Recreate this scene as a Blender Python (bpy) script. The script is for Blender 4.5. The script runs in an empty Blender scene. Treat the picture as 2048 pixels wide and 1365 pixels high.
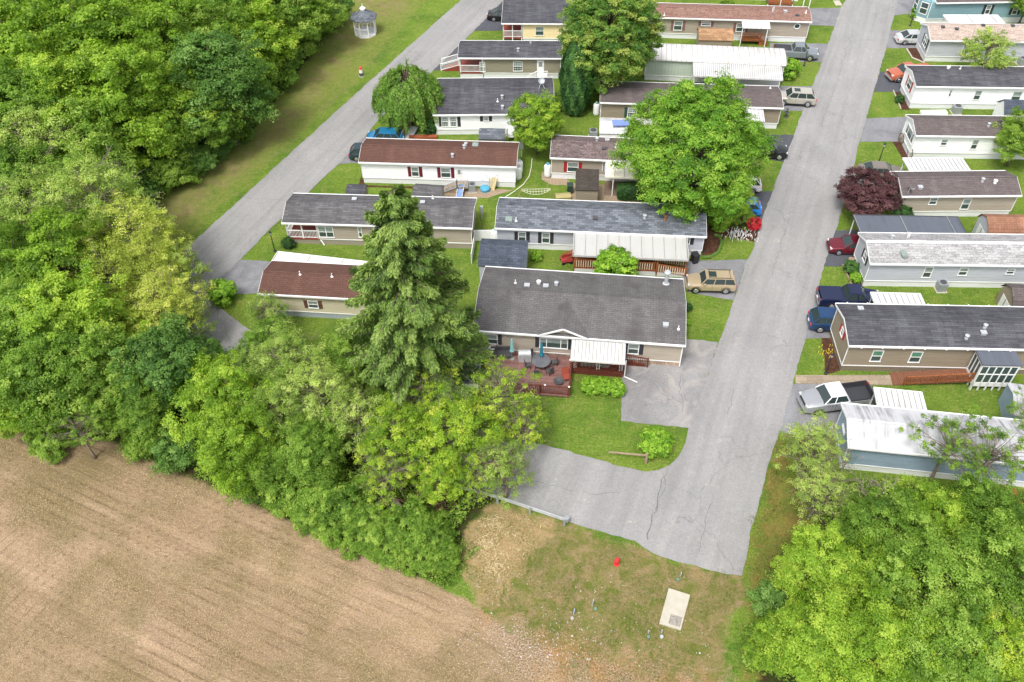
import bpy, bmesh, math, random
import numpy as np
from mathutils import Vector, Matrix
R = math.radians
scene = bpy.context.scene
COL = scene.collection

# ---------------------------------------------------------------- camera
CAM_H = 55.0; FPX = 1750.0; PITCH = R(45.626); ROLL = R(-0.984)
_f = Vector((0, math.cos(PITCH), -math.sin(PITCH))); _r = Vector((1, 0, 0)); _u = _r.cross(_f)
_c, _s = math.cos(ROLL), math.sin(ROLL)
AX = _r * _c + _u * _s; AY = -_r * _s + _u * _c; AZ = _f
cd = bpy.data.cameras.new('camera'); cam = bpy.data.objects.new('camera', cd); COL.objects.link(cam)
cd.sensor_width = 36.0; cd.lens = FPX / 2048 * 36.0; cd.clip_end = 3000; cd.clip_start = 1
m = Matrix((AX, AY, -AZ)).transposed().to_4x4(); m.translation = Vector((0, 0, CAM_H)); cam.matrix_world = m
scene.camera = cam
CP = Vector((0, 0, CAM_H))

# ---------------------------------------------------------------- sky, sun, exposure
SUN_EL, SUN_DIR = R(60), Vector((-0.40, -0.75, 0)).normalized()
w = bpy.data.worlds.new('World'); scene.world = w; w.use_nodes = True
nt = w.node_tree; bg = nt.nodes['Background']
sky = nt.nodes.new('ShaderNodeTexSky'); sky.sky_type = 'NISHITA'; sky.sun_disc = False
sky.sun_elevation = SUN_EL; sky.sun_rotation = math.atan2(SUN_DIR.x, SUN_DIR.y)
sky.air_density = 1.0; sky.dust_density = 4.0; sky.ozone_density = 1.0
hs = nt.nodes.new('ShaderNodeHueSaturation'); hs.inputs['Saturation'].default_value = 0.28
nt.links.new(sky.outputs[0], hs.inputs['Color']); nt.links.new(hs.outputs[0], bg.inputs[0])
bg.inputs[1].default_value = 0.15
sl = bpy.data.lights.new('sun', 'SUN'); sl.energy = 1.3; sl.angle = R(12); sl.color = (1, .965, .91)
so = bpy.data.objects.new('sun', sl); COL.objects.link(so)
sv = SUN_DIR * math.cos(SUN_EL) + Vector((0, 0, math.sin(SUN_EL)))
so.rotation_euler = sv.to_track_quat('Z', 'Y').to_euler(); so.location = (-60, -20, 90)
scene.view_settings.view_transform = 'Standard'; scene.view_settings.look = 'None'
scene.view_settings.exposure = 0.88; scene.view_settings.gamma = 1.0

# ---------------------------------------------------------------- survey helpers: a plan point from the drone picture
CR = dict(a=(680, 0, 4.876), b=(1080, 0, 4.876), c=(1450, 0, 5.689), d=(1740, 0, 5.688), e=(680, 220, 4.875),
          f=(1060, 220, 4.014), g=(1660, 210, 5.057), h=(1560, 420, 4.197), i=(1560, 680, 4.197), j=(940, 380, 3.793),
          k=(940, 520, 4.402), l=(960, 640, 6.024), m=(460, 360, 4.096), n=(1000, 760, 3.102), o=(1040, 1060, 4.096),
          p=(540, 640, 2.968), q=(1220, 100, 3.792), r=(740, 80, 6.205))
def X(k, x, y):
    o = CR[k]; return (o[0] + x / o[2], o[1] + y / o[2])
def ray(p):
    return (AX * ((p[0] - 1024) / FPX) - AY * ((p[1] - 682.5) / FPX) + AZ).normalized()
def G(p, z=0.0):
    d = ray(p); t = (z - CAM_H) / d.z
    return CP + d * t

# ---------------------------------------------------------------- object helpers
def link(o, parent=None):
    COL.objects.link(o)
    if parent is not None: o.parent = parent
    return o
def tag(o, label=None, cat=None, group=None, kind=None):
    if label: o['label'] = label
    if cat: o['category'] = cat
    if group: o['group'] = group
    if kind: o['kind'] = kind
    return o
def empty(name, loc=(0, 0, 0), rz=0.0, label=None, cat=None, group=None):
    o = bpy.data.objects.new(name, None); o.empty_display_size = .5
    o.location = loc; o.rotation_euler = (0, 0, rz); link(o)
    return tag(o, label, cat, group)
def mesh_np(name, V, F, mats, tint=None, nv=4, smooth=False):
    me = bpy.data.meshes.new(name); V = np.asarray(V, np.float32); F = np.asarray(F, np.int32).reshape(-1, nv)
    me.vertices.add(len(V)); me.vertices.foreach_set('co', V.ravel())
    me.loops.add(F.size); me.loops.foreach_set('vertex_index', F.ravel())
    me.polygons.add(len(F)); me.polygons.foreach_set('loop_start', np.arange(0, F.size, nv, dtype=np.int32))
    me.polygons.foreach_set('loop_total', np.full(len(F), nv, np.int32))
    if smooth: me.polygons.foreach_set('use_smooth', np.ones(len(F), bool))
    if tint is not None:
        a = me.attributes.new('tint', 'FLOAT', 'POINT'); a.data.foreach_set('value', np.asarray(tint, np.float32))
    me.update(); me.validate()
    for mm in mats: me.materials.append(mm)
    return me
class MB:
    def __init__(s): s.v = []; s.f = []; s.mi = []; s.M = None
    def _a(s, pts):
        b = len(s.v)
        for p in pts:
            p = Vector(p); s.v.append(tuple(s.M @ p) if s.M else tuple(p))
        return b
    def face(s, pts, mi=0):
        b = s._a(pts); s.f.append(tuple(range(b, b + len(pts)))); s.mi.append(mi)
    def box(s, x0, x1, y0, y1, z0, z1, mi=0):
        b = s._a([(x0, y0, z0), (x1, y0, z0), (x1, y1, z0), (x0, y1, z0), (x0, y0, z1), (x1, y0, z1), (x1, y1, z1), (x0, y1, z1)])
        for q in ((3, 2, 1, 0), (4, 5, 6, 7), (0, 1, 5, 4), (1, 2, 6, 5), (2, 3, 7, 6), (3, 0, 4, 7)):
            s.f.append(tuple(b + i for i in q)); s.mi.append(mi)
    def prism(s, poly, z0, z1, mi=0, top=None):
        n = len(poly); b = s._a([(p[0], p[1], z0) for p in poly] + [(p[0], p[1], z1) for p in poly])
        s.f.append(tuple(b + i for i in range(n - 1, -1, -1))); s.mi.append(mi)
        s.f.append(tuple(b + n + i for i in range(n))); s.mi.append(mi if top is None else top)
        for i in range(n):
            j = (i + 1) % n; s.f.append((b + i, b + j, b + n + j, b + n + i)); s.mi.append(mi)
    def xprism(s, prof, x0, x1, mi=0):       # closed (y,z) profile swept along x
        n = len(prof); b = s._a([(x0, p[0], p[1]) for p in prof] + [(x1, p[0], p[1]) for p in prof])
        s.f.append(tuple(b + i for i in range(n))); s.mi.append(mi)
        s.f.append(tuple(b + n + i for i in range(n - 1, -1, -1))); s.mi.append(mi)
        for i in range(n):
            j = (i + 1) % n; s.f.append((b + j, b + i, b + n + i, b + n + j)); s.mi.append(mi)
    def bar(s, a, b, w=.05, h=None, mi=0):
        a, b = Vector(a), Vector(b); h = h or w; d = (b - a)
        if d.length < 1e-6: return
        d.normalize(); u = Vector((0, 0, 1)) if abs(d.z) < .95 else Vector((1, 0, 0))
        r = d.cross(u).normalized(); u = r.cross(d)
        c = [(-1, -1), (1, -1), (1, 1), (-1, 1)]
        b0 = s._a([a + r * (x * w / 2) + u * (y * h / 2) for x, y in c] + [b + r * (x * w / 2) + u * (y * h / 2) for x, y in c])
        for q in ((3, 2, 1, 0), (4, 5, 6, 7), (0, 1, 5, 4), (1, 2, 6, 5), (2, 3, 7, 6), (3, 0, 4, 7)):
            s.f.append(tuple(b0 + i for i in q)); s.mi.append(mi)
    def tube(s, pts, rad, n=8, mi=0):
        pts = [Vector(p) for p in pts]
        if not hasattr(rad, '__len__'): rad = [rad] * len(pts)
        rings = []
        for i, p in enumerate(pts):
            d = (pts[min(i + 1, len(pts) - 1)] - pts[max(i - 1, 0)]).normalized()
            u = Vector((0, 0, 1)) if abs(d.z) < .9 else Vector((1, 0, 0))
            r = d.cross(u).normalized(); u = r.cross(d)
            rings.append(s._a([p + (r * math.cos(2 * math.pi * k / n) + u * math.sin(2 * math.pi * k / n)) * rad[i] for k in range(n)]))
        for i in range(len(rings) - 1):
            for k in range(n):
                k2 = (k + 1) % n
                s.f.append((rings[i] + k, rings[i] + k2, rings[i + 1] + k2, rings[i + 1] + k)); s.mi.append(mi)
        s.f.append(tuple(rings[0] + k for k in range(n - 1, -1, -1))); s.mi.append(mi)
        s.f.append(tuple(rings[-1] + k for k in range(n))); s.mi.append(mi)
    def lathe(s, prof, c=(0, 0), n=16, mi=0, z0=0):
        rings = [s._a([(c[0] + r * math.cos(2 * math.pi * k / n), c[1] + r * math.sin(2 * math.pi * k / n), z0 + z) for k in range(n)]) for r, z in prof]
        for i in range(len(rings) - 1):
            for k in range(n):
                k2 = (k + 1) % n; s.f.append((rings[i] + k, rings[i] + k2, rings[i + 1] + k2, rings[i + 1] + k)); s.mi.append(mi)
        s.f.append(tuple(rings[0] + k for k in range(n - 1, -1, -1))); s.mi.append(mi)
        s.f.append(tuple(rings[-1] + k for k in range(n))); s.mi.append(mi)
    def build(s, name, mats, parent=None, smooth=False, bevel=0):
        if not hasattr(mats, '__len__'): mats = [mats]
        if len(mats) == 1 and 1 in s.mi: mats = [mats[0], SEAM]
        me = bpy.data.meshes.new(name); me.from_pydata(s.v, [], s.f)
        for mm in mats: me.materials.append(mm)
        if len(mats) > 1: me.polygons.foreach_set('material_index', s.mi)
        bm = bmesh.new(); bm.from_mesh(me); bmesh.ops.recalc_face_normals(bm, faces=bm.faces); bm.to_mesh(me); bm.free()
        if smooth:
            for p in me.polygons: p.use_smooth = True
        o = bpy.data.objects.new(name, me); link(o, parent)
        if bevel:
            b = o.modifiers.new('bevel', 'BEVEL'); b.width = bevel; b.segments = 2; b.limit_method = 'ANGLE'
        return o

# ---------------------------------------------------------------- materials
def srgb(r, g, b, k=1.0):
    f = lambda c: ((c / 255) / 12.92 if c / 255 <= .04045 else ((c / 255 + .055) / 1.055) ** 2.4) * k
    return (f(r), f(g), f(b), 1)
_MC = {}
class NT:
    def __init__(s, name, rough=.85, spec=.25, metal=0):
        s.m = bpy.data.materials.new(name); s.m.use_nodes = True; s.t = s.m.node_tree
        s.b = s.t.nodes['Principled BSDF']; s.b.inputs['Roughness'].default_value = rough
        s.b.inputs['Specular IOR Level'].default_value = spec; s.b.inputs['Metallic'].default_value = metal
    def n(s, typ, **kw):
        nd = s.t.nodes.new('ShaderNode' + typ)
        for k, v in kw.items():
            if k.startswith('_'): setattr(nd, k[1:], v)
            else:
                key = k.replace('0', ' ') if not k.startswith('i') or not k[1:].isdigit() else int(k[1:])
                if isinstance(v, bpy.types.NodeSocket): s.t.links.new(v, nd.inputs[key])
                else: nd.inputs[key].default_value = v
        return nd
    def L(s, a, b): s.t.links.new(a, b)
    def coord(s, world=True, scale=(1, 1, 1), rot=(0, 0, 0)):
        src = s.n('NewGeometry').outputs['Position'] if world else s.n('TexCoord').outputs['Object']
        if any(rot): r_ = s.n('Mapping', Vector=src); r_.inputs['Rotation'].default_value = rot; src = r_.outputs[0]
        mp = s.n('Mapping', Vector=src); mp.inputs['Scale'].default_value = scale
        return mp.outputs[0]
    def noise(s, co, scale, detail=4, rough=.55, dist=0):
        return s.n('TexNoise', Vector=co, Scale=scale, Detail=detail, Roughness=rough, Distortion=dist).outputs['Fac']
    def ramp(s, fac, stops, interp='LINEAR'):
        r = s.n('ValToRGB', i0=fac); r.color_ramp.interpolation = interp
        e = r.color_ramp.elements
        while len(e) < len(stops): e.new(.5)
        for el, (p, c) in zip(e, stops):
            el.position = p; el.color = c if hasattr(c, '__len__') else (c, c, c, 1)
        return r.outputs[0]
    def mix(s, fac, a, b, mode='MIX'):
        nd = s.t.nodes.new('ShaderNodeMix'); nd.data_type = 'RGBA'; nd.blend_type = mode
        for v, i in ((fac, 0), (a, 6), (b, 7)):
            if isinstance(v, bpy.types.NodeSocket): s.t.links.new(v, nd.inputs[i])
            else: nd.inputs[i].default_value = v
        return nd.outputs[2]
    def math(s, op, a, b=0.0, clamp=False):
        nd = s.t.nodes.new('ShaderNodeMath'); nd.operation = op; nd.use_clamp = clamp
        for v, i in ((a, 0), (b, 1)):
            if isinstance(v, bpy.types.NodeSocket): s.t.links.new(v, nd.inputs[i])
            else: nd.inputs[i].default_value = v
        return nd.outputs[0]
    def attr(s, name): return s.n('Attribute', _attribute_name=name).outputs['Fac']
    def color(s, c):
        if isinstance(c, bpy.types.NodeSocket): s.t.links.new(c, s.b.inputs['Base Color'])
        else: s.b.inputs['Base Color'].default_value = c
    def bump(s, h, strength=.3, dist=.05):
        b = s.n('Bump', Strength=strength, Distance=dist, Height=h); s.t.links.new(b.outputs[0], s.b.inputs['Normal'])
def mul(c, k): return (c[0] * k, c[1] * k, c[2] * k, 1)
def paint(name, c, rough=.5, spec=.4, metal=0, var=.12, scale=1.5, coat=0):
    if name in _MC: return _MC[name]
    t = NT(name, rough, spec, metal); co = t.coord(False)
    n = t.noise(co, scale, 5, .6); t.color(t.ramp(n, [(.3, mul(c, 1 - var)), (.7, mul(c, 1 + var * .5))]))
    if coat: t.b.inputs['Coat Weight'].default_value = coat; t.b.inputs['Coat Roughness'].default_value = .05
    _MC[name] = t.m; return t.m
def siding(name, c, lap=.2, vertical=False):
    if name in _MC: return _MC[name]
    t = NT(name, .6, .3); src = t.n('TexCoord').outputs['Object']; sx = t.n('SeparateXYZ', Vector=src)
    if vertical:
        ax = t.math('ADD', sx.outputs[0], sx.outputs[1])
    else: ax = sx.outputs[2]
    fr = t.math('FRACT', t.math('MULTIPLY', ax, 1 / lap))
    h = t.ramp(fr, [(0, 0), (.12, .85), (.85, 1), (1, .1)])
    n = t.noise(t.coord(False, (.4, .4, 3)), 1.2, 5, .6)
    base = t.ramp(n, [(.3, mul(c, .9)), (.7, mul(c, 1.05))])
    lap_shade = t.ramp(fr, [(0, .72), (.14, 1.0), (1, 1.0)])  # shadow line at each lap, mixed into the siding colour
    t.color(t.mix(1.0, base, lap_shade, 'MULTIPLY')); t.bump(h, .5, .03)
    _MC[name] = t.m; return t.m
def shingle(name, c, c2=None, row=.19, contrast=.28, wide=2.6, streak=.25, blotch=None, fleck=None):
    if name in _MC: return _MC[name]
    t = NT(name, .95, .12); co = t.coord(False)
    br = t.n('TexBrick', Vector=co, Scale=1.0); br.offset = .5
    br.inputs['Brick Width'].default_value = row * wide; br.inputs['Row Height'].default_value = row
    br.inputs['Mortar Size'].default_value = .012; br.inputs['Bias'].default_value = 0
    c2 = c2 or mul(c, 1 + contrast * 1.6)
    br.inputs['Color1'].default_value = mul(c, 1 - contrast); br.inputs['Color2'].default_value = c2
    br.inputs['Mortar'].default_value = mul(c, .55)
    nfine = t.noise(t.coord(False, (1, 2.2, 1)), 7.0, 3, .7)
    col = t.mix(1.0, br.outputs['Color'], t.ramp(nfine, [(.3, .72), (.7, 1.22)]), 'MULTIPLY')
    ns = t.noise(t.coord(False, (.9, .12, .5)), 1.1, 6, .65)
    col = t.mix(1.0, col, t.ramp(ns, [(.3, 1 - streak), (.7, 1 + streak * .6)]), 'MULTIPLY')
    if blotch:
        nb = t.noise(t.coord(False, (.25, .3, .5)), 1.0, 5, .6)
        col = t.mix(t.ramp(nb, [(.5, 0.0), (.68, .75)]), col, blotch)
    if fleck:
        vf = t.n('TexVoronoi', Vector=t.coord(False, (1.3, 2.6, 1)), Scale=6.0)
        sep = t.n('SeparateColor', Color=vf.outputs['Color'])
        col = t.mix(t.ramp(sep.outputs[0], [(.70, 0.0), (.76, .6)]), col, fleck)
    t.color(col); t.bump(br.outputs['Fac'], -.25 if False else .25, .02)
    _MC[name] = t.m; return t.m
def metalroof(name, c, dirt, amount=.5, ribs=0, rough=.45):
    if name in _MC: return _MC[name]
    t = NT(name, rough, .4)
    n1 = t.noise(t.coord(False, (2.6, .16, .3)), 1.6, 6, .65); n2 = t.noise(t.coord(False, (.35, .35, .5)), 1.0, 5, .6)
    f = t.math('MULTIPLY', t.ramp(n1, [(.42, 0), (.66, 1)]), t.ramp(n2, [(.35, 0), (.62, 1)]))
    t.color(t.mix(t.math('MULTIPLY', f, amount), c, dirt)); _MC[name] = t.m; return t.m
_ra, _rb = G((1470, 860)), G((1640, 290)); RDIR = math.atan2(_rb.y - _ra.y, _rb.x - _ra.x)
def asphalt(name, c, var=.16, patch=None, cracks=True, pale=None, fine=.2):
    if name in _MC: return _MC[name]
    t = NT(name, .92, .2); co = t.coord()
    n1 = t.noise(co, .16, 6, .62, .6); n2 = t.noise(co, 9.0, 3, .7); n3 = t.noise(t.coord(True, (.05, .9, 1), (0, 0, -RDIR)), 1.0, 5, .6, .4); n4 = t.noise(co, 2.2, 5, .75)
    col = t.ramp(n1, [(.3, mul(c, 1 - var)), (.7, mul(c, 1 + var))])
    col = t.mix(1.0, col, t.ramp(n2, [(.3, 1 - fine), (.7, 1 + fine)]), 'MULTIPLY')
    col = t.mix(1.0, col, t.ramp(n3, [(.35, .90), (.65, 1.07)]), 'MULTIPLY'); col = t.mix(1.0, col, t.ramp(n4, [(.3, .94), (.7, 1.05)]), 'MULTIPLY')
    if patch: col = t.mix(t.ramp(t.noise(co, .35, 6, .65, 1.2), [(.5, 0), (.66, .65)]), col, patch)
    if pale: col = t.mix(t.ramp(t.math('ADD', t.noise(co, 1.5, 4, .7), t.math('MULTIPLY', n3, .35)), [(.80, 0), (.92, .55)]), col, pale)
    if cracks:
        wv = t.n('VectorMath', i0=co); wv.operation = 'ADD'
        nd = t.n('TexNoise', Vector=co, Scale=.9, Detail=4); sc = t.n('VectorMath', i0=nd.outputs['Color']); sc.operation = 'SCALE'; sc.inputs['Scale'].default_value = 1.6
        t.L(sc.outputs[0], wv.inputs[1])
        vo = t.n('TexVoronoi', Vector=wv.outputs[0], Scale=.13, _feature='DISTANCE_TO_EDGE')
        ck = t.ramp(vo.outputs['Distance'], [(.0, 1), (.003, .7), (.006, 0)])
        msk = t.ramp(t.noise(co, .09, 3), [(.47, 0), (.55, 1)])
        col = t.mix(t.math('MULTIPLY', t.math('MULTIPLY', ck, msk), .38), col, mul(c, .4))
    t.color(col); t.bump(n2, .25, .02); _MC[name] = t.m; return t.m
def leafmat(name, lo, mid, hi, trans=.35, var=.4):
    if name in _MC: return _MC[name]
    t = NT(name, .55, .35); a = t.attr('tint'); oi = t.n('ObjectInfo')
    a2 = t.math('ADD', a, t.math('MULTIPLY', t.math('SUBTRACT', oi.outputs['Random'], .5), var), True)
    col = t.ramp(a2, [(0.05, lo), (.5, mid), (.95, hi)])
    t.color(col); tr = t.n('BsdfTranslucent', Color=t.mix(1.0, col, (1.25, 1.35, .6, 1), 'MULTIPLY'))
    mx = t.n('MixShader', i0=trans, i1=t.b.outputs[0], i2=tr.outputs[0])
    t.L(mx.outputs[0], t.t.nodes['Material Output'].inputs['Surface']); _MC[name] = t.m; return t.m
def glassmat(name, c, rough=.08):
    if name in _MC: return _MC[name]
    t = NT(name, rough, .6); t.color(c); _MC[name] = t.m; return t.m

SEAM = paint('seam_grey', (.30, .29, .275, 1), .7, var=.3, scale=4)  # darker grey for raised roof ribs and seams, so they stand out
WHITE = paint('white_trim', (.78, .78, .77, 1), .45, var=.05)
WGLASS = glassmat('window_glass', (.05, .075, .07, 1)); BLIND = paint('window_blind', (.24, .29, .27, 1), .25, .5, var=.25, scale=3)
GGLASS = paint('green_blind', (.10, .24, .16, 1), .25, .5, var=.25, scale=3)
METAL = paint('galvanized', (.50, .52, .54, 1), .4, .5, .25, var=.15); STEEL = paint('grey_steel', (.33, .35, .37, 1), .45, .5, .3)
BLACK = paint('black_plastic', (.025, .025, .03, 1), .5, .4); DGREY = paint('dark_grey', (.07, .07, .075, 1), .6)
WOODR = paint('red_stained_wood', srgb(112, 60, 48, .85), .7, .25, var=.35, scale=4)
WOODB = paint('brown_cedar', srgb(160, 98, 62, .8), .75, .2, var=.35, scale=4)
WOODO = paint('grey_weathered_wood', srgb(170, 150, 125, .8), .85, .2, var=.3, scale=5)
BARK = paint('bark', (.15, .12, .09, 1), .95, .1, var=.45, scale=3); BARKL = paint('pale_bark', (.24, .20, .155, 1), .95, .1, var=.4, scale=3)
CONC = paint('concrete', (.44, .405, .335, 1), .9, .2, var=.12, scale=2)

# ---------------------------------------------------------------- ground
def PG(pts): return [G(p)[:2] for p in pts]
def sdf(P, poly):
    poly = np.array(poly); x, y = P[:, 0], P[:, 1]; d = np.full(len(P), 1e9); ins = np.zeros(len(P), bool)
    for i in range(len(poly)):
        a, b = poly[i], poly[(i + 1) % len(poly)]; e = b - a; L = (e ** 2).sum() + 1e-9
        t = np.clip(((x - a[0]) * e[0] + (y - a[1]) * e[1]) / L, 0, 1)
        d = np.minimum(d, np.hypot(x - a[0] - t * e[0], y - a[1] - t * e[1]))
        c = (a[1] > y) != (b[1] > y)
        with np.errstate(divide='ignore', invalid='ignore'):
            xi = a[0] + (y - a[1]) * (b[0] - a[0]) / (b[1] - a[1] if b[1] != a[1] else 1e-9)
        ins ^= c & (x < xi)
    return np.where(ins, d, -d)
FIELD = PG([(-700, 830), (0, 862), (110, 868), (230, 885), (330, 930), (450, 980), (590, 1045), (720, 1098), (850, 1160), (900, 1185), (960, 1215), (1010, 1262), (1080, 1290), (1160, 1315), (1240, 1335), (1330, 1420), (1400, 1700), (-500, 1900)])
GRAVEL = PG([(960, 1215), (1030, 1222), (1110, 1245), (1180, 1268), (1260, 1290), (1400, 1325), (1480, 1350), (1500, 1500), (1000, 1500), (1020, 1330)])
VERGE = PG([(905, 1090), (930, 1045), (990, 1005), (1135, 1050), (1280, 1100), (1330, 1118), (1400, 1138), (1485, 1160), (1500, 1180), (1450, 1240), (1450, 1420), (1300, 1500), (1050, 1300), (960, 1215)])
STRAW = PG([(925, 1085), (950, 1040), (1000, 1015), (1100, 1050), (1060, 1110), (1000, 1190), (950, 1190)])
STRIPW = PG([(700, 30), (640, 120), (570, 210), (520, 260), (470, 300), (400, 345), (340, 385), (270, 430), (290, 500), (350, 470), (420, 400), (480, 350), (560, 290), (610, 230), (660, 160), (720, 90), (790, 40), (860, -40), (740, -60)])
STRIPL = PG([(905, -60), (690, 190), (520, 345), (400, 455), (345, 520), (260, 560), (250, 430), (500, 220), (650, 30), (740, -60)])
RIGHTV = PG([(1560, 860), (1536, 930), (1500, 1070), (1485, 1150), (1500, 1230), (1480, 1365), (1600, 1365), (1640, 1150), (1620, 1000), (1580, 880)])
WOODF = PG([(-400, -200), (690, -60), (640, 90), (560, 190), (500, 270), (440, 320), (290, 390), (260, 480), (330, 560), (420, 680), (600, 800), (800, 925), (1000, 990), (930, 1060), (920, 1110), (900, 1175), (840, 1150), (720, 1098), (590, 1045), (450, 985), (330, 935), (230, 885), (100, 868), (-400, 830)])
WOODPOLY = PG([(1600, 1365), (1510, 1400), (1530, 1250), (1600, 1120), (1650, 1010), (1700, 960), (2300, 1000), (2300, 1700), (1600, 1700)])
xs = np.concatenate([[-1500, -700, -300, -150, -110], np.arange(-90, 90.1, .5), [110, 150, 300, 700, 1500]])
ys = np.concatenate([[-400, -100, -30, 5], np.arange(18, 140.1, .5), [160, 200, 300, 700, 2500]])
gx, gy = np.meshgrid(xs, ys); GP = np.stack([gx.ravel(), gy.ravel()], 1)
nx, ny = len(xs), len(ys); idx = np.arange(nx * ny).reshape(ny, nx)
GF = np.stack([idx[:-1, :-1], idx[:-1, 1:], idx[1:, 1:], idx[1:, :-1]], -1).reshape(-1, 4)
gme = mesh_np('ground', np.column_stack([GP, np.zeros(len(GP))]), GF, [], nv=4)
def setattr_(name, poly, soft):
    s = np.clip(.5 + sdf(GP, poly) / (2 * soft), 0, 1); a = gme.attributes.new(name, 'FLOAT', 'POINT')
    a.data.foreach_set('value', s.astype(np.float32)); return s
for nm, pl, sf in (('field', FIELD, .8), ('gravel', GRAVEL, 2.5), ('verge', VERGE, 1.2), ('straw', STRAW, 2.0), ('stripw', STRIPW, 3), ('stripl', STRIPL, 1.5), ('rightv', RIGHTV, 2), ('woodf', WOODF, 1.2), ('woodr', WOODPOLY, 1.2)):
    setattr_(nm, pl, sf)
_fa, _fb = G((230, 905)), G((640, 1085)); FDIR = math.atan2(_fb.y - _fa.y, _fb.x - _fa.x)
t = NT('ground_soil_grass', .97, .08); co = t.coord()
n1 = t.noise(co, .22, 6, .62, .5); n2 = t.noise(co, 1.6, 5, .65, .4); n3 = t.noise(co, 9, 3, .75); n4 = t.noise(co, .9, 6, .7, .8)
GRN, GRD, GRY = srgb(132, 158, 62, .64), srgb(100, 134, 50, .62), srgb(162, 172, 90, .64)
lawn = t.mix(t.ramp(n1, [(.35, 0), (.65, 1)]), GRD, GRN)
lawn = t.mix(t.ramp(n2, [(.5, 0), (.75, .6)]), lawn, GRY)
lawn = t.mix(t.ramp(n4, [(.52, 0), (.72, .5)]), lawn, srgb(172, 160, 102, .62)); lawn = t.mix(1.0, lawn, t.ramp(t.noise(co, 4.5, 4, .8), [(.32, .70), (.68, 1.26)]), 'MULTIPLY')
TAN, BRN, DRY = srgb(182, 158, 122, .6), srgb(142, 116, 88, .58), srgb(196, 172, 132, .66)
def edge(name, lo, hi, nz=n4, k=.9):      # soft, noisy patch edge
    return t.ramp(t.math('ADD', t.attr(name), t.math('MULTIPLY', t.math('SUBTRACT', nz, .5), k)), [(lo, 0), (hi, 1)])
col = t.mix(t.math('MULTIPLY', edge('stripl', .4, .7), t.ramp(n2, [(.38, .3), (.62, .85)])), lawn, srgb(146, 150, 80, .66))
col = t.mix(t.math('MULTIPLY', edge('stripw', .35, .8, n1, 1.2), t.ramp(t.noise(t.coord(True, (1, .45, 1), (0, 0, R(-40))), .5, 6, .65), [(.38, .05), (.62, .72)])), col, t.mix(t.ramp(n4, [(.35, 0), (.65, 1)]), BRN, TAN))
col = t.mix(t.math('MULTIPLY', edge('rightv', .4, .75), t.ramp(n4, [(.35, .15), (.6, .95)])), col, srgb(150, 128, 72, .68))
vg = t.mix(t.ramp(n4, [(.38, 0), (.62, 1)]), srgb(124, 132, 62, .62), t.mix(t.ramp(n2, [(.35, 0), (.65, 1)]), srgb(164, 142, 98, .66), TAN))
col = t.mix(edge('verge', .35, .6), col, vg)
col = t.mix(edge('straw', .35, .65), col, t.mix(t.ramp(n2, [(.3, 0), (.7, 1)]), srgb(180, 150, 104, .72), DRY))
# tilled field with faint drill rows and olive bands
rw = t.noise(t.coord(True, (.07, 2.3, 1), (0, 0, -FDIR)), 1.0, 4, .6, .3); rb = t.noise(t.coord(True, (.05, .45, 1), (0, 0, -FDIR)), 1.0, 4, .6, .8)
rf = t.noise(t.coord(True, (3, 12, 1), (0, 0, -FDIR)), 1.0, 4, .75)
fd = t.mix(t.ramp(rb, [(.36, 0), (.66, 1)]), srgb(168, 142, 112, .68), srgb(196, 168, 138, .74))
fd = t.mix(t.ramp(t.noise(co, .16, 5, .6), [(.42, 0), (.60, .75)]), fd, srgb(148, 134, 90, .58))
fd = t.mix(1.0, fd, t.ramp(rw, [(.36, .91), (.6, 1.05)]), 'MULTIPLY'); fd = t.mix(1.0, fd, t.ramp(rf, [(.3, .74), (.7, 1.25)]), 'MULTIPLY')
st1 = t.noise(t.coord(True, (3.5, 22, 1), (0, 0, -FDIR + .5)), 1.0, 2, .5); st2 = t.noise(t.coord(True, (3, 20, 1), (0, 0, -FDIR - .9)), 1.0, 2, .5); st3 = t.noise(co, 13, 3, .8)
fl = t.math('MAXIMUM', t.ramp(st1, [(.58, 0), (.66, 1)]), t.ramp(st2, [(.58, 0), (.66, 1)]))
wv = t.n('TexWave', Vector=t.coord(True, (1, 1, 1), (0, 0, -FDIR)), Scale=.42, Distortion=.9, Detail=3); wv.bands_direction = 'Y'; wv.inputs['Detail Scale'].default_value = .35
ctr = G((620, 1560)); rg = t.n('TexWave', Vector=t.n('VectorMath', i0=co, i1=(ctr.x, ctr.y, 0), _operation='SUBTRACT').outputs[0], Scale=.4, Distortion=1.2, Detail=3); rg.wave_type = 'RINGS'; rg.rings_direction = 'Z'; rg.inputs['Detail Scale'].default_value = .4
rmask = t.ramp(t.noise(co, .055, 2), [(.40, 0), (.60, 1)])
rows = t.mix(rmask, wv.outputs['Fac'], rg.outputs['Fac'])
fd = t.mix(t.math('MULTIPLY', t.ramp(rows, [(.0, .55), (.22, 0)]), t.ramp(t.noise(co, .3, 4, .6), [(.35, .2), (.6, 1)])), fd, srgb(118, 96, 68, .55))
fd = t.mix(t.math('MULTIPLY', fl, t.ramp(t.noise(co, .5, 4, .6), [(.35, .2), (.65, .6)])), fd, srgb(220, 196, 162, .72))
fd = t.mix(1.0, fd, t.ramp(st3, [(.32, .80), (.7, 1.16)]), 'MULTIPLY')
gr = t.mix(t.ramp(n3, [(.4, 0), (.6, 1)]), srgb(150, 124, 94, .6), srgb(196, 174, 146, .68))
gr = t.mix(t.ramp(n1, [(.42, 0), (.6, .8)]), gr, srgb(196, 146, 98, .72))
fd = t.mix(edge('gravel', .35, .7), fd, gr)
col = t.mix(edge('field', .42, .58, n2, .5), col, fd)
col = t.mix(t.math('MULTIPLY', edge('gravel', .5, .9), .75), col, gr)
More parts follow.
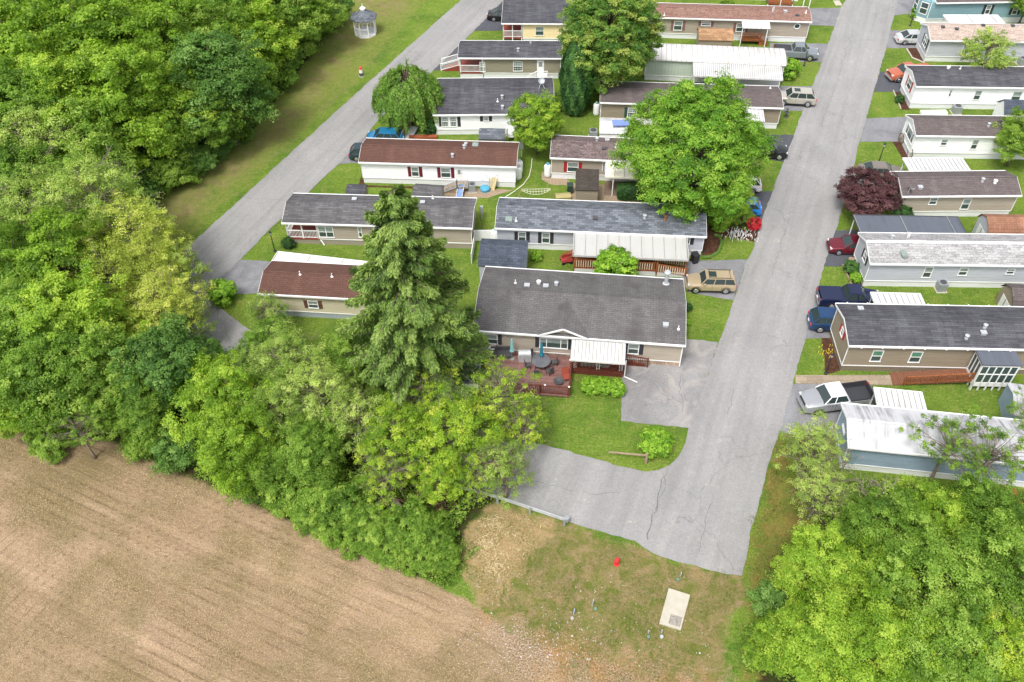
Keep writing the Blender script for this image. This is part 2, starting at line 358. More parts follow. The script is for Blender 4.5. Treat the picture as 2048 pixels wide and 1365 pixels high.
wd = t.mix(t.ramp(n2, [(.4, 0), (.65, 1)]), srgb(78, 66, 46, .6), srgb(66, 92, 34, .6))
col = t.mix(edge('woodf', .42, .6, n2, .5), col, wd); col = t.mix(edge('woodr', .42, .6, n2, .5), col, wd)
col = t.mix(1.0, col, t.ramp(n3, [(.3, .74), (.72, 1.25)]), 'MULTIPLY')
# mown lawn: short pale dashes
mw = t.noise(t.coord(True, (.5, 6, 1), (0, 0, R(12))), 1.0, 3, .6)
col = t.mix(1.0, col, t.ramp(mw, [(.3, .93), (.7, 1.07)]), 'MULTIPLY')
t.color(col); t.bump(t.math('ADD', n3, t.math('ADD', t.math('MULTIPLY', rf, .6), st3)), .7, .07)
gme.materials.append(t.m)
ground = bpy.data.objects.new('ground', gme); link(ground); ground['kind'] = 'structure'

# ---------------------------------------------------------------- roads and paved drives (real slabs a few cm thick)
ROADM = asphalt('road_asphalt', srgb(189, 187, 186, .515), .09, pale=srgb(222, 208, 186, .64), fine=.16)
PAV = shingle('concrete_pavers', srgb(190, 172, 150, .6), row=.5, contrast=.08, streak=.08)
_jr = random.Random(77)
def slab(name, pts, z, mat, raw=None):
    P = [Vector(G(p, z)[:2]) for p in pts]; Q = []; j = .07 if mat is not PAV else .0
    for i, a in enumerate(P):        # broken, slightly ragged edges
        b = P[(i + 1) % len(P)]; d = b - a; n = max(1, int(d.length / .55)) if j else 1; nrm = Vector((-d.y, d.x)).normalized() if d.length > 0 else Vector((0, 0))
        for k in range(n): q = a.lerp(b, k / n) + (nrm * _jr.uniform(-j, j) if k else Vector((0, 0))); Q.append((q.x, q.y))
    mb = MB(); mb.prism(Q, -.02, z, 0); o = mb.build(name, mat); o['kind'] = 'structure'; return o
mainL = [(1731, -130), (1692, 0), (1681, 17), (1669.7, 52), (1656.5, 88), (1644, 124), (1624, 173), (1606, 221.5), (1588, 270), (1567, 325), (1545.8, 382), (1528, 427), (1518, 459), (1506, 499), (1492, 523), (1468, 598), (1455, 640), (1436, 690), (1420, 740), (1400, 800), (1377, 855), (1371, 886), (1358, 911.5), (1338.5, 931), (1316, 940.5), (1290, 944), (1245, 934), (1180, 915), (1122, 898.6), (1058, 884), (1000, 871)]
mainR = [(1142, 1045), (1209, 1064.7), (1271, 1082), (1287, 1095), (1322, 1113), (1403, 1135.6), (1451, 1148.5), (1483.6, 1151.7), (1492, 1120), (1499.7, 1077.6), (1499, 1069.5), (1519, 998.6), (1536.8, 927.6), (1561, 856.7), (1586.8, 760), (1611, 676), (1631.5, 594), (1648, 530.8), (1671.9, 460), (1690, 400), (1705.5, 340.5), (1719, 283), (1733, 235.7), (1747, 184), (1759, 143), (1772.5, 96), (1781, 60), (1789, 30), (1796, 0), (1830, -130)]
loopIn = [(900, 850), (800, 800), (700, 750), (610, 705), (545, 680), (500, 660), (459, 631), (430, 605), (425, 585), (433, 562), (482, 518.7), (543, 455), (616, 387), (642, 360), (680, 326.7), (732, 270.7), (761, 235.8), (866, 141.5), (948.7, 61.5), (1008, 0), (1110, -110)]
loopOut = [(1010, -110), (922, 0), (680, 216), (413.5, 460), (375, 493), (340, 530), (325, 565), (330, 610), (350, 650), (400, 700), (500, 775), (600, 845), (664, 876), (833, 940), (995, 990)]
slab('road', mainL + loopIn + loopOut + mainR, .03, ROADM)
DARK = asphalt('fresh_asphalt', srgb(112, 114, 122, .5), .1, cracks=False); MID = asphalt('old_drive_asphalt', srgb(166, 166, 170, .55), .12, cracks=True, patch=srgb(136, 136, 142, .55))
STN = asphalt('stained_drive_asphalt', srgb(172, 170, 170, .58), .2, patch=srgb(206, 198, 190, .6), pale=srgb(190, 150, 105, .6))
for pts, mt in (
    ([(1250, 690), (1375, 679), (1436, 684), (1420, 741), (1401, 801), (1378, 856), (1242, 842), (1243, 780)], STN),
    ([(1373, 522), (1493, 520), (1467, 600), (1378, 585), (1360, 560)], MID),
    ([(1400, 384), (1546, 383), (1527, 430), (1512, 470), (1480, 440), (1400, 440)], DARK),
    ([(1470, 270), (1589, 270), (1567, 324), (1530, 318), (1470, 318)], DARK),
    ([(1540, 172), (1625, 173), (1606, 222), (1540, 221)], MID),
    ([(1540, 86), (1657, 88), (1644, 124), (1540, 123)], MID),
    ([(1600, 17), (1682, 16), (1669, 52), (1600, 50)], MID),
    ([(1796, 0), (1862, -3), (1852, 24), (1788, 31)], MID), ([(1780, 61), (1850, 61), (1838, 97), (1772, 96)], MID),
    ([(1759, 143), (1822, 147), (1806, 184), (1747, 184)], DARK), ([(1732, 237), (1818, 234), (1806, 283), (1719, 284)], MID),
    ([(1706, 341), (1790, 330), (1786, 367), (1696, 382)], MID), ([(1671, 461), (1790, 458), (1728, 532), (1647, 533)], DARK),
    ([(1632, 592), (1770, 590), (1740, 640), (1680, 676), (1610, 678)], MID), ([(1585, 768), (1745, 770), (1700, 830), (1680, 872), (1556, 866)], MID),
    ([(948, 62), (985, 15), (1012, -20), (1060, -20), (1040, 61)], DARK), ([(926, 82), (960, 84), (950, 137), (866, 141)], DARK),
    ([(731, 272), (840, 268), (800, 320), (679, 328)], MID), ([(482, 520), (560, 524), (530, 588), (466, 588), (425, 585), (433, 562)], MID)):
    slab('driveway', pts, .022, mt)
# walkway of pavers to the ramp
slab('path', [X('i', 130, 297), X('i', 925, 295), X('i', 945, 380), X('i', 131, 365)], .035, PAV)
MULCH = paint('mulch_bed_soil', srgb(104, 74, 58, .6), .95, .1, var=.5, scale=3); GRAVB = paint('pale_gravel', srgb(205, 182, 155, .52), .95, .1, var=.35, scale=6)
for pts, mt in (([X('f', 1380, 1180), X('f', 1400, 1010), X('f', 1440, 930), X('f', 1660, 950), X('f', 1840, 990), X('f', 1800, 1060), X('f', 1560, 1010), X('f', 1540, 1120), X('f', 1450, 1200)], MULCH),
    ([X('f', 95, 500), X('f', 170, 500), X('f', 360, 590), X('f', 640, 600), X('f', 900, 640), X('f', 900, 760), X('f', 300, 740), X('f', 340, 610), X('f', 170, 600), X('f', 95, 560)], GRAVB),
    ([X('h', 345, 1070), X('h', 420, 1065), X('h', 520, 1343), X('i', 385, 290), X('i', 350, 0)], MULCH),
    ([X('h', 525, 465), X('h', 640, 450), X('h', 710, 655), X('h', 600, 632)], MULCH), ([X('g', 620, 365), X('g', 700, 350), X('g', 810, 540), X('g', 740, 550)], MULCH),
    ([X('d', 265, 1030), X('d', 345, 1030), X('d', 460, 1250), X('d', 350, 1250)], MULCH), ([X('d', 415, 560), X('d', 520, 530), X('d', 620, 720), X('d', 480, 670)], MULCH), ([X('d', 480, 170), X('d', 610, 60), X('d', 690, 270), X('d', 480, 230)], MULCH),
    ([X('e', 175, 750), X('e', 215, 640), X('e', 240, 735), X('e', 1010, 755), X('e', 1005, 775)], MULCH), ([X('e', 1010, 770), X('e', 1240, 760), X('e', 1700, 780), X('e', 1440, 860), X('e', 1010, 860)], GRAVB)):
    slab('garden_bed', pts, .012, mt)

# sealed cracks and seams: narrow ragged ribbons a few mm proud of the asphalt
def cracks():
    mb = MB(); rg_ = random.Random(5)
    for pts, w_ in ((((1338, 934), (1322, 955), (1316, 985), (1318, 1010), (1306, 1035), (1287, 1092)), .10), (((1326, 945), (1331, 975), (1320, 1000), (1312, 1030)), .06), (((1707, 60), (1696, 92), (1675, 160), (1657, 210), (1640, 262)), .07),
        (((1581, 433), (1560, 495), (1540, 560)), .07), (((1470, 780), (1462, 800), (1452, 835)), .05), (((1615, 530), (1630, 540), (1648, 546)), .05), (((1424, 1000), (1404, 1070), (1386, 1130)), .06), (((470, 700), (440, 640), (432, 610)), .05),
        (((780, 92), (735, 138), (690, 180), (640, 225)), .06), (((890, 60), (830, 118), (770, 172)), .05), (((640, 300), (560, 305), (520, 330)), .05), (((560, 400), (500, 398), (455, 380)), .05), (((1250, 750), (1300, 760), (1340, 800), (1375, 815)), .05), (((1380, 690), (1360, 760), (1366, 830)), .05), (((1240, 985), (1190, 990), (1120, 975), (1050, 960)), .05)):
        P = [G(p, .034) for p in pts]; Q = []
        for a, b in zip(P[:-1], P[1:]):
            n = max(2, int((b - a).length / .45))
            for k in range(n): q = a.lerp(b, k / n); Q.append(Vector((q.x + rg_.gauss(0, .09), q.y + rg_.gauss(0, .09), .034)))
        for a, b in zip(Q[:-1], Q[1:]):
            d = (b - a); s_ = Vector((-d.y, d.x, 0)).normalized() * w_ * rg_.uniform(.12, .4); mb.face([a - s_, b - s_, b + s_, a + s_])
    o = mb.build('road_cracks', paint('crack_tar', srgb(146, 143, 142, .5), .9, var=.3, scale=3)); o['kind'] = 'structure'
cracks()

# ---------------------------------------------------------------- houses
class House:
    """local frame: origin on the ground under the camera-side left eave corner, x along that eave, y to the back"""
    def __init__(s, name, label, FL, FR, BL, ze, roof, wall, skirt, rise=.75, ridge=None, ov=.28, ove=.15, sk=.7, length=None,
                 body=(0, 0), wall_end=None, prof=None, cat='house', corner=True, trim=None, slabt=.1, cap=None):
        trim = trim or WHITE
        a, b = G(FL, ze), G(FR, ze); s.az = math.atan2(b.y - a.y, b.x - a.x); s.o = Vector((a.x, a.y, 0))
        s.Mx = Matrix.Translation(s.o) @ Matrix.Rotation(s.az, 4, 'Z'); s.Mi = s.Mx.inverted()
        s.L = length or (s.Mi @ b).x; s.D = (s.Mi @ G(BL, ze)).y; s.ze = ze; s.ov, s.ove, s.sk = ov, ove, sk
        if ridge:   # height of the ridge where it meets the left gable
            n = s.Mi.to_3x3() @ ray(ridge); c = s.Mi @ CP; tt = (s.D / 2 - c.y) / n.y; rise = min(max((c + n * tt).z - ze, .35), 2.2)
        s.rise = rise; s.roofm = roof
        s.root = empty(name, s.o, s.az, label, cat)
        y0, y1 = ov, s.D - ov; x0, x1 = ove + body[0], s.L - ove - body[1]; s.x0, s.x1, s.y0, s.y1 = x0, x1, y0, y1
        mb = MB(); top = ze - .02
        gab = [(y0, sk), (y1, sk), (y1, top), (s.D / 2, top + rise * (1 - ov * 2 / s.D)), (y0, top)]
        if prof: gab = [(y0, sk), (y1, sk), (y1, top), (y0, top)]
        mb.xprism(gab, x0, x1); s.wall = mb.build('wall', wall, s.root)
        if wall_end: pass
        mb = MB(); mb.box(x0 + .04, x1 - .04, y0 + .04, y1 - .04, -.02, sk); mb.build('skirting', skirt, s.root)
        if corner:
            mb = MB()
            for xx, yy in ((x0, y0), (x1, y0), (x0, y1), (x1, y1)):
                mb.box(xx - .03, xx + .06 if xx < s.L / 2 else xx + .03, yy - .03, yy + .03, .3, top - .05) if False else mb.box(xx - .035, xx + .035, yy - .035, yy + .035, sk, top - .05)
            mb.box(x0 - .02, x1 + .02, y0 - .03, y0 - .002, sk - .05, sk + .05); mb.box(x0 - .03, x0 - .002, y0 + .04, y1 - .04, sk - .05, sk + .05)
            mb.build('trim', trim, s.root)
        mb = MB(); T = slabt; D = s.D
        if prof: P = [(D * u, ze + v) for u, v in prof]; mb.xprism(P + [(D * .985, ze - .06), (D * .015, ze - .06)], 0, s.L)
        else: mb.xprism([(0, ze), (D / 2, ze + rise), (D, ze), (D, ze + T), (D / 2, ze + rise + T), (0, ze + T)], 0, s.L)
        s.roof = mb.build('roof', roof, s.root)
        if not prof:
            mb = MB(); cp = .17     # ridge cap shingles
            mb.xprism([(D / 2 - cp, ze + rise + T + .008 - cp * rise * 2 / D), (D / 2, ze + rise + T + .008), (D / 2 + cp, ze + rise + T + .008 - cp * rise * 2 / D), (D / 2 + cp, ze + rise + T + .035 - cp * rise * 2 / D), (D / 2, ze + rise + T + .04), (D / 2 - cp, ze + rise + T + .035 - cp * rise * 2 / D)], .01, s.L - .01)
            mb.build('ridge_cap', cap or roof, s.roof)
            mb = MB(); g = .13
            mb.box(-.02, s.L + .02, -g, -.004, ze - .06, ze + T - .012); mb.box(-.02, s.L + .02, D + .004, D + g, ze - .06, ze + T - .012)
            for xx0, xx1 in ((-.03, -.004), (s.L + .004, s.L + .03)):
                mb.xprism([(0, ze - .1), (D / 2, ze + rise - .1), (D, ze - .1), (D, ze + T - .01), (D / 2, ze + rise + T - .01), (0, ze + T - .01)], xx0, xx1)
            mb.build('fascia', trim, s.root)
    def hit(s, p, axis, val):          # where the sight line to a plan point meets a plane of the house
        c = s.Mi @ CP; d = s.Mi.to_3x3() @ ray(p); t = (val - c[axis]) / d[axis]; return c + d * t
    def front(s, p): v = s.hit(p, 1, s.y0); return v.x, v.z
    def end(s, p): v = s.hit(p, 0, s.x0); return v.y, v.z
    def at(s, p, z): v = s.hit(p, 2, z); return v.x, v.y
    def onroof(s, p):
        c = s.Mi @ CP; d = s.Mi.to_3x3() @ ray(p); k = s.rise * 2 / s.D
        t1 = (s.ze + s.slab() + k * c.y - c.z) / (d.z - k * d.y); v = c + d * t1
        if v.y > s.D / 2:
            t2 = (s.ze + s.slab() + k * (s.D - c.y) - c.z) / (d.z + k * d.y); v = c + d * t2
        return v
    def slab(s): return .1
    def window(s, p0, p1, kind='two', shut=None, face='f', blind=None, grid=False):
        """white framed window between two plan corners, its panes and shutters children of it"""
        f = s.front if face == 'f' else s.end
        (u0, za), (u1, zb) = f(p0), f(p1); u0, u1 = min(u0, u1), max(u0, u1); z0, z1 = min(za, zb), max(za, zb)
        z1 = min(z1, s.ze - .12); z0 = max(z0, s.sk + .1); q = s.y0 if face == 'f' else s.x0
        def bx(mb, a0, a1, b0, b1, o0, o1):   # u range, z range, outward range
            if face == 'f': mb.box(a0, a1, q - o1, q - o0, b0, b1)
            else: mb.box(q - o1, q - o0, a0, a1, b0, b1)
        fr = MB(); w = .07
        bx(fr, u0, u1, z1 - w, z1, .004, .06); bx(fr, u0 - .03, u1 + .03, z0 - .02, z0 + w * .8, .004, .09)
        bx(fr, u0, u0 + w, z0 + w * .8, z1 - w, .004, .06); bx(fr, u1 - w, u1, z0 + w * .8, z1 - w, .004, .06)
        if kind in ('two', 'double'): bx(fr, u0 + w, u1 - w, (z0 + z1) / 2 - .025, (z0 + z1) / 2 + .025, .004, .05)
        if kind in ('double', 'slider'): bx(fr, (u0 + u1) / 2 - .04, (u0 + u1) / 2 + .04, z0 + w, z1 - w, .004, .055)
        if kind == 'triple':
            for kf in (.25, .75): uu = u0 + (u1 - u0) * kf; bx(fr, uu - .035, uu + .035, z0 + w, z1 - w, .004, .055)
        if grid:
            for kf in (1, 2, 3): uu = u0 + (u1 - u0) * kf / 4; bx(fr, uu - .012, uu + .012, z0 + w, z1 - w, .02, .035)
            for kf in (1, 2, 3): zz = z0 + (z1 - z0) * kf / 4; bx(fr, u0 + w, u1 - w, zz - .012, zz + .012, .02, .034)
        wn = fr.build('window', WHITE, s.root)
        pn = MB(); bx(pn, u0 + .02, u1 - .02, z0 + .02, (z0 + z1) / 2, .006, .018); pn.build('pane', WGLASS, wn)
        pn = MB(); bx(pn, u0 + .02, u1 - .02, (z0 + z1) / 2 + .002, z1 - .02, .006, .022); pn.build('pane', blind or BLIND, wn)
        if shut:
            sw = .34
            for a0 in (u0 - sw - .02, u1 + .02):
                sh = MB(); bx(sh, a0, a0 + sw, z0 - .02, z1 + .01, .004, .04)
                for kk in range(8):
                    zz = z0 + (z1 - z0) * (kk + .5) / 8; bx(sh, a0 + .04, a0 + sw - .04, zz - .02, zz + .02, .04, .052)
                sh.build('shutter', shut, wn)
        return wn
    def door(s, p0, p1, mat=None, face='f'):
        (u0, za), (u1, zb) = s.front(p0), s.front(p1); z0, z1 = min(za, zb), max(za, zb); z1 = min(z1, s.ze - .1); q = s.y0; z0 = max(z0, s.sk)
        mb = MB(); mb.box(u0, u1, q - .05, q - .004, z0, z1); d = mb.build('door', mat or WHITE, s.root)
        g = MB(); g.box(u0 + .2, u1 - .2, q - .062, q - .052, z0 + (z1 - z0) * .52, z1 - .2); g.build('pane', BLIND, d)
        h = MB(); h.box(u1 - .14, u1 - .09, q - .1, q - .052, z0 + .9, z0 + 1.0); h.build('handle', STEEL, d)
    def vents(s, lst):
        """lst of (plan point, kind): cap / box / pipe / dark / sky / stack"""
        for p, kind in lst:
            v = s.onroof(p); mb = MB(); k = s.rise * 2 / s.D; z = v.z - .05
            if kind == 'cap': mb.lathe([(.16, -.05), (.15, .18), (.1, .19), (.1, .34), (.19, .36), (.19, .42), (.05, .47)], (v.x, v.y), 12, z0=z); mt = METAL
            elif kind == 'white': mb.lathe([(.17, -.05), (.16, .22), (.12, .24), (.2, .26), (.2, .36), (.04, .42)], (v.x, v.y), 12, z0=z); mt = WHITE
            elif kind == 'box': mb.box(v.x - .2, v.x + .2, v.y - .18, v.y + .18, z - .03, z + .2); mb.box(v.x - .24, v.x + .24, v.y - .22, v.y + .22, z + .2, z + .24); mt = METAL
            elif kind == 'dark': mb.box(v.x - .2, v.x + .2, v.y - .18, v.y + .18, z - .03, z + .15); mb.box(v.x - .23, v.x + .23, v.y - .21, v.y + .21, z + .15, z + .19); mt = DGREY
            elif kind == 'pipe': mb.lathe([(.15, -.03), (.12, .09), (.045, .1), (.045, .42)], (v.x, v.y), 10, z0=z); mt = WHITE
            elif kind == 'sky': mb.box(v.x - .32, v.x + .32, v.y - .38, v.y + .38, z - .02, z + .17); mt = BLIND
            elif kind == 'twin': mb.tube([(v.x - .08, v.y, z - .1), (v.x - .08, v.y, z + .7)], .045, 8); mb.tube([(v.x + .08, v.y + .05, z - .1), (v.x + .08, v.y + .05, z + .62)], .045, 8); mt = WHITE
            elif kind == 'stack': mb.lathe([(.32, -.06), (.3, .12), (.16, .16), (.16, 1.25), (.3, 1.28), (.3, 1.42), (.22, 1.5)], (v.x, v.y), 14, z0=z); mt = METAL
            elif kind == 'rust': mb.lathe([(.2, -.05), (.18, .2), (.12, .24), (.12, .5), (.2, .52), (.2, .62), (.05, .68)], (v.x, v.y), 12, z0=z); mt = paint('rusty_metal', srgb(150, 110, 80, .7), .7)
            mb.build('roof_vent', mt, s.roof)
    def part(s, name, mb, mat, parent=None, **kw): return mb.build(name, mat, parent or s.root, **kw)
def rail(mb, a, b, z0, z1, sp=.14, post=.1, bal=.04, posts=True, bmi=0):
    """balustrade from a to b: (x, y) ends, foot heights z0, z1 = deck heights at each end, 0.95 m tall"""
    ax, ay = a; bx, by = b; A = Vector((ax, ay, z0)); B = Vector((bx, by, z1)); h = Vector((0, 0, .95))
    mb.bar(A + h, B + h, .11, .05); mb.bar(A + Vector((0, 0, .14)), B + Vector((0, 0, .14)), .06, .06)
    n = max(2, int((B - A).length / sp))
    for i in range(1, n):
        p = A.lerp(B, i / n); mb.bar(p + Vector((0, 0, .14)), p + Vector((0, 0, .93)), bal, bal, bmi)
    if posts:
        m_ = max(1, int((B - A).length / 2.2))
        for i in range(m_ + 1): p = A.lerp(B, i / m_); mb.bar(p, p + Vector((0, 0, 1.04)), post, post)
def ribbed(mb, x0, x1, y0, y1, z0, z1, pitch=.3, rib=.05, t=.04, mi=0):
    """sheet sloping from (y0,z0) to (y1,z1) with raised seams running along the slope"""
    mb.xprism([(y0, z0), (y1, z1), (y1, z1 + t), (y0, z0 + t)], x0, x1, mi)
    n = int((x1 - x0) / pitch)
    for i in range(n + 1):
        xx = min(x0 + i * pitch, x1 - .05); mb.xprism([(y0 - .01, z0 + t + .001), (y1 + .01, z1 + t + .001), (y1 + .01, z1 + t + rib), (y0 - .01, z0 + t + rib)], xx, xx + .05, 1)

SK_W = siding('white_skirting', (.74, .75, .75, 1), .16, True); SK_T = siding('tan_skirting', srgb(188, 178, 160, .62), .16, True)
S_WHITE = siding('white_siding', (.93, .93, .94, 1)); S_TAN = siding('tan_siding', srgb(192, 180, 164, .72)); S_OLV = siding('olive_siding', srgb(170, 162, 142, .68))
S_TAUPE = siding('taupe_siding', srgb(178, 164, 142, .66)); S_YEL = siding('yellow_siding', srgb(250, 228, 180, .92)); S_CRM = siding('cream_siding', srgb(226, 216, 188, .78))
S_LGR = siding('light_grey_siding', srgb(206, 210, 218, .76)); S_TEAL = siding('teal_siding', srgb(150, 186, 196, .7)); S_BEIGE = siding('beige_siding', srgb(196, 184, 168, .74))
S_GREEN = siding('pale_green_siding', srgb(206, 218, 204, .78), .4, True); S_BLUE = siding('blue_metal_siding', srgb(152, 172, 190, .9), .14, True)
K_DK = shingle('charcoal_shingles', srgb(102, 102, 108, .62), contrast=.2, streak=.3, wide=6); K_BR = shingle('brown_shingles', srgb(122, 90, 80, .62), contrast=.06, streak=.14)
K_GB = shingle('grey_brown_shingles', srgb(124, 114, 113, .62), contrast=.1, streak=.15); K_MG = shingle('slate_grey_shingles', srgb(124, 129, 138, .62), contrast=.3, row=.22, streak=.08)
K_G = shingle('worn_grey_shingles', srgb(121, 118, 118, .68), contrast=.08, streak=.18, blotch=srgb(92, 86, 88, .62)); K_G2 = shingle('weathered_grey_shingles', srgb(116, 114, 116, .66), wide=5, contrast=.2, streak=.25)
K_MX = shingle('mixed_brown_shingles', srgb(124, 110, 110, .6), contrast=.3, row=.22, streak=.08, fleck=srgb(160, 140, 136, .7)); K_RD = shingle('red_brown_shingles', srgb(156, 120, 110, .62), contrast=.14, row=.22, streak=.05, fleck=srgb(190, 158, 138, .66))
K_PK = shingle('pink_tan_shingles', srgb(200, 180, 168, .66), contrast=.14, row=.22, streak=.05, fleck=srgb(222, 206, 192, .72)); K_LG = shingle('pale_grey_shingles', srgb(176, 174, 174, .68), contrast=.2, row=.24, streak=.08, fleck=srgb(200, 200, 202, .7))
K_OR = shingle('orange_tan_shingles', srgb(192, 152, 116, .64), contrast=.22, row=.25, streak=.05); K_BL = shingle('dark_slate_shingles', srgb(98, 106, 120, .6), contrast=.16, streak=.2)
MR_W = metalroof('white_metal_roof', (.60, .60, .60, 1), srgb(140, 138, 136, .6), .6); MR_D = metalroof('weathered_metal_roof', (.50, .50, .52, 1), srgb(122, 120, 122, .45), .9, rough=.7)
MR_R = metalroof('rust_streaked_metal_roof', (.60, .595, .58, 1), srgb(150, 112, 86, .6), .55); MR_G = metalroof('dark_flat_roof', srgb(112, 118, 130, .6), srgb(84, 88, 98, .6), .7, rough=.7); MR_C = metalroof('cream_metal_roof', srgb(240, 234, 214, .8), srgb(190, 170, 140, .7), .3)
MR_P = metalroof('patio_panel_roof', (.42, .415, .40, 1), (.32, .31, .29, 1), .6, rough=.6)
SH_B = paint('charcoal_shutter', (.035, .035, .045, 1), .6); SH_R = paint('red_shutter', srgb(178, 40, 46, .8), .6); SH_M = paint('maroon_shutter', srgb(116, 36, 52, .8), .6)
SH_G = paint('green_shutter', srgb(60, 92, 84, .7), .6); SH_P = paint('mauve_shutter', srgb(150, 108, 104, .7), .6); SH_BR = paint('brown_shutter', srgb(120, 84, 66, .7), .6); REDF = paint('red_porch_floor', srgb(160, 76, 62, .7), .7)
PALEW = paint('pale_baluster', srgb(232, 206, 176, .75), .7)
STONE = shingle('stone_skirting', srgb(196, 172, 150, .65), row=.12, contrast=.2)

# D: white home with the long brown roof
hD = House('mobile_home', 'white mobile home with a long brown shingle roof and maroon shutters beside two propane tanks', (717, 325.6), (1033, 335), (733.7, 278.5), 2.75, K_BR, S_WHITE, SK_W, ridge=X('e', 215, 345))
hD.window(X('e', 690, 555), X('e', 775, 650), shut=SH_M); hD.window(X('e', 978, 562), X('e', 1085, 662), shut=SH_M); hD.door(X('e', 1128, 568), X('e', 1200, 705))
hD.vents([(X('e', 1212, 372), 'cap'), (X('e', 1228, 352), 'cap'), (X('e', 1098, 458), 'cap'), (X('e', 1320, 346), 'sky')])
# E: taupe home with recessed porch at its left end
hE = House('mobile_home', 'beige mobile home with weathered grey roof and white railed corner porch, behind the spruce', (563.8, 446.7), (944.6, 457.7), (586.5, 388.8), 2.75, K_G2, S_TAN, SK_T, ridge=X('m', 458, 185), body=(3.2, 0))
hE.window(X('m', 715, 380), X('m', 858, 472), 'double'); hE.window(X('m', 1042, 385), X('m', 1090, 470)); hE.window(X('m', 1170, 392), X('m', 1260, 430), 'slider')
hE.vents([(X('m', 1020, 165), 'box'), (X('m', 1578, 190), 'box'), (X('m', 1662, 155), 'pipe')])
mb = MB(); mb.box(.1, 3.33, .3, hE.D - .3, .55, .68); hE.part('porch_floor', mb, REDF)
mb = MB(); mb.box(.15, 3.3, .36, hE.D - .34, -.02, .55); hE.part('porch_skirting', mb, SK_T)
mb = MB(); rail(mb, (.2, .34), (3.2, .34), .68, .68); rail(mb, (.2, .45), (.2, hE.D - .4), .68, .68); hE.part('railing', mb, WHITE)
for xx, yy in ((.2, .34), (1.7, .34), (3.2, .34), (.2, hE.D - .34)):
    mb = MB(); mb.box(xx - .06, xx + .06, yy - .05, yy + .06, .68, 2.7); hE.part('porch_post', mb, WHITE)
mb = MB(); mb.bar((3.28, .4, .6), (3.7, .1, .05), .1); hE.part('downspout', mb, WHITE)
# B: olive home, recessed porch with ramp
hB = House('mobile_home', 'olive mobile home with dark roof and a white railed stair climbing to its left end', (915.6, 117), (1124, 118), (916, 83), 2.8, K_DK, S_OLV, SK_W, ridge=X('a', 1157, 440), body=(2.9, 0))
hB.window(X('a', 1360, 605), X('a', 1418, 700), grid=True); hB.window(X('a', 1688, 600), X('a', 1780, 695), grid=True); hB.door(X('a', 1922, 590), X('a', 1988, 715))
hB.vents([(X('a', 1862, 425), 'cap'), (X('a', 1738, 500), 'cap')])
mb = MB(); mb.box(.1, 3.03, .3, hB.D - .3, .6, .74); hB.part('porch_floor', mb, REDF)
mb = MB(); mb.box(.15, 3.0, .36, hB.D - .34, -.02, .6); hB.part('porch_skirting', mb, SK_W)
mb = MB(); rail(mb, (.25, .34), (2.95, .34), .74, .74); hB.part('railing', mb, WHITE)
for xx in (.2, 2.95):
    mb = MB(); mb.box(xx - .06, xx + .06, .29, .41, .74, 2.75); hB.part('porch_post', mb, WHITE)
mb = MB()
for i in range(6): mb.box(-.05 - .38 * (i + 1), -.05 - .38 * i, 2.0, 3.2, 0, .74 - .12 * (i + 1))
hB.part('steps', mb, REDF)
mb = MB(); rail(mb, (-.1, 1.95), (-2.4, 1.95), .74, .05); rail(mb, (-.1, 3.3), (-2.4, 3.3), .74, .05); hB.part('stair_railing', mb, WHITE)
mb = MB(); q0 = hB.front(X('a', 1950, 720))[0]; rail(mb, (q0 - 1.5, -1.0), (q0 - .4, -1.0), .1, .7); rail(mb, (q0 - .4, -1.0), (q0 + .9, -1.0), .7, .7); mb.box(q0 - .4, q0 + .9, -1.05, .26, .55, .68); hB.part('side_steps', mb, WHITE)
# C: white double wide
hC = House('mobile_home', 'wide white home with dark roof, black shutters and a satellite dish, beside the weeping willow', (866, 231), (1109, 229), (873, 159), 2.7, K_DK, S_WHITE, SK_W, ridge=X('a', 935, 868))
hC.window(X('a', 985, 1140), X('a', 1062, 1235), shut=None, grid=True); hC.window(X('a', 1068, 1140), X('a', 1140, 1235), grid=True); hC.window(X('a', 1395, 1135), X('a', 1452, 1182), shut=SH_B, grid=True); hC.door(X('a', 1640, 1130), X('a', 1700, 1255))
for u in (965, 1145):
    q = hC.front(X('a', u, 1190)); mb = MB(); mb.box(q[0], q[0] + .36, hC.y0 - .04, hC.y0 - .004, q[1] - .6, q[1] + .65); hC.part('shutter', mb, SH_B)
hC.vents([(X('a', 1582, 960), 'cap'), (X('a', 1537, 992), 'pipe'), (X('a', 1585, 1060), 'cap')])
mb = MB(); q = hC.front(X('a', 1620, 1250)); rail(mb, (q[0] - .9, -1.2), (q[0] + .2, -1.2), .1, .7); rail(mb, (q[0] + .2, -1.2), (q[0] + 1.8, -1.2), .7, .7); mb.box(q[0] + .2, q[0] + 1.8, -1.25, .24, .52, .68); hC.part('entry_steps', mb, WHITE)
v = hC.onroof(X('b', 15, 850))
mb = MB(); mb.lathe([(.03, 0), (.22, .03), (.36, .1), (.38, .11), (.36, .12), (.22, .05), (.03, .03)], n=18); dm = Matrix.Translation((v.x, v.y, v.z + .75)) @ Matrix.Rotation(R(50), 4, 'X')
mb.v = [tuple(dm @ Vector(p)) for p in mb.v]; dish = hC.part('satellite_dish', mb, STEEL, hC.roof); mb = MB(); mb.bar((v.x - .3, v.y - .3, v.z - .05), (v.x, v.y, v.z + .75), .05); mb.bar((v.x + .35, v.y - .3, v.z - .05), (v.x, v.y, v.z + .75), .05); hC.part('dish_mount', mb, METAL, hC.roof)
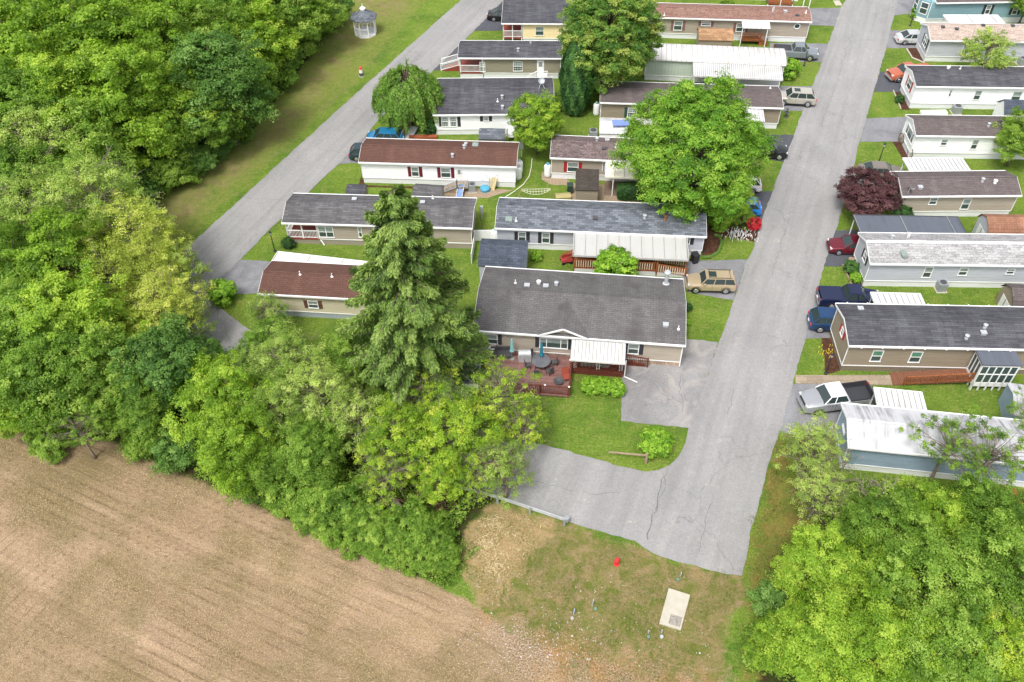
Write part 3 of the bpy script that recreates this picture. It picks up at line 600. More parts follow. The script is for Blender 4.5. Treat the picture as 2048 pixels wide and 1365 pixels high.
# A: yellow home
hA = House('mobile_home', 'yellow sided home with dark roof and red floored porch beside the black car', (1003, 48), (1150, 49), (1003, -40), 2.8, K_DK, S_YEL, SK_W, rise=1.0, body=(2.6, 0))
hA.window(X('a', 1905, 260), X('a', 1988, 348))
mb = MB(); mb.box(.1, 2.7, .3, 6, .6, .74); hA.part('porch_floor', mb, REDF)
mb = MB(); rail(mb, (.2, .34), (2.6, .34), .74, .74); hA.part('railing', mb, WHITE)
for xx in (.2, 1.4, 2.6): mb = MB(); mb.box(xx - .06, xx + .06, .29, .41, 0, 2.75); hA.part('porch_post', mb, WHITE)
# F: cream home under the spruce
hF = House('mobile_home', 'cream home with brown roof beside the loop road, partly behind the spruce', (516.2, 588.3), (800, 604), (544.2, 523.6), 2.85, K_BR, S_CRM, siding('blue_grey_skirting', srgb(196, 206, 214, .66), .3, True), ridge=X('m', 283, 752))
hF.window(X('m', 632, 988), X('m', 730, 1052), shut=SH_BR); hF.vents([(X('m', 575, 775), 'pipe'), (X('m', 836, 792), 'pipe')])
# G: the double wide with deck
hG = House('mobile_home', 'wide beige home with worn grey gabled roof, black shutters, red deck and white porch awning', (945, 661.5), (1371, 692), (951, 534), 2.85, K_G, S_BEIGE, STONE, ridge=(1369, 606), sk=.55); print('G rise', hG.rise, 'depth', hG.D, 'len', hG.L)
g0 = hG.at(X('k', 590, 668), 2.7)[0]; g1 = hG.at(X('k', 1048, 692), 2.7)[0]; gm = (g0 + g1) / 2; GR_ = hG.rise * .93; gz = 2.85 + GR_; yb = hG.D / 2 * GR_ / hG.rise - 1.6
mb = MB(); P_ = -.1
for sx_, ga in ((-1, g0), (1, g1)):        # cross gable: two slopes running back into the main roof
    mb.face([(ga, P_, 2.92), (gm, P_, gz + .1), (gm, yb + 1.6, gz + .1), (ga, .12, 2.98)] if sx_ < 0 else [(gm, P_, gz + .1), (ga, P_, 2.92), (ga, .12, 2.98), (gm, yb + 1.6, gz + .1)])
    mb.face([(ga, P_, 2.82), (ga, .12, 2.88), (gm, yb + 1.6, gz), (gm, P_, gz)] if sx_ < 0 else [(gm, P_, gz), (gm, yb + 1.6, gz), (ga, .12, 2.88), (ga, P_, 2.82)])
    mb.face([(ga, P_, 2.82), (gm, P_, gz), (gm, P_, gz + .1), (ga, P_, 2.92)])
hG.part('gable_roof', mb, K_G, hG.roof)
mb = MB(); mb.xprism([(0, 0), (0.01, 0), (.01, .01)], 0, .01)
mb = MB(); b = [(g0 + .3, hG.y0 - .012, 2.75), (g1 - .3, hG.y0 - .012, 2.75), (gm, hG.y0 - .012, gz - .1)]; mb.face(b); mb.face([(p[0], p[1] + .2, p[2]) for p in b][::-1]); hG.part('gable_wall', mb, S_BEIGE)
mb = MB()
for ga in (g0, g1): mb.bar((ga, P_ - .03, 2.86), (gm, P_ - .03, gz + .02), .05, .17)
hG.part('gable_fascia', mb, WHITE)
hG.window(X('k', 120, 648), X('k', 245, 742), shut=SH_B); hG.window(X('k', 612, 680), X('k', 860, 785), 'triple', shut=SH_B); hG.window(X('k', 1395, 735), X('k', 1482, 830), shut=SH_B)
hG.vents([(X('k', 400, 205), 'pipe'), (X('k', 502, 232), 'box'), (X('k', 605, 210), 'white'), (X('k', 667, 238), 'box'), (X('k', 760, 225), 'cap'), (X('k', 1725, 212), 'stack'), (X('k', 1722, 578), 'box'), (X('k', 1835, 610), 'pipe')])
v0, v1 = hG.onroof(X('k', 585, 300)), hG.onroof(X('k', 1560, 365)); mb = MB(); k = hG.rise * 2 / hG.D
mb.xprism([(hG.D / 2 - .35, 2.95 + k * (hG.D / 2 - .35) + .03), (hG.D / 2, 2.98 + hG.rise + .04), (hG.D / 2 + .35, 2.95 + k * (hG.D / 2 - .35) + .03), (hG.D / 2 + .35, 2.93 + k * (hG.D / 2 - .35)), (hG.D / 2 - .35, 2.93 + k * (hG.D / 2 - .35))], v0.x, v1.x); hG.part('ridge_vent', mb, K_G, hG.roof)
# deck of house G
dz = .28; dxl, dyb = hG.at(X('l', 80, 510), dz); dxr = hG.at(X('l', 1085, 850), dz)[0]; dyf = hG.at(X('l', 1085, 850 + 95 * .75), dz)[1]; dxl2 = hG.at(X('l', 300, 880), dz)[0]
DECKM = shingle('deck_boards', srgb(142, 106, 100, .8), row=.16, contrast=.14, streak=.08); DECKM.node_tree.nodes['Brick Texture'].inputs['Brick Width'].default_value = 4.0
py0 = hG.at(X('l', 1600, 660), dz)[1]; pxl = hG.at(X('l', 1095, 640), dz)[0]; pxr = hG.at(X('l', 1725, 690), dz)[0]
mb = MB(); mb.box(dxl, dxr, dyf, hG.y0 - .02, dz - .14, dz); hG.part('deck_floor', mb, DECKM)
mb = MB(); mb.box(dxl + .1, dxr - .1, dyf + .1, dyf + .15, -.02, dz - .14); mb.box(dxr - .15, dxr - .1, dyf + .15, 0, -.02, dz - .14); hG.part('deck_skirt', mb, WOODR)
mb = MB(); rail(mb, (dxl + .1, dyf + .08), (dxr - .08, dyf + .08), dz, dz, .16, .16); rail(mb, (dxr - .08, dyf + .3), (dxr - .08, py0 + .1), dz, dz, .16, .16); rail(mb, (dxl + .1, dyf + .3), (dxl + .1, -1.0), dz, dz, .16, .16); hG.part('deck_railing', mb, WOODR)
mb = MB()
for xx in (dxl + .1, (dxl + dxr) / 2 - 1, (dxl + dxr) / 2 + 1.6, dxr - .08): mb.lathe([(.09, 0), (.09, .05), (.01, .12)], (xx, dyf + .08), 8, z0=dz + 1.04)
hG.part('post_cap', mb, WHITE)
pz = .5
mb = MB(); mb.box(dxr + .01, pxr, py0, hG.y0 - .02, pz - .14, pz); hG.part('porch_floor', mb, WOODR)
mb = MB(); mb.box(dxr + .7, pxr - 1.2, py0 + .5, hG.y0 - .6, pz + .004, pz + .02); hG.part('rug', mb, paint('patterned_rug', srgb(178, 190, 180, .7), .9, var=.4, scale=5))
mb = MB(); mb.box(dxr + .05, pxr - .05, py0 + .02, py0 + .07, 0, pz - .14); hG.part('porch_skirt', mb, WOODR)
mb = MB(); rail(mb, (dxr + .05, py0 + .06), (pxr, py0 + .06), pz, pz, .3, .14)
for cx_ in (dxr + (pxr - dxr) * .28, dxr + (pxr - dxr) * .74):       # sunburst infill
    for a_ in range(-4, 5): mb.bar((cx_, py0 + .06, pz + .18), (cx_ + math.sin(a_ * .3) * .9, py0 + .06, pz + .18 + .7 * math.cos(a_ * .25)), .035)
rail(mb, (pxr - .02, py0 + .1), (pxr - .02, py0 + 1.4), pz, pz, .15, .12); hG.part('porch_railing', mb, WOODR)
ax0, ayb = hG.at(X('l', 1105, 235), 3.0); ax1 = hG.at(X('l', 1757, 270), 3.0)[0]; ayf = hG.at(X('l', 1430, 500), 2.75)[1]
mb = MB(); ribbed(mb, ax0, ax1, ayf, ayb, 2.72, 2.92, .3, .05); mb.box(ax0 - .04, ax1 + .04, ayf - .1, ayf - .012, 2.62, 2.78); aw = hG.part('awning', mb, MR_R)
for u in (1140, 1420, 1700):
    xx = hG.at(X('l', u, 600), pz + 1)[0]; mb = MB()
    mb.bar((xx - .12, py0 + .15, pz), (xx - .12, py0 + .15, 2.7), .04); mb.bar((xx + .12, py0 + .15, pz), (xx + .12, py0 + .15, 2.7), .04)
    for zq in range(7): z_ = pz + .1 + zq * .25; mb.bar((xx - .12, py0 + .15, z_), (xx + .12, py0 + .15, z_ + .22), .03)
    hG.part('awning_post', mb, WHITE, aw)
mb = MB(); mb.tube([(ax1 - .05, ayf - .05, 2.65), (pxr + .1, py0 - .1, 2.2), (pxr + .1, py0 - .1, .25), (pxr + 1.2, py0 - .5, .1)], .05, 8); hG.part('downspout', mb, WHITE)
mb = MB(); sx0 = pxr
for i in range(5): mb.box(sx0 + .02 + .36 * i, sx0 + .02 + .36 * (i + 1), py0 + 1.4, py0 + 2.7, 0, max(.04, pz - .12 * (i + 1) + .02))
rail(mb, (sx0 + .1, py0 + 1.35), (sx0 + 2.0, py0 + 1.35), pz - .05, .1, .16, .12); rail(mb, (sx0 + .1, py0 + 2.75), (sx0 + 2.0, py0 + 2.75), pz - .05, .1, .16, .12); hG.part('porch_steps', mb, WOODR)
mb = MB(); mb.bar((hG.x1 - .02, hG.y0 - .06, .1), (hG.x1 - .02, hG.y0 - .06, 2.6), .09); hG.part('downspout', mb, WHITE)
# H: grey roof, long porch
hH = House('mobile_home', 'pale grey mobile home with slate grey roof and a long grey panelled patio cover', (990, 457.3), (1413, 474.6), (998.5, 397.4), 2.6, K_MG, S_LGR, SK_W, ridge=X('j', 208, 125))
hH.window(X('j', 365, 318), X('j', 425, 395), shut=SH_B); hH.window(X('j', 545, 324), X('j', 605, 405), shut=SH_B); hH.window(X('j', 1632, 365), X('j', 1665, 412), 'slider', shut=SH_B)
hH.vents([(X('j', 317, 108), 'dark'), (X('j', 295, 225), 'sky'), (X('j', 350, 235), 'pipe'), (X('j', 948, 220), 'dark'), (X('j', 1325, 215), 'cap'), (X('j', 1478, 228), 'rust'), (X('j', 1652, 240), 'dark'), (X('j', 1708, 232), 'pipe')])
zb, zf = 2.5, 2.25; u0 = hH.at(X('j', 793, 320), zb)[0]; u1 = hH.at(X('j', 1640, 358), zb)[0]; vf = hH.at(X('j', 790, 498), zf)[1]
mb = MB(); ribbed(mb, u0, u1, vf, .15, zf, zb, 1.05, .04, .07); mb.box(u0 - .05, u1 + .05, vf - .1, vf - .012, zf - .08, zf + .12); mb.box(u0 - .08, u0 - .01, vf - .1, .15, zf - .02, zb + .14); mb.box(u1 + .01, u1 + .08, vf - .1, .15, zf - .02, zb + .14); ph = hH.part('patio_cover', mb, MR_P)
mb = MB(); fy = vf + .2; mb.box(u0 + .1, u0 + (u1 - u0) * .72, fy, hH.y0 - .03, .5, .62); hH.part('porch_floor', mb, WOODB)
mb = MB(); mb.box(u0 + .1, u1, fy - .02, fy + .03, 0, .5); hH.part('lattice_skirt', mb, siding('white_lattice', (.62, .62, .62, 1), .1, True))
mb = MB(); rail(mb, (u0 + .1, fy), (u0 + (u1 - u0) * .72, fy), .62, .62, .22, .13, .09, bmi=1); hH.part('porch_railing', mb, [WOODB, PALEW])
mb = MB(); rail(mb, (u0 + (u1 - u0) * .74, fy - .05), (u1 + .1, fy - .05), .55, .1, .22, .13, .09, bmi=1); rail(mb, (u0 + (u1 - u0) * .72, fy + 1.3), (u1 + .1, fy + 1.3), .6, .12, .22, .13, .09, bmi=1); hH.part('ramp_railing', mb, [WOODB, PALEW])
mb = MB(); mb.face([(u0 + (u1 - u0) * .72, fy + .02, .62), (u1 + .1, fy + .02, .06), (u1 + .1, fy + 1.28, .06), (u0 + (u1 - u0) * .72, fy + 1.28, .62)]); mb.face([(u0 + (u1 - u0) * .72, fy + .02, .54), (u0 + (u1 - u0) * .72, fy + 1.28, .54), (u1 + .1, fy + 1.28, .02), (u1 + .1, fy + .02, .02)]); hH.part('ramp', mb, WOODB)
for kf in (0, .25, .5, .75, 1): xx = u0 + .1 + (u1 - u0 - .2) * kf; mb = MB(); mb.bar((xx, fy, .1), (xx, fy, zf), .12); hH.part('post', mb, WOODB, ph)
mb = MB(); mb.box(u0 + .5, u0 + (u1 - u0) * .7, hH.y0 - .04, hH.y0 - .004, .75, 2.3); hH.part('porch_panel', mb, WOODB)
mb = MB(); mb.bar((u0 - .9, -.9, .1), (u0 + .1, -.9, .7), .9, .08); rail(mb, (u0 - 1.0, -1.4), (u0 + .05, -1.4), .05, .62, .2); hH.part('side_steps', mb, WOODB)
# I: tan home with red shutters
hI = House('mobile_home', 'tan home with mixed brown roof and bright red shutters, partly behind the maple', (1100, 316.5), (1470, 333), (1104, 272.3), 2.75, K_MX, S_TAN, SK_W, ridge=X('f', 168, 252))
hI.window(X('f', 300, 418), X('f', 387, 500), shut=SH_R)
hI.vents([(X('f', 537, 250), 'cap'), (X('f', 620, 248), 'box'), (X('f', 594, 312), 'dark'), (X('f', 690, 300), 'pipe')])
u0 = hI.at(X('f', 605, 412), 2.65)[0]; vf = hI.at(X('f', 605, 540), 2.35)[1]
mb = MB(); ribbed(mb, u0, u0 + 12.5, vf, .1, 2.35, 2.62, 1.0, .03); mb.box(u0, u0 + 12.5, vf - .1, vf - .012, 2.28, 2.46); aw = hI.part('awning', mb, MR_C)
for i in range(5): mb = MB(); mb.bar((u0 + .9 + i * 2.8, vf + .1, 0), (u0 + .9 + i * 2.8, vf + .1, 2.35), .09); hI.part('post', mb, WHITE, aw)
mb = MB(); mb.box(u0 + .1, u0 + 12, vf + .1, hI.y0 - .04, -.01, .05); hI.part('patio_floor', mb, paint('patio_carpet', srgb(150, 128, 110, .55), .95))
q = hI.front(X('f', 592, 455)); mb = MB(); mb.box(q[0] - .16, q[0] + .16, hI.y0 - .03, hI.y0 - .004, q[1] - .62, q[1] + .62); pq = hI.part('number_plaque', mb, WHITE)
for i in range(4): mb = MB(); mb.box(q[0] - .07, q[0] + .07, hI.y0 - .045, hI.y0 - .031, q[1] + .4 - i * .28 - .09, q[1] + .4 - i * .28 + .09); hI.part('number', mb, BLACK, pq)
# J: brown roof home behind the maple
hJ = House('mobile_home', 'tan home with dark brown roof reaching to the beige crossover, behind the maple', (1199.7, 206), (1566.5, 217.5), (1201, 164), 2.8, K_GB, S_TAUPE, SK_W, ridge=X('b', 588, 860))
hJ.window(X('b', 858, 1050), X('b', 940, 1148), shut=SH_G, grid=True)
hJ.vents([(X('c', 515, 1008), 'pipe')])
u0, v0 = hJ.at((1488, 226), 2.6); mb = MB(); ribbed(mb, u0, u0 + 2.2, -2.2, .1, 2.35, 2.6, .4, .04); hJ.part('awning', mb, MR_W)
# K: pale green home with barrel metal roof
barrel = [(0, 0)] + [(.5 - .5 * math.cos(a * math.pi / 12), .02 + .62 * math.sin(a * math.pi / 12)) for a in range(0, 13)] + [(1, 0)]
hK = House('mobile_home', 'pale green home under a curved ribbed white metal roof with corrugated awning', (1290, 120.5), (1572, 133), (1290, 88.5), 2.8, MR_R, S_GREEN, SK_W, prof=barrel, rise=.6)
mb = MB()
for i in range(int(hK.L / .62) + 1):
    xx = .02 + i * .62; n_ = [(hK.D * u, 2.8 + v) for u, v in barrel[1:-1]]
    mb.xprism([(hK.D / 2 + (y - hK.D / 2) * 1.012, z + .035) for y, z in n_] + [(y, z - .01) for y, z in n_][::-1], xx, xx + .05)
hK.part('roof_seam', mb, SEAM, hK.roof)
u0 = hK.at(X('b', 1490, 620), 2.75)[0]; u1 = hK.at(X('c', 645, 770), 2.75)[0]; vf = hK.at(X('c', 300, 895), 2.4)[1]
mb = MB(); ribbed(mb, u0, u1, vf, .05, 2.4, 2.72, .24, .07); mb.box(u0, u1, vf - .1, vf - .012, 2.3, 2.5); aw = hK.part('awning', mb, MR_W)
for xx in (u0 + .2, (u0 + u1) / 2, u1 - .3): mb = MB(); mb.bar((xx, vf + .1, 0), (xx, vf + .1, 2.4), .08); hK.part('post', mb, WHITE, aw)
mb = MB(); mb.face([(u1 - 6, vf + .3, .7), (u1 - .6, vf - .7, .08), (u1 - .6, vf + .6, .08), (u1 - 6, vf + 1.6, .7)]); mb.bar((u1 - 6, vf + .2, 1.5), (u1 - .6, vf - .75, .95), .06); mb.bar((u1 - 6, vf + .2, .6), (u1 - .6, vf - .75, .08), .06, .18)
for kf in (.45, .5, .55): mb.bar((u1 - 6 + 5.4 * kf, vf + .2 - .95 * kf, 0), (u1 - 6 + 5.4 * kf, vf + .2 - .95 * kf, 1.25), .05)
hK.part('ramp', mb, WOODO)
# L: red brown roof home
hL = House('mobile_home', 'taupe home with long red brown shingle roof, mauve shutters and a round porthole window', (1300, 35.6), (1623.5, 45), (1300, 7), 2.9, K_RD, S_TAN, SK_W, ridge=X('b', 1140, 70))
for p0, p1 in (((1310, 205), (1382, 298)), ((1575, 212), (1662, 255)), ((1920, 228), (1995, 312))): hL.window(X('b', *p0), X('b', *p1), shut=SH_P)
hL.vents([(X('b', 1212, 152), 'pipe'), (X('c', 545, 135), 'twin'), (X('c', 685, 138), 'box'), (X('c', 822, 180), 'dark'), (X('c', 920, 148), 'pipe')])
q = hL.front(X('c', 820, 300)); mb = MB()
mb.tube([(q[0] + .36 * math.cos(a * math.pi / 8), hL.y0 - .03, q[1] + .36 * math.sin(a * math.pi / 8)) for a in range(17)], .07, 6); rw_ = hL.part('round_window', mb, WHITE)
mb = MB(); mb.face([(q[0] + .34 * math.cos(a * math.pi / 8), hL.y0 - .02, q[1] + .34 * math.sin(a * math.pi / 8)) for a in range(16)]); hL.part('pane', mb, WGLASS, rw_)
u0 = hL.at(X('c', 190, 250), 2.8)[0]; u1 = hL.at(X('c', 510, 262), 2.8)[0]; vf = hL.at(X('c', 350, 330), 2.5)[1]
mb = MB(); ribbed(mb, u0, u1, vf, .02, 2.5, 2.78, .6, .03); aw = hL.part('awning', mb, MR_W)
for xx in (u0 + .1, u1 - .3): mb = MB(); mb.bar((xx, vf + .1, 0), (xx, vf + .1, 2.5), .1); hL.part('post', mb, WHITE, aw)
mb = MB(); mb.box(u0 + .2, u1 - 1, vf + .4, .25, .6, .72); rail(mb, (u0 + .2, vf + .4), (u1 - 1, vf + .4), .72, .72); rail(mb, (u1 - .9, vf + .4), (u1, vf + .4), .7, .05)
for i in range(4): mb.box(u1 - 1 + .25 * i, u1 - .75 + .25 * i, vf + .45, .1, 0, .55 - .14 * i)
hL.part('porch', mb, WOODB)
# M: topmost tan home, only its wall shows
hM = House('mobile_home', 'taupe home cut by the top edge of the photo, with porch posts and brown railing', (1330, -44), (1608, -36), (1330, -80), 2.9, K_RD, S_TAN, SK_W)
hM.window((1396, -12), (1418, 1), shut=SH_P); hM.window((1538, -8), (1552, 3), shut=SH_P); hM.door((1560, -12), (1574, 8))
u0, v0 = hM.at((1535, 12), .2); u1 = hM.at((1618, 15), .2)[0]
for kf in (0, .3, .6, .85, 1): mb = MB(); mb.bar((u0 + (u1 - u0) * kf, v0, 0), (u0 + (u1 - u0) * kf, v0, 2.7), .1); hM.part('porch_post', mb, WHITE)
mb = MB(); rail(mb, (u0, v0), (u0 + (u1 - u0) * .6, v0), .5, .5); mb.box(u0, u0 + (u1 - u0) * .6, v0, .2, .38, .5); hM.part('porch', mb, WOODB)
# N: teal home
hN = House('mobile_home', 'teal sided home with white angled bay end and dark shutters in the top right corner', X('d', 757, 40), (2130, 3), X('d', 700, -160), 3.0, K_GB, S_TEAL, SK_W, rise=.8, body=(-.6, 0))
hN.window(X('d', 1335, 58), X('d', 1350, 162), shut=SH_B); hN.window(X('d', 1640, 75), X('d', 1662, 165), shut=SH_B); 
bx_, by0, by1 = hN.x0, hN.y0 + .05, hN.y0 + 4.0; bp = [(bx_ - .003, by0), (bx_ - .003, by1), (bx_ - 1.1, by1 - 1.1), (bx_ - 1.1, by0 + 1.1)]
mb = MB(); mb.prism(bp, .7, 2.95); hN.part('bay', mb, S_TEAL); mb = MB(); mb.prism(bp, -.02, .69); hN.part('bay_skirting', mb, SK_W)
for a_, b_ in ((bp[3], bp[0]), (bp[2], bp[3])):
    A_, B_ = Vector((a_[0], a_[1], 0)), Vector((b_[0], b_[1], 0)); d_ = (B_ - A_).normalized(); n_ = Vector((d_.y, -d_.x, 0)); n_ = n_ if (n_.x < 0 or n_.y < 0) else -n_
    P0, P1 = A_.lerp(B_, .18) + n_ * .04, A_.lerp(B_, .82) + n_ * .04; mb = MB()
    for z_ in (1.2, 1.95, 2.7): mb.bar(P0 + Vector((0, 0, z_)), P1 + Vector((0, 0, z_)), .07, .08)
    for P_w in (P0, P1): mb.bar(P_w + Vector((0, 0, 1.2)), P_w + Vector((0, 0, 2.7)), .07)
    wn = hN.part('window', mb, WHITE); mb = MB(); q_ = n_ * -.01; mb.face([P0 + q_ + Vector((0, 0, 1.22)), P1 + q_ + Vector((0, 0, 1.22)), P1 + q_ + Vector((0, 0, 2.68)), P0 + q_ + Vector((0, 0, 2.68))]); mb.build('pane', WGLASS, wn)
P_ = -.1
# O
hO = House('mobile_home', 'white sided home with pinkish tan shingle roof next to the silver sedan', (1861, 82), (2160, 87), (1842, 47.5), 2.9, K_PK, S_LGR, SK_W, ridge=X('d', 650, 290))
hO.window(X('d', 1075, 500), X('d', 1098, 622)); hO.window(X('d', 635, 388), X('d', 630, 556), 'double', shut=SH_B, face='e')
hO.vents([(X('d', 828, 312), 'dark'), (X('d', 985, 335), 'dark'), (X('d', 1285, 292), 'dark'), (X('d', 1620, 297), 'dark')])
# P
hP = House('mobile_home', 'bright white home with charcoal roof and red trimmed end window beside the orange pickup', (1832, 174), (2160, 178.5), (1811.3, 132.7), 2.95, K_DK, S_WHITE, SK_W, ridge=X('d', 475, 815))
hP.window(X('d', 912, 1022), X('d', 914, 1102)); hP.window(X('d', 1205, 1030), X('d', 1240, 1138)); hP.window(X('d', 1635, 1042), X('d', 1695, 1150)); hP.window(X('d', 452, 868), X('d', 448, 1045), 'two', shut=SH_R, face='e')
hP.vents([(X('d', 888, 785), 'white'), (X('d', 1025, 788), 'pipe')])
# Q
hQ = House('mobile_home', 'white home with grey brown roof and two wagon wheels leaning on its end wall', (1831.6, 272.3), (2160, 277), (1809, 231.7), 2.95, K_GB, S_WHITE, SK_W, ridge=X('g', 835, 150))
hQ.window(X('g', 1132, 350), X('g', 1175, 410)); hQ.window(X('g', 1450, 352), X('g', 1475, 448)); hQ.window(X('g', 795, 180), X('g', 825, 405), 'triple', face='e')
hQ.vents([(X('g', 1602, 215), 'cap'), (X('g', 1750, 190), 'cap')])
# R
hR = House('mobile_home', 'beige home with grey brown roof and small satellite dish, behind the purple maple', (1804.4, 393.9), (2043, 392), (1778.6, 345.5), 2.75, K_GB, S_BEIGE, SK_W, ridge=X('g', 695, 740))
hR.window(X('g', 1018, 938), X('g', 1070, 1008)); hR.window(X('g', 1355, 948), X('g', 1392, 1055)); hR.window(X('g', 668, 862), X('g', 665, 1035), 'two', shut=SH_R, face='e')
hR.vents([(X('g', 1540, 775), 'cap'), (X('g', 1668, 788), 'white'), (X('g', 910, 840), 'box')])
v = hR.onroof(X('g', 790, 890)); mb = MB(); mb.lathe([(.03, 0), (.25, .03), (.4, .1), (.42, .12), (.25, .06), (.03, .03)], n=16); dm = Matrix.Translation((v.x, v.y, v.z + .55)) @ Matrix.Rotation(R(55), 4, 'Y')
mb.v = [tuple(dm @ Vector(p)) for p in mb.v]; hR.part('satellite_dish', mb, METAL, hR.roof); mb = MB(); mb.bar((v.x, v.y, v.z - .1), (v.x, v.y, v.z + .55), .05); mb.bar((v.x, v.y, v.z + .5), (v.x + .5, v.y, v.z + .45), .04); hR.part('dish_mount', mb, METAL, hR.roof)
# S
hS = House('mobile_home', 'light grey home with pale shingle roof next to the dark red sedan', (1739.9, 528.4), (2180, 534), (1720.1, 467.7), 2.95, K_LG, S_LGR, SK_W, ridge=X('h', 735, 268), cap=WHITE)
for p0, p1 in (((1222, 478), (1257, 568)), ((1515, 485), (1560, 550)), ((1912, 492), (1957, 540))): hS.window(X('h', *p0), X('h', *p1))
hS.window(X('h', 718, 338), X('h', 712, 452), 'two', shut=SH_B, face='e')
hS.vents([(X('h', 938, 240), 'cap'), (X('h', 1075, 235), 'twin'), (X('h', 2032, 335), 'pipe')])
v = hS.onroof(X('h', 1036, 362)); mb = MB(); mb.box(v.x - .25, v.x + .25, v.y - .6, v.y + .6, v.z - .06, v.z + .12); hS.part('skylight', mb, BLIND, hS.roof)
# T
hT = House('mobile_home', 'long taupe home with dark grey roof, snow guards and a glazed entry porch', (1697.5, 692.3), (2180, 702.5), (1670.8, 609.4), 3.3, K_DK, S_TAUPE, siding('taupe_skirting', srgb(160, 146, 126, .6), .3, True), ridge=X('h', 548, 915))
hT.window(X('h', 785, 1178), X('h', 838, 1272), blind=GGLASS); hT.window(X('h', 1110, 1188), X('h', 1165, 1280), blind=GGLASS); hT.window(X('h', 528, 975), X('h', 522, 1075), 'two', shut=SH_R, face='e')
hT.vents([(X('h', 673, 835), 'box'), (X('h', 1562, 1080), 'cap'), (X('h', 1716, 990), 'cap'), (X('h', 1705, 1038), 'box')])
for i in range(14):
    mb = MB(); xx = 1 + i * 1.7; mb.box(xx - .05, xx + .05, -.2, -.132, 3.22, 3.3); mb.box(xx - .05, xx + .05, hT.D + .132, hT.D + .2, 3.22, 3.42); hT.part('gutter_bracket', mb, WHITE)
u0, vb = hT.at(X('h', 1660, 1168), 3.3); u1 = hT.at(X('h', 1975, 1175), 3.3)[0]; vf = hT.at(X('i', 1700, 215), 3.0)[1]
EP = MB(); EP.box(u0 - .1, u1 + .1, vf - .1, .05, 3.05, 3.17); ep = hT.part('entry_porch', EP, MR_G)
mb = MB(); mb.box(u0, u1, vf, vf + .08, .5, .95)
n_ = 5
for i in range(n_ + 1): xx = u0 + (u1 - u0 - .1) * i / n_; mb.box(xx, xx + .1, vf, vf + .1, 0, 3.0)
mb.box(u0 - .02, u1 + .02, vf - .03, vf + .11, 2.85, 3.04); mb.box(u0, u1, vf - .01, vf + .09, 1.9, 1.98)
for i in range(4): yy = vf + .1 + (-.1 - vf) * i / 3; mb.box(u0, u0 + .1, yy, yy + .1, 0, 3.0)
mb.box(u0 - .02, u0 + .09, vf + .12, .2, 2.85, 3.04); mb.box(u0 + .01, u0 + .08, vf + .12, .2, .5, .95); hT.part('porch_frame', mb, WHITE, ep)
mb = MB(); mb.box(u0 + .04, u1 - .04, vf + .04, vf + .06, .95, 2.85); mb.box(u0 + .04, u0 + .06, vf + .07, .2, .95, 2.85); hT.part('pane', mb, WGLASS, ep)
mb = MB(); mb.box(u0 + .05, u1 - .05, vf + .08, hT.y0, .4, .5); hT.part('floor', mb, CONC, ep)
# T ramp of red boards
r0 = hT.at(X('i', 925, 300), .05); r1 = hT.at(X('i', 950, 380), .05); r2 = hT.at(X('i', 1600, 330), .8)
mb = MB(); y0_, y1_ = hT.y0 - 1.75, hT.y0 - .1; y0_ = r1[1]
mb.face([(r0[0], y0_, .05), (u0, y0_, .75), (u0, y1_, .75), (r0[0], y1_, .05)]); mb.face([(r0[0], y1_, .0), (u0, y1_, .65), (u0, y0_, .65), (r0[0], y0_, .0)])
RAMPM = shingle('ramp_boards', srgb(150, 104, 82, .66), row=4, contrast=.06, streak=.05); RAMPM.node_tree.nodes['Brick Texture'].inputs['Brick Width'].default_value = .16
rp = hT.part('ramp', mb, RAMPM)
mb = MB(); rail(mb, (r0[0] + .8, y0_), (u0 - .1, y0_), .1, .74, .16, .12, .045); hT.part('ramp_railing', mb, WOODB, rp)
# U: blue metal home with weathered roof
hU = House('mobile_home', 'blue corrugated metal home with weathered white roof beside the woods', (1695.8, 894.8), (2110, 936.5), (1682.7, 808.7), 3.0, MR_D, S_BLUE, SK_W, ridge=X('i', 570, 665), rise=.7)
hU.window(X('i', 535, 700), X('i', 542, 800), 'slider', face='e')
mb = MB(); mb.box(hU.x0, hU.x0 + .9, hU.y0 - .035, hU.y0 - .003, .75, 2.8); hU.part('corner_panel', mb, S_TEAL)

# ---------------------------------------------------------------- vehicles
TYRE = paint('tyre_rubber', (.018, .018, .02, 1), .85, .2); RIM = paint('alloy_rim', (.5, .51, .53, 1), .3, .6, .7); CGL = glassmat('car_glass', (.03, .045, .045, 1), .05); CHR = paint('chrome', (.6, .6, .62, 1), .2, .5, .9)
LHT = glassmat('headlight_lens', (.55, .56, .55, 1), .1); TLT = paint('tail_light_red', (.5, .02, .03, 1), .25, .5); UND = paint('car_underside', (.02, .02, .02, 1), .9); LIN = paint('bed_liner', (.04, .042, .048, 1), .7)
SPEC = {  # L, W, H, hood height, belt height, [windshield base, roof front, roof rear, rear glass base] as fractions from the nose, bed start
    'sedan': (4.8, 1.82, 1.45, .86, .93, (.27, .42, .72, .88), None), 'hatch': (4.1, 1.74, 1.5, .92, .98, (.2, .37, .84, .96), None), 'suv': (4.6, 1.86, 1.72, 1.02, 1.12, (.24, .37, .86, .97), None),
    'boxy': (4.42, 1.78, 1.70, 1.05, 1.12, (.27, .37, .93, .985), None), 'pickup': (5.5, 1.9, 1.8, 1.12, 1.2, (.24, .34, .54, .60), .605), 'bigpickup': (5.9, 2.03, 1.88, 1.18, 1.26, (.24, .33, .545, .60), .605)}
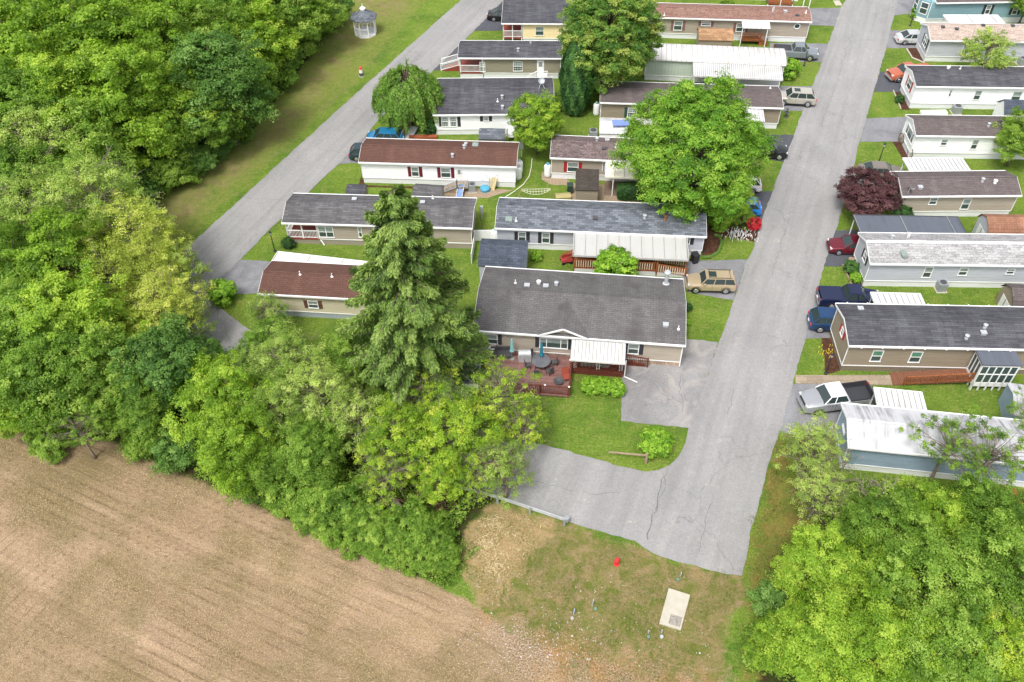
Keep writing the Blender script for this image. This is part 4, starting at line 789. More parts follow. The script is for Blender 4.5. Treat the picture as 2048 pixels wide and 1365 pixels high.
def car(kind, col, label, pos, head, name='parked_car', cat='car', roofc=None, rack=False, sunroof=False, bed='open', lower=None, s=1.0):
    L_, W_, H_, hh, bh, (a_, b_, c_, d_), bs = SPEC[kind]; root = empty(name, (pos[0], pos[1], .03), head, label, cat); root.scale = (s, s, s)   # nose towards +x
    x = lambda f: L_ / 2 - f * L_
    gc = .26 if kind in ('sedan', 'hatch') else .36; wr = .33 if kind in ('sedan', 'hatch') else .38; wx = (x(.185), x(.80 if bs is None else .79))
    # body: rings of a cross-section along the length
    st = [(0, .80, gc + .12, hh - .28), (.012, .86, gc, hh - .12), (.05, .93, gc - .06, hh - .07), (.13, .985, gc - .06, hh), (a_ - .02, 1, gc - .06, bh - .04), (a_ + .05, 1, gc - .06, bh), (.5, 1, gc - .06, bh)]
    if bs is None: st += [(d_ - .07, 1, gc - .06, bh + .02), (d_, .985, gc - .06, bh + .01), (.975, .95, gc - .04, bh - .02), (.992, .9, gc, bh - .12), (1, .86, gc + .1, bh - .3)]
    else: st += [(bs, 1, gc - .06, bh), (bs + .01, 1, gc - .04, bh), (.985, .99, gc + .02, bh), (1, .97, gc + .08, bh - .03)]
    mb = MB(); rings = []
    for f, wf, zb, zt in st:
        w_ = W_ / 2 * wf; zt = max(zt, zb + .2); zm = zb + (zt - zb) * .5
        ring = [(w_ * .86, zb), (w_ * .985, zb + .1), (w_, zm), (w_ * .975, zt - .09), (w_ * .90, zt - .015), (w_ * .5, zt + .035), (-w_ * .5, zt + .035), (-w_ * .90, zt - .015), (-w_ * .975, zt - .09), (-w_, zm), (-w_ * .985, zb + .1), (-w_ * .86, zb)]
        rings.append(mb._a([(x(f), y, z) for y, z in ring]))
    nr = 12; bedi = 7 if bs is not None else 99
    for i in range(len(rings) - 1):
        for k_ in range(nr):
            if i >= 8 and bs is not None and k_ in (4, 5, 6): continue       # open bed
            k2 = (k_ + 1) % nr; mb.f.append((rings[i] + k_, rings[i] + k2, rings[i + 1] + k2, rings[i + 1] + k_)); mb.mi.append(0)
    mb.f.append(tuple(rings[0] + k_ for k_ in range(nr))); mb.mi.append(0); mb.f.append(tuple(rings[-1] + k_ for k_ in range(nr - 1, -1, -1))); mb.mi.append(0)
    body = mb.build('body', [col], root, smooth=True)
    for p in body.data.polygons:
        if len(p.vertices) > 4: p.use_smooth = False
    em = body.modifiers.new('edge', 'EDGE_SPLIT'); em.split_angle = R(38)
    mb = MB()      # wheel arches and sill
    for wx_ in wx:
        for sy in (-1, 1):
            mb.tube([(wx_ + (wr + .07) * math.cos(t_ * math.pi / 10), sy * (W_ / 2 - .015), wr + (wr + .07) * math.sin(t_ * math.pi / 10)) for t_ in range(-1, 12)], .035, 5)
    for sy in (-1, 1): mb.box(wx[1] + wr + .1, wx[0] - wr - .1, sy * (W_ / 2 - .03) - .02, sy * (W_ / 2 - .03) + .02, gc - .05, gc + .06)
    mb.box(x(.985), x(.02), -W_ / 2 * .8, W_ / 2 * .8, gc - .1, gc - .01); mb.build('trim', lower or UND, root)
    # cabin
    r0, r1 = W_ / 2 * .93, W_ / 2 * .74; zr = H_ - .07; A, B, C_, D_ = x(a_), x(b_), x(c_), x(d_); zb = bh - .03
    mb = MB()
    lo = [(A, -r0, zb), (A, r0, zb), (D_, r0, zb), (D_, -r0, zb)]; hi = [(B, -r1, zr), (B, r1, zr), (C_, r1, zr), (C_, -r1, zr)]
    for i in range(4): j = (i + 1) % 4; mb.face([lo[i], lo[j], hi[j], hi[i]])
    mb.face(hi); mb.build('window_glass', CGL, root)
    mb = MB(); pw = .075
    for i in range(4): mb.bar(lo[i], hi[i], pw, pw)
    for sy in (-1, 1):
        for f_ in ((.42, .40),) if bs is not None else ((.36, .34), (.68, .70)):
            u0 = A + (D_ - A) * (f_[0]); u1 = B + (C_ - B) * f_[1]; mb.bar((u0, sy * r0 * 1.003, zb), (u1, sy * r1 * 1.003, zr), .07, .05)
        mb.bar((A, sy * r0, zb + .01), (D_, sy * r0, zb + .01), .06, .05)
    mb.box(C_ - .02, B + .02, -r1 - .02, r1 + .02, zr - .01, zr + .035); mb.box(C_ + .1, B - .1, -r1 + .1, r1 - .1, zr + .035, zr + .06)
    rf = mb.build('roof', roofc or col, root, bevel=.02)
    if sunroof: mb = MB(); mb.box(B - .95, B - .25, -.38, .38, zr + .062, zr + .07); mb.build('sunroof', CGL, rf)
    if rack:
        mb = MB()
        for sy in (-1, 1): mb.bar((B - .2, sy * (r1 - .08), zr + .1), (C_ + .15, sy * (r1 - .08), zr + .1), .035)
        for u in (B - .3, C_ + .3): mb.bar((u, -r1 + .08, zr + .1), (u, r1 - .08, zr + .1), .03)
        mb.build('roof_rack', BLACK, rf)
    for wx_ in wx:
        for sy in (-1, 1):
            mb = MB(); mb.tube([(wx_, sy * (W_ / 2 - .22), wr), (wx_, sy * (W_ / 2 - .2), wr), (wx_, sy * (W_ / 2 - .02), wr), (wx_, sy * (W_ / 2 + .005), wr)], [wr * .9, wr, wr, wr * .92], 20); wh = mb.build('wheel', TYRE, root)
            mb = MB(); mb.tube([(wx_, sy * (W_ / 2 + .006), wr), (wx_, sy * (W_ / 2 + .015), wr)], [wr * .62, wr * .60], 16); mb.build('rim', RIM, wh)
            mb = MB(); mb.tube([(wx_, sy * (W_ / 2 + .01), wr), (wx_, sy * (W_ / 2 + .03), wr)], [wr * .2, wr * .16], 10); mb.build('hub_cap', CHR, wh)
    for sy in (-1, 1):
        mb = MB(); mb.box(x(.045), x(.004), sy * W_ * .33 - .19, sy * W_ * .33 + .19, hh - .27, hh - .10); mb.build('headlight', LHT, root, bevel=.03)
        mb = MB(); mb.box(x(.999) - .012, x(.975), sy * W_ * .40 - .1, sy * W_ * .40 + .09, bh - .36, bh - .1); mb.build('tail_light', TLT, root, bevel=.02)
        mb = MB(); mb.box(A - .42, A - .22, sy * (r0 + .11) - .11, sy * (r0 + .11) + .09, zb + .02, zb + .17); mb.build('mirror', col, root, bevel=.03)
        mb = MB()       # shut lines and handles
        for f_ in ((.33, .60) if bs is None else (.33, .47)): u = x(a_ + (d_ - a_) * f_); mb.box(u - .006, u + .006, sy * W_ / 2 - .02, sy * W_ / 2 + .003, gc + .1, bh - .12)
        mb.build('door_seam', UND, root)
        mb = MB()
        for f_ in ((.5, .82) if bs is None else (.6,)): u = x(a_ + (d_ - a_) * f_); mb.box(u - .09, u + .09, sy * W_ / 2 - .02, sy * W_ / 2 + .02, bh - .24, bh - .2)
        mb.build('door_handle', col, root)
    mb = MB(); mb.box(x(.012), x(-.002), -W_ * .26, W_ * .26, hh - .30, hh - .12); mb.build('grille', BLACK, root); mb = MB(); mb.box(x(.02), x(-.012), -W_ * .42, W_ * .42, gc + .02, gc + .2); mb.build('bumper', lower or (CHR if bs else col), root, bevel=.03)
    mb = MB(); mb.box(x(1.01), x(.985), -W_ * .42, W_ * .42, gc + .04, gc + .22); mb.build('bumper', lower or (CHR if bs else col), root, bevel=.03)
    mb = MB(); mb.box(x(1.013), x(1.003), -.16, .16, gc + .3, gc + .43); mb.build('number_plate', WHITE, root)
    if bs is not None:
        zf = bh - .5; b0, b1, wi = x(.975), x(bs + .02), W_ / 2 * .86; mb = MB()
        if bed == 'open':
            mb.box(b0, b1, -wi, wi, zf - .03, zf); mb.box(b0, b1, -wi - .03, -wi, zf, bh + .015); mb.box(b0, b1, wi, wi + .03, zf, bh + .015); mb.box(b1, b1 + .03, -wi, wi, zf, bh + .015); mb.box(b0 - .03, b0, -wi, wi, zf, bh + .015); mb.build('bed_liner', LIN, root)
        else: mb.box(b0 - .04, b1 + .04, -wi - .05, wi + .05, bh - .02, bh + .035); mb.build('bed_cover', LIN if bed == 'dark' else col, root, bevel=.02)
        for sy in (-1, 1): mb = MB(); mb.box(b0, b1 + .05, sy * (W_ / 2 - .09) - .06, sy * (W_ / 2 - .09) + .06, bh + .0, bh + .04); mb.build('bed_rail', col if bed != 'open' else BLACK, root)
    return root
def cp(name, c, **k): return paint(name, c, .28, .5, k.get('metal', .35), var=.03, coat=.6)
BEIGE = cp('beige_car_paint', srgb(214, 192, 160, .72)); SILV = cp('silver_car_paint', (.58, .59, .60, 1)); PWH = cp('pearl_white_paint', srgb(212, 206, 194, .6), metal=.1); GRYC = cp('cement_grey_paint', srgb(150, 158, 166, .6), metal=.1)
NAVY = cp('navy_car_paint', (.012, .02, .065, 1)); BLUEC = cp('blue_car_paint', (.015, .06, .16, 1)); TEALC = cp('bright_blue_paint', (.02, .20, .40, 1)); MAR = cp('maroon_car_paint', (.16, .012, .025, 1)); CHMP = cp('champagne_car_paint', srgb(160, 150, 138, .65)); ORNG = cp('orange_car_paint', (.44, .12, .06, 1), metal=.1)
BLK = cp('black_car_paint', (.012, .013, .015, 1)); SKYB = cp('vivid_blue_paint', (.01, .22, .65, 1)); PSILV = cp('silver_grey_paint', (.36, .37, .39, 1)); WHC = cp('white_car_paint', (.75, .75, .75, 1), metal=0)
def atc(p, z=.9): g = G(p, z); return (g.x, g.y)
def hd(p, q): a, b = G(p, .4), G(q, .4); return math.atan2(b.y - a.y, b.x - a.x)
car('boxy', BEIGE, 'boxy beige off-road car with sunroof in the drive right of the slate roof', atc((1422, 562)), math.pi + hd((1378, 572), (1468, 574)), name='parked_suv', cat='suv', rack=True, sunroof=True)
car('bigpickup', PSILV, 'silver pickup with an open black bed beside the blue metal home', atc((1674, 794)), hd((1745, 788), (1606, 806)), name='pickup_truck', cat='pickup', roofc=WHC)  # white roof: the sky's reflection put into the roof colour
car('pickup', NAVY, 'dark navy pickup with covered bed in the drive of the long taupe home', atc((1698, 593)), hd((1650, 595), (1748, 598)), name='pickup_truck', cat='pickup', bed='cover')
car('suv', BLUEC, 'metallic blue suv tucked against the end of the long taupe home', atc((1672, 640)), hd((1636, 640), (1690, 643)), name='parked_suv', cat='suv')
car('sedan', MAR, 'dark red sedan parked under the dark flat carport', atc((1708, 490), .7), hd((1745, 492), (1672, 490)))
car('sedan', CHMP, 'champagne sedan parked above the purple maple', atc((1762, 342), .7), hd((1720, 340), (1805, 344)))
car('suv', PWH, 'pale silver beige crossover parked at the street end of the dark brown roof', atc((1592, 193)), hd((1632, 195), (1565, 191)), name='parked_suv', cat='suv', sunroof=True)
car('pickup', GRYC, 'cement grey pickup with dark bed cover beside the curved metal roof', atc((1592, 102)), hd((1552, 101), (1634, 106)), name='pickup_truck', cat='pickup', bed='dark')
car('pickup', ORNG, 'orange pickup with grey wheel arches in the dark drive at the right', atc((1820, 143)), hd((1856, 142), (1782, 150)), name='pickup_truck', cat='pickup', lower=STEEL, bed='cover')
car('sedan', SILV, 'silver sedan beside the pinkish tan roof', atc((1830, 75), .7), hd((1798, 76), (1850, 76)))
car('suv', BLK, 'black suv partly hidden at the right side of the maple', atc((1532, 297)), hd((1563, 298), (1490, 294)) + math.pi, name='parked_suv', cat='suv')
car('hatch', SKYB, 'bright blue small car showing its tail below the maple', atc((1482, 410)), hd((1517, 411), (1460, 408)))
car('suv', WHC, 'white car almost hidden under the right side of the maple', atc((1478, 365)), hd((1510, 366), (1440, 364)), name='parked_suv', cat='suv')
car('hatch', TEALC, 'light blue hatchback parked behind the long brown roof', atc((770, 272), .8), hd((800, 272), (740, 270)))
car('hatch', paint('dark_teal_paint', (.02, .04, .05, 1), .3, coat=.5), 'dark hatchback peeking past the left end of the long brown roof', atc((736, 303), .8), hd((710, 303), (760, 303)))
car('sedan', BLK, 'black car in the drive of the yellow home at the top', atc((1010, 28), .8), hd((983, 27), (1030, 29)))

# ---------------------------------------------------------------- outbuildings, carports
def shed(name, label, p0, p1, depth, z, rise, wall, roof, prof=None, cat='shed', door=None, az=None):
    """front eave runs p0 -> p1 (plan points at eave height z)"""
    a, b = G(p0, z), G(p1, z); az = math.atan2(b.y - a.y, b.x - a.x); L_ = (b - a).length; r_ = empty(name, (a.x, a.y, 0), az, label, cat); ov = .1
    mb = MB(); D = depth
    pr = prof or [(0, 0), (.5, 1), (1, 0)]
    mb.xprism([(ov, 0), (D - ov, 0)] + [(ov + (D - 2 * ov) * u, z - .02 + rise * v * .97) for u, v in pr[::-1]], ov, L_ - ov); mb.build('wall', wall, r_)
    mb = MB(); top = [(D * u, z + .02 + rise * v) for u, v in pr]; mb.xprism([(y, q) for y, q in top] + [(y, q + .07) for y, q in top[::-1]], 0, L_); mb.build('roof', roof, r_)
    if door is not None:
        mb = MB()
        if door == 'end': mb.box(ov - .03, ov - .002, D * .25, D * .75, .1, z * .9)
        else: mb.box(L_ * .35, L_ * .65, ov - .03, ov - .002, .1, z * .88)
        d = mb.build('door', WHITE, r_); mb = MB()
        if door == 'end': mb.box(ov - .05, ov - .031, D * .49, D * .51, .1, z * .9)
        else: mb.box(L_ * .495, L_ * .505, ov - .05, ov - .031, .1, z * .88)
        mb.build('door_seam', DGREY, d)
    return r_
GAMB = [(0, 0), (.16, .6), (.5, 1), (.84, .6), (1, 0)]
shed('garden_shed', 'dark slate roofed barn shed beside the spruce and the pale grey home', X('j', 60, 582), X('j', 425, 600), 3.9, 2.0, 1.0, S_LGR, K_BL, GAMB)
shed('garden_shed', 'small brown shed with dark roof in front of the red shuttered home', X('f', 363, 650), X('f', 553, 655), 2.5, 2.1, .95, S_TAUPE, shingle('dark_brown_shingles', srgb(98, 90, 84, .55), contrast=.12), [(0, 0), (.96, 1), (1, .9)])
shed('garden_shed', 'white metal shed with a blue box on its roof behind the red shuttered home', X('f', 557, 195), X('f', 780, 200), 3.2, 2.0, .55, S_WHITE, MR_W)
shed('garden_shed', 'shed with orange tan shingled roof in front of the mauve shuttered home', X('b', 1545, 400), X('b', 1885, 408), 2.9, 2.1, .8, S_TAUPE, K_OR, GAMB)
shed('garden_shed', 'low dark roofed shed behind the long brown roof', X('a', 1350, 1365), X('a', 1605, 1370), 2.2, 2.0, .6, S_TAUPE, K_MG)
shed('garden_shed', 'dark roofed shed behind the weathered grey roof, beside the blue lounger', X('e', 700, 850), X('e', 985, 868), 2.2, 2.0, .55, S_BEIGE, K_G2)
shed('garden_shed', 'small black topped shed with a white antenna behind the weathered grey roof', X('e', 55, 830), X('e', 240, 838), 1.8, 2.0, .5, S_TAUPE, K_DK)
shed('garden_shed', 'barn shed with rusty brown roof and white door at the right edge', X('g', 1590, 1330), (2110, 476), 3.0, 2.0, 1.1, S_LGR, shingle('rust_brown_shingles', srgb(176, 130, 106, .66), contrast=.08), GAMB, door='end')
shed('garden_shed', 'tan barn shed end peeping over the long dark roof at the right edge', X('h', 1945, 835), (2110, 622), 3.0, 1.7, 1.1, S_TAUPE, K_GB, GAMB, door='end')
shed('garden_shed', 'small dark hipped roof hut beside the bright white home', X('g', 1760, 118), X('g', 1962, 125), 3.0, 1.9, 1.2, S_WHITE, K_BL)
shed('garden_shed', 'white sided shed with grey roof at the left end of the red deck', (925, 768), (958, 768), 6.8, 2.3, .5, S_WHITE, K_MG)
shed('garden_shed', 'blue grey metal shed cut by the right edge below the long taupe home', X('i', 1960, 640), (2110, 845), 3.5, 2.0, .6, S_BLUE, MR_D)
v = G(X('f', 735, 105), 2.7); mb = MB(); mb.box(v.x - 1.0, v.x + 1.0, v.y - .55, v.y + .55, 2.62, 2.75); tag(mb.build('cooler_lid', paint('blue_plastic_lid', (.18, .26, .55, 1), .5)), 'blue plastic box lid lying on the white shed roof', 'box')
def carport(label, pts, zf, zb, mat, name='carport', pitch=.5, legs=True, rimm=None, L=None):
    (f0, f1, bk) = pts; a, b = G(f0, zf), G(f1, zf); az = math.atan2(b.y - a.y, b.x - a.x); r_ = empty(name, (a.x, a.y, 0), az, label, 'carport'); Mi = (Matrix.Translation((a.x, a.y, 0)) @ Matrix.Rotation(az, 4, 'Z')).inverted()
    L_ = L or (b - a).length; D = (Mi @ G(bk, zb)).y
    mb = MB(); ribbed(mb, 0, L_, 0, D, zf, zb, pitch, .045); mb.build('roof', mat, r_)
    mb = MB(); mb.box(-.04, L_ + .04, -.08, -.012, zf - .08, zf + .09); mb.box(-.04, L_ + .04, D + .012, D + .08, zb - .08, zb + .09); mb.xprism([(0, zf - .08), (D, zb - .08), (D, zb + .09), (0, zf + .09)], -.05, -.004); mb.xprism([(0, zf - .08), (D, zb - .08), (D, zb + .09), (0, zf + .09)], L_ + .004, L_ + .05); mb.build('gutter', rimm or WHITE, r_)
    for u in (.15, L_ / 2, L_ - .15):
        for yy, zz in ((.15, zf), (D - .15, zb)): mb = MB(); mb.bar((u, yy, 0), (u, yy, zz - .02), .08); mb.build('post', WHITE, r_)
    return r_
carport('cream metal carport roof behind the cream home with brown roof', (X('m', 345, 668), (760, 548), X('m', 415, 597)), 2.7, 2.6, MR_C, pitch=3.2)
carport('large dark flat carport roof beside the pale shingle roof', (X('h', 675, 197), X('h', 1570, 215), X('h', 612, 48)), 2.9, 2.8, MR_G, pitch=4.4, rimm=DGREY)
carport('white carport roof behind the long taupe home at the navy pickup', (X('h', 800, 800), X('h', 1220, 812), X('h', 762, 700)), 2.6, 2.5, MR_W)
carport('ribbed white carport beside the silver pickup', (X('i', 820, 560), X('i', 1228, 602), X('i', 790, 408)), 2.6, 2.5, MR_W, pitch=.42)
carport('ribbed white carport beside the champagne sedan', (X('g', 810, 672), X('g', 1418, 672), X('g', 742, 545)), 2.5, 2.4, MR_W, pitch=.42)
carport('plain white carport roof between the teal home and the pinkish roof', (X('d', 905, 268), X('d', 1530, 270), X('d', 848, 178)), 2.6, 2.5, MR_W, pitch=3)
# gazebo
g = G((730, 76)); GZ = empty('gazebo', (g.x, g.y + 1.2, 0), R(22.5), 'white octagonal gazebo with grey shingle roof on the mown strip', 'gazebo'); rg = 1.5
oc = [(rg * math.cos(k * math.pi / 4), rg * math.sin(k * math.pi / 4)) for k in range(8)]
mb = MB(); mb.prism(oc, 0, .22); mb.build('floor', WHITE, GZ)
for x_, y_ in oc: mb = MB(); mb.bar((x_ * .96, y_ * .96, .22), (x_ * .96, y_ * .96, 2.35), .12); mb.build('post', WHITE, GZ)
mb = MB()
for k in range(8):
    if k == 6: continue
    a, b = oc[k], oc[(k + 1) % 8]; rail(mb, (a[0] * .95, a[1] * .95), (b[0] * .95, b[1] * .95), .2, .2, .2, bal=.03, posts=False)
mb.build('railing', WHITE, GZ)
mb = MB()
for k in range(8):
    a, b = oc[k], oc[(k + 1) % 8]; mb.bar((a[0] * .97, a[1] * .97, 2.3), (b[0] * .97, b[1] * .97, 2.3), .07, .2); 
    for t0, z0, t1, z1 in ((0, 1.9, .25, 2.2), (1, 1.9, .75, 2.2)): A = Vector(a).lerp(Vector(b), t0) * .96; B = Vector(a).lerp(Vector(b), t1) * .96; mb.bar((A.x, A.y, z0), (B.x, B.y, z1), .06, .12)
mb.build('fretwork', WHITE, GZ)
mb = MB(); mb.lathe([(1.85, 2.35), (1.82, 2.45), (.32, 3.25), (.3, 3.25)], n=8); rf = mb.build('roof', K_MG, GZ); mb = MB(); mb.lathe([(.3, 3.2), (.3, 3.5), (.42, 3.52), (.08, 3.8), (.03, 4.05), (.01, 4.2)], n=8); mb.build('cupola', WHITE, rf)
# lamp posts
def lamp(p, label, top=None):
    g = G(p); r_ = empty('lamp_post', (g.x, g.y, 0), 0, label, 'lamp post'); mb = MB(); mb.lathe([(.16, 0), (.14, .12), (.06, .2), (.05, 1.0), (.04, 2.0), (.07, 2.02)], n=10); mb.build('pole', BLACK, r_)
    mb = MB(); mb.lathe([(.06, 2.04), (.12, 2.3), (.12, 2.32)], n=6); mb.build('lamp_glass', LHT, r_); mb = MB(); mb.lathe([(.17, 2.33), (.04, 2.5), (.015, 2.6)], n=6); mb.build('lamp_cap', BLACK, r_)
lamp((550, 503), 'black lamp post on the lawn left of the white corner porch'); lamp((782, 262), 'black lamp post behind the light blue hatchback under the willow'); lamp((1608, 132), 'black lamp post by the grey pickup')
lamp((1820, 52), 'black lamp post on the lawn of the teal home'); lamp((1757, 326), 'black lamp post above the champagne sedan'); lamp((1651, 748), 'black lamp post at the near corner of the long taupe home'); lamp((1481, 455), 'black lamp post beside the red shrub'); lamp((1020, 16), 'black lamp post behind the black car at the top')
# propane tanks
def tank(p, label, cap, n=1):
    g = G(p); r_ = empty('propane_tank', (g.x, g.y, 0), 0, label, 'gas tank'); mb = MB(); mb.lathe([(.3, 0), (.3, .08), (.37, .14), (.38, .3), (.38, 1.25), (.34, 1.4), (.2, 1.5), (.05, 1.53)], n=18); mb.build('tank', WHITE, r_, smooth=True); mb = MB(); mb.lathe([(.16, 1.49), (.16, 1.66), (.1, 1.72)], n=12); mb.build('valve_cover', cap, r_)
GRC = paint('green_cap', (.15, .35, .25, 1), .5); BLC = paint('blue_cap', (.1, .3, .5, 1), .5)
tank((1192, 230), 'white propane tank with green cap at the left end of the dark brown roofed home', GRC); tank((1095, 353), 'white propane tank with blue cap beside the red shuttered home', BLC)
tank((1037, 358), 'nearer of two white propane tanks at the right end of the maroon shuttered home', METAL); tank((1039, 346), 'farther of two white propane tanks at the right end of the maroon shuttered home', METAL); tank((991, 484), 'white propane tank with green cap at the left end of the slate roofed home', GRC)
# air conditioners
def ac(p, label, s=.8):
    g = G(p); r_ = empty('air_conditioner', (g.x, g.y, 0), 0, label, 'air conditioner'); mb = MB(); mb.box(-.5 * s - .1, .5 * s + .1, -.5 * s - .1, .5 * s + .1, 0, .07); mb.build('pad', CONC, r_)
    mb = MB(); mb.box(-.5 * s, .5 * s, -.5 * s, .5 * s, .07, .95); mb.build('cabinet', STEEL, r_, bevel=.04); mb = MB(); mb.lathe([(.38 * s, .952), (.38 * s, .99), (.1, 1.0)], n=16); mb.build('fan_grille', DGREY, r_)
ac((1880, 580), 'grey air conditioner on a slab beside the light grey home'); ac((1911, 226), 'grey air conditioner beside the bright white home', .9); ac((2042, 130), 'dark air conditioner at the right edge by the pinkish roofed home', .9); ac((1186, 275), 'beige unit on the lawn behind the red shuttered home', .9); ac((945, 383), 'round air conditioner by the grey stair of the maroon shuttered home', .7)
# bins
def bin_(p, label, c, rz=0):
    g = G(p); r_ = empty('wheelie_bin', (g.x, g.y, 0), rz, label, 'bin'); mb = MB(); b0 = [(-.24, -.28), (.24, -.28), (.24, .28), (-.24, .28)]; b1 = [(-.3, -.36), (.3, -.36), (.3, .36), (-.3, .36)]
    for i in range(4): j = (i + 1) % 4; mb.face([(*b0[i], .03), (*b0[j], .03), (*b1[j], 1.02), (*b1[i], 1.02)])
    mb.face([(*p_, .03) for p_ in b0[::-1]]); mb.face([(*p_, 1.02) for p_ in b1]); mb.build('body', c, r_); mb = MB(); mb.box(-.33, .33, -.4, .38, 1.02, 1.09); mb.build('lid', c, r_, bevel=.03)
    for sx_ in (-1, 1): mb = MB(); mb.tube([(sx_ * .2, .32, .12), (sx_ * .28, .32, .12)], .12, 12); mb.build('wheel', TYRE, r_)
bin_(X('f', 1318, 1225), 'black wheeled bin at the street corner of the slate roofed home', BLACK, .3); bin_(X('f', 320, 665), 'dark green wheeled bin beside the small brown shed', paint('green_bin', (.03, .06, .045, 1), .5))
g = G(X('f', 265, 722)); r_ = empty('storage_chest', (g.x, g.y, 0), .1, 'tan storage chest on the gravel left of the small brown shed', 'chest'); mb = MB(); mb.box(-.75, .75, -.4, .4, .02, .55); mb.build('box', paint('tan_plastic', srgb(190, 176, 120, .7), .6), r_); mb = MB(); mb.xprism([(-.45, .55), (0, .68), (.45, .55)], -.8, .8); mb.build('lid', paint('tan_plastic', srgb(190, 176, 120, .7), .6), r_)
# guardrail
GR = [G(p) for p in ((600, 850), (664, 890), (745, 920), (833, 954), (910, 980), (995, 1003), (1060, 1025), (1128, 1048))]
r_ = empty('guardrail', (GR[-1].x, GR[-1].y, 0), 0, 'galvanized guardrail along the outer edge of the loop road', 'guardrail'); o0 = GR[-1]
mb = MB()
for a, b in zip(GR[:-1], GR[1:]):
    a, b = a - o0, b - o0
    for dz_, w_ in ((.68, .1), (.56, .04), (.46, .1)): mb.bar((a.x, a.y, dz_), (b.x, b.y, dz_), .07 if w_ > .05 else .03, w_)
mb.build('rail', METAL, r_)
for i, p in enumerate(GR): q = p - o0; mb = MB(); mb.box(q.x - .08, q.x + .08, q.y - .2, q.y - .045, 0, .78); mb.build('post', STEEL, r_)
mb = MB(); q = Vector((0, 0, 0)); mb.lathe([(.02, .35), (.2, .36), (.22, .6), (.2, .78), (.02, .8)], (.18, .04), 10); mb.build('end_cap', STEEL, r_)
# split rail fence
a, b = G((1291, 926)), G((1245, 918)); c = G((1323, 886)); r_ = empty('split_rail_fence', (a.x, a.y, 0), 0, 'weathered split rail fence corner around the round lime shrub', 'fence'); b = b - a; c = c - a
mb = MB(); mb.bar((0, 0, -.02), (0, 0, 1.15), .17); mb.build('post', WOODO, r_)
for p_, zz in (((b.x - 1.1, b.y + .2), (.92, .62)), ((b.x + 1.6, b.y * .4), (.45, .3))): mb = MB(); mb.bar((0, 0, zz[0]), (p_[0], p_[1], zz[1]), .11, .1); mb.build('rail', WOODO, r_)
for zz in (.85, .45): mb = MB(); mb.bar((0, 0, zz), (c.x, c.y, zz - .35), .11, .1); mb.build('rail', WOODO, r_)
mb = MB(); mb.box(-.42, .02, -.12, -.09, 1.02, 1.22); mb.build('board', WOODO, r_)
# hydrant
g = G((1233, 1129)); RED = paint('hydrant_red', (.62, .03, .035, 1), .45); r_ = empty('fire_hydrant', (g.x, g.y, 0), .3, 'red fire hydrant in the dry grass below the road end', 'hydrant')
mb = MB(); mb.lathe([(.2, 0), (.2, .05), (.13, .06), (.13, .5), (.17, .52), (.17, .58), (.14, .6), (.13, .72), (.05, .8), (.05, .86)], n=14); mb.build('barrel', RED, r_)
for an in (0, math.pi / 2, math.pi): mb = MB(); mb.tube([(.1 * math.cos(an), .1 * math.sin(an), .44), (.22 * math.cos(an), .22 * math.sin(an), .44)], .07 if an == math.pi / 2 else .055, 10); mb.build('nozzle', RED, r_)
# concrete pad
P4 = [G(p) for p in ((1337, 1178), (1380, 1192), (1361, 1262), (1318, 1249))]; o0 = P4[0]; r_ = empty('concrete_pad', (o0.x, o0.y, 0), 0, 'pale concrete slab with a gravel filled square cut-out in the dry verge', 'slab')
l4 = [(p - o0) for p in P4]; mb = MB(); L2 = lambda u, v: ((l4[0].lerp(l4[1], u)).lerp(l4[3].lerp(l4[2], u), v))
def qd(u0, u1, v0, v1, z0, z1, mb): mb.prism([L2(*q)[:2] for q in ((u0, v0), (u1, v0), (u1, v1), (u0, v1))], z0, z1)
qd(0, 1, 0, .66, -.02, .12, mb); qd(0, .4, .66, 1, -.02, .12, mb); qd(.93, 1, .66, 1, -.02, .12, mb); qd(.4, .93, .93, 1, -.02, .12, mb); mb.build('slab', CONC, r_); mb = MB(); qd(.4, .93, .66, .93, -.02, .05, mb); mb.build('gravel_infill', paint('grey_gravel', (.3, .27, .24, 1), .95, var=.4, scale=8), r_)
# utility stubs
def stub(p, label, cap, dx=.35, h=.75, c=None):
    g = G(p); r_ = empty('utility_marker', (g.x, g.y, 0), 0, label, 'marker post'); mb = MB(); mb.bar((dx, .3, -.02), (dx + .05, .3, h), .11, .05); mb.build('post', c or METAL, r_); mb = MB(); mb.lathe([(.12, -.01), (.12, .14), (.1, .16)], n=12); mb.build('riser_pipe', cap, r_)
PVG = paint('pvc_green', (.13, .22, .16, 1), .5); PVW = paint('pvc_white', (.36, .36, .32, 1), .5); LAV = paint('pale_blue_post', (.4, .42, .6, 1), .5)
stub(X('o', 427, 730), 'pale post with white capped pipe, leftmost of the verge markers', PVW, .1, c=LAV); stub(X('o', 618, 652), 'grey post with green capped pipe left of the concrete pad', PVG, -.2); stub(X('o', 1052, 882), 'short stub with a green cap below the concrete pad', PVG, 0, .35); stub(X('o', 1160, 880), 'thin grey stub at the near corner of the concrete pad', METAL, 0, .4); stub(X('o', 1292, 412), 'thin marker with green lid between road end and concrete pad', PVG, .2, .5)
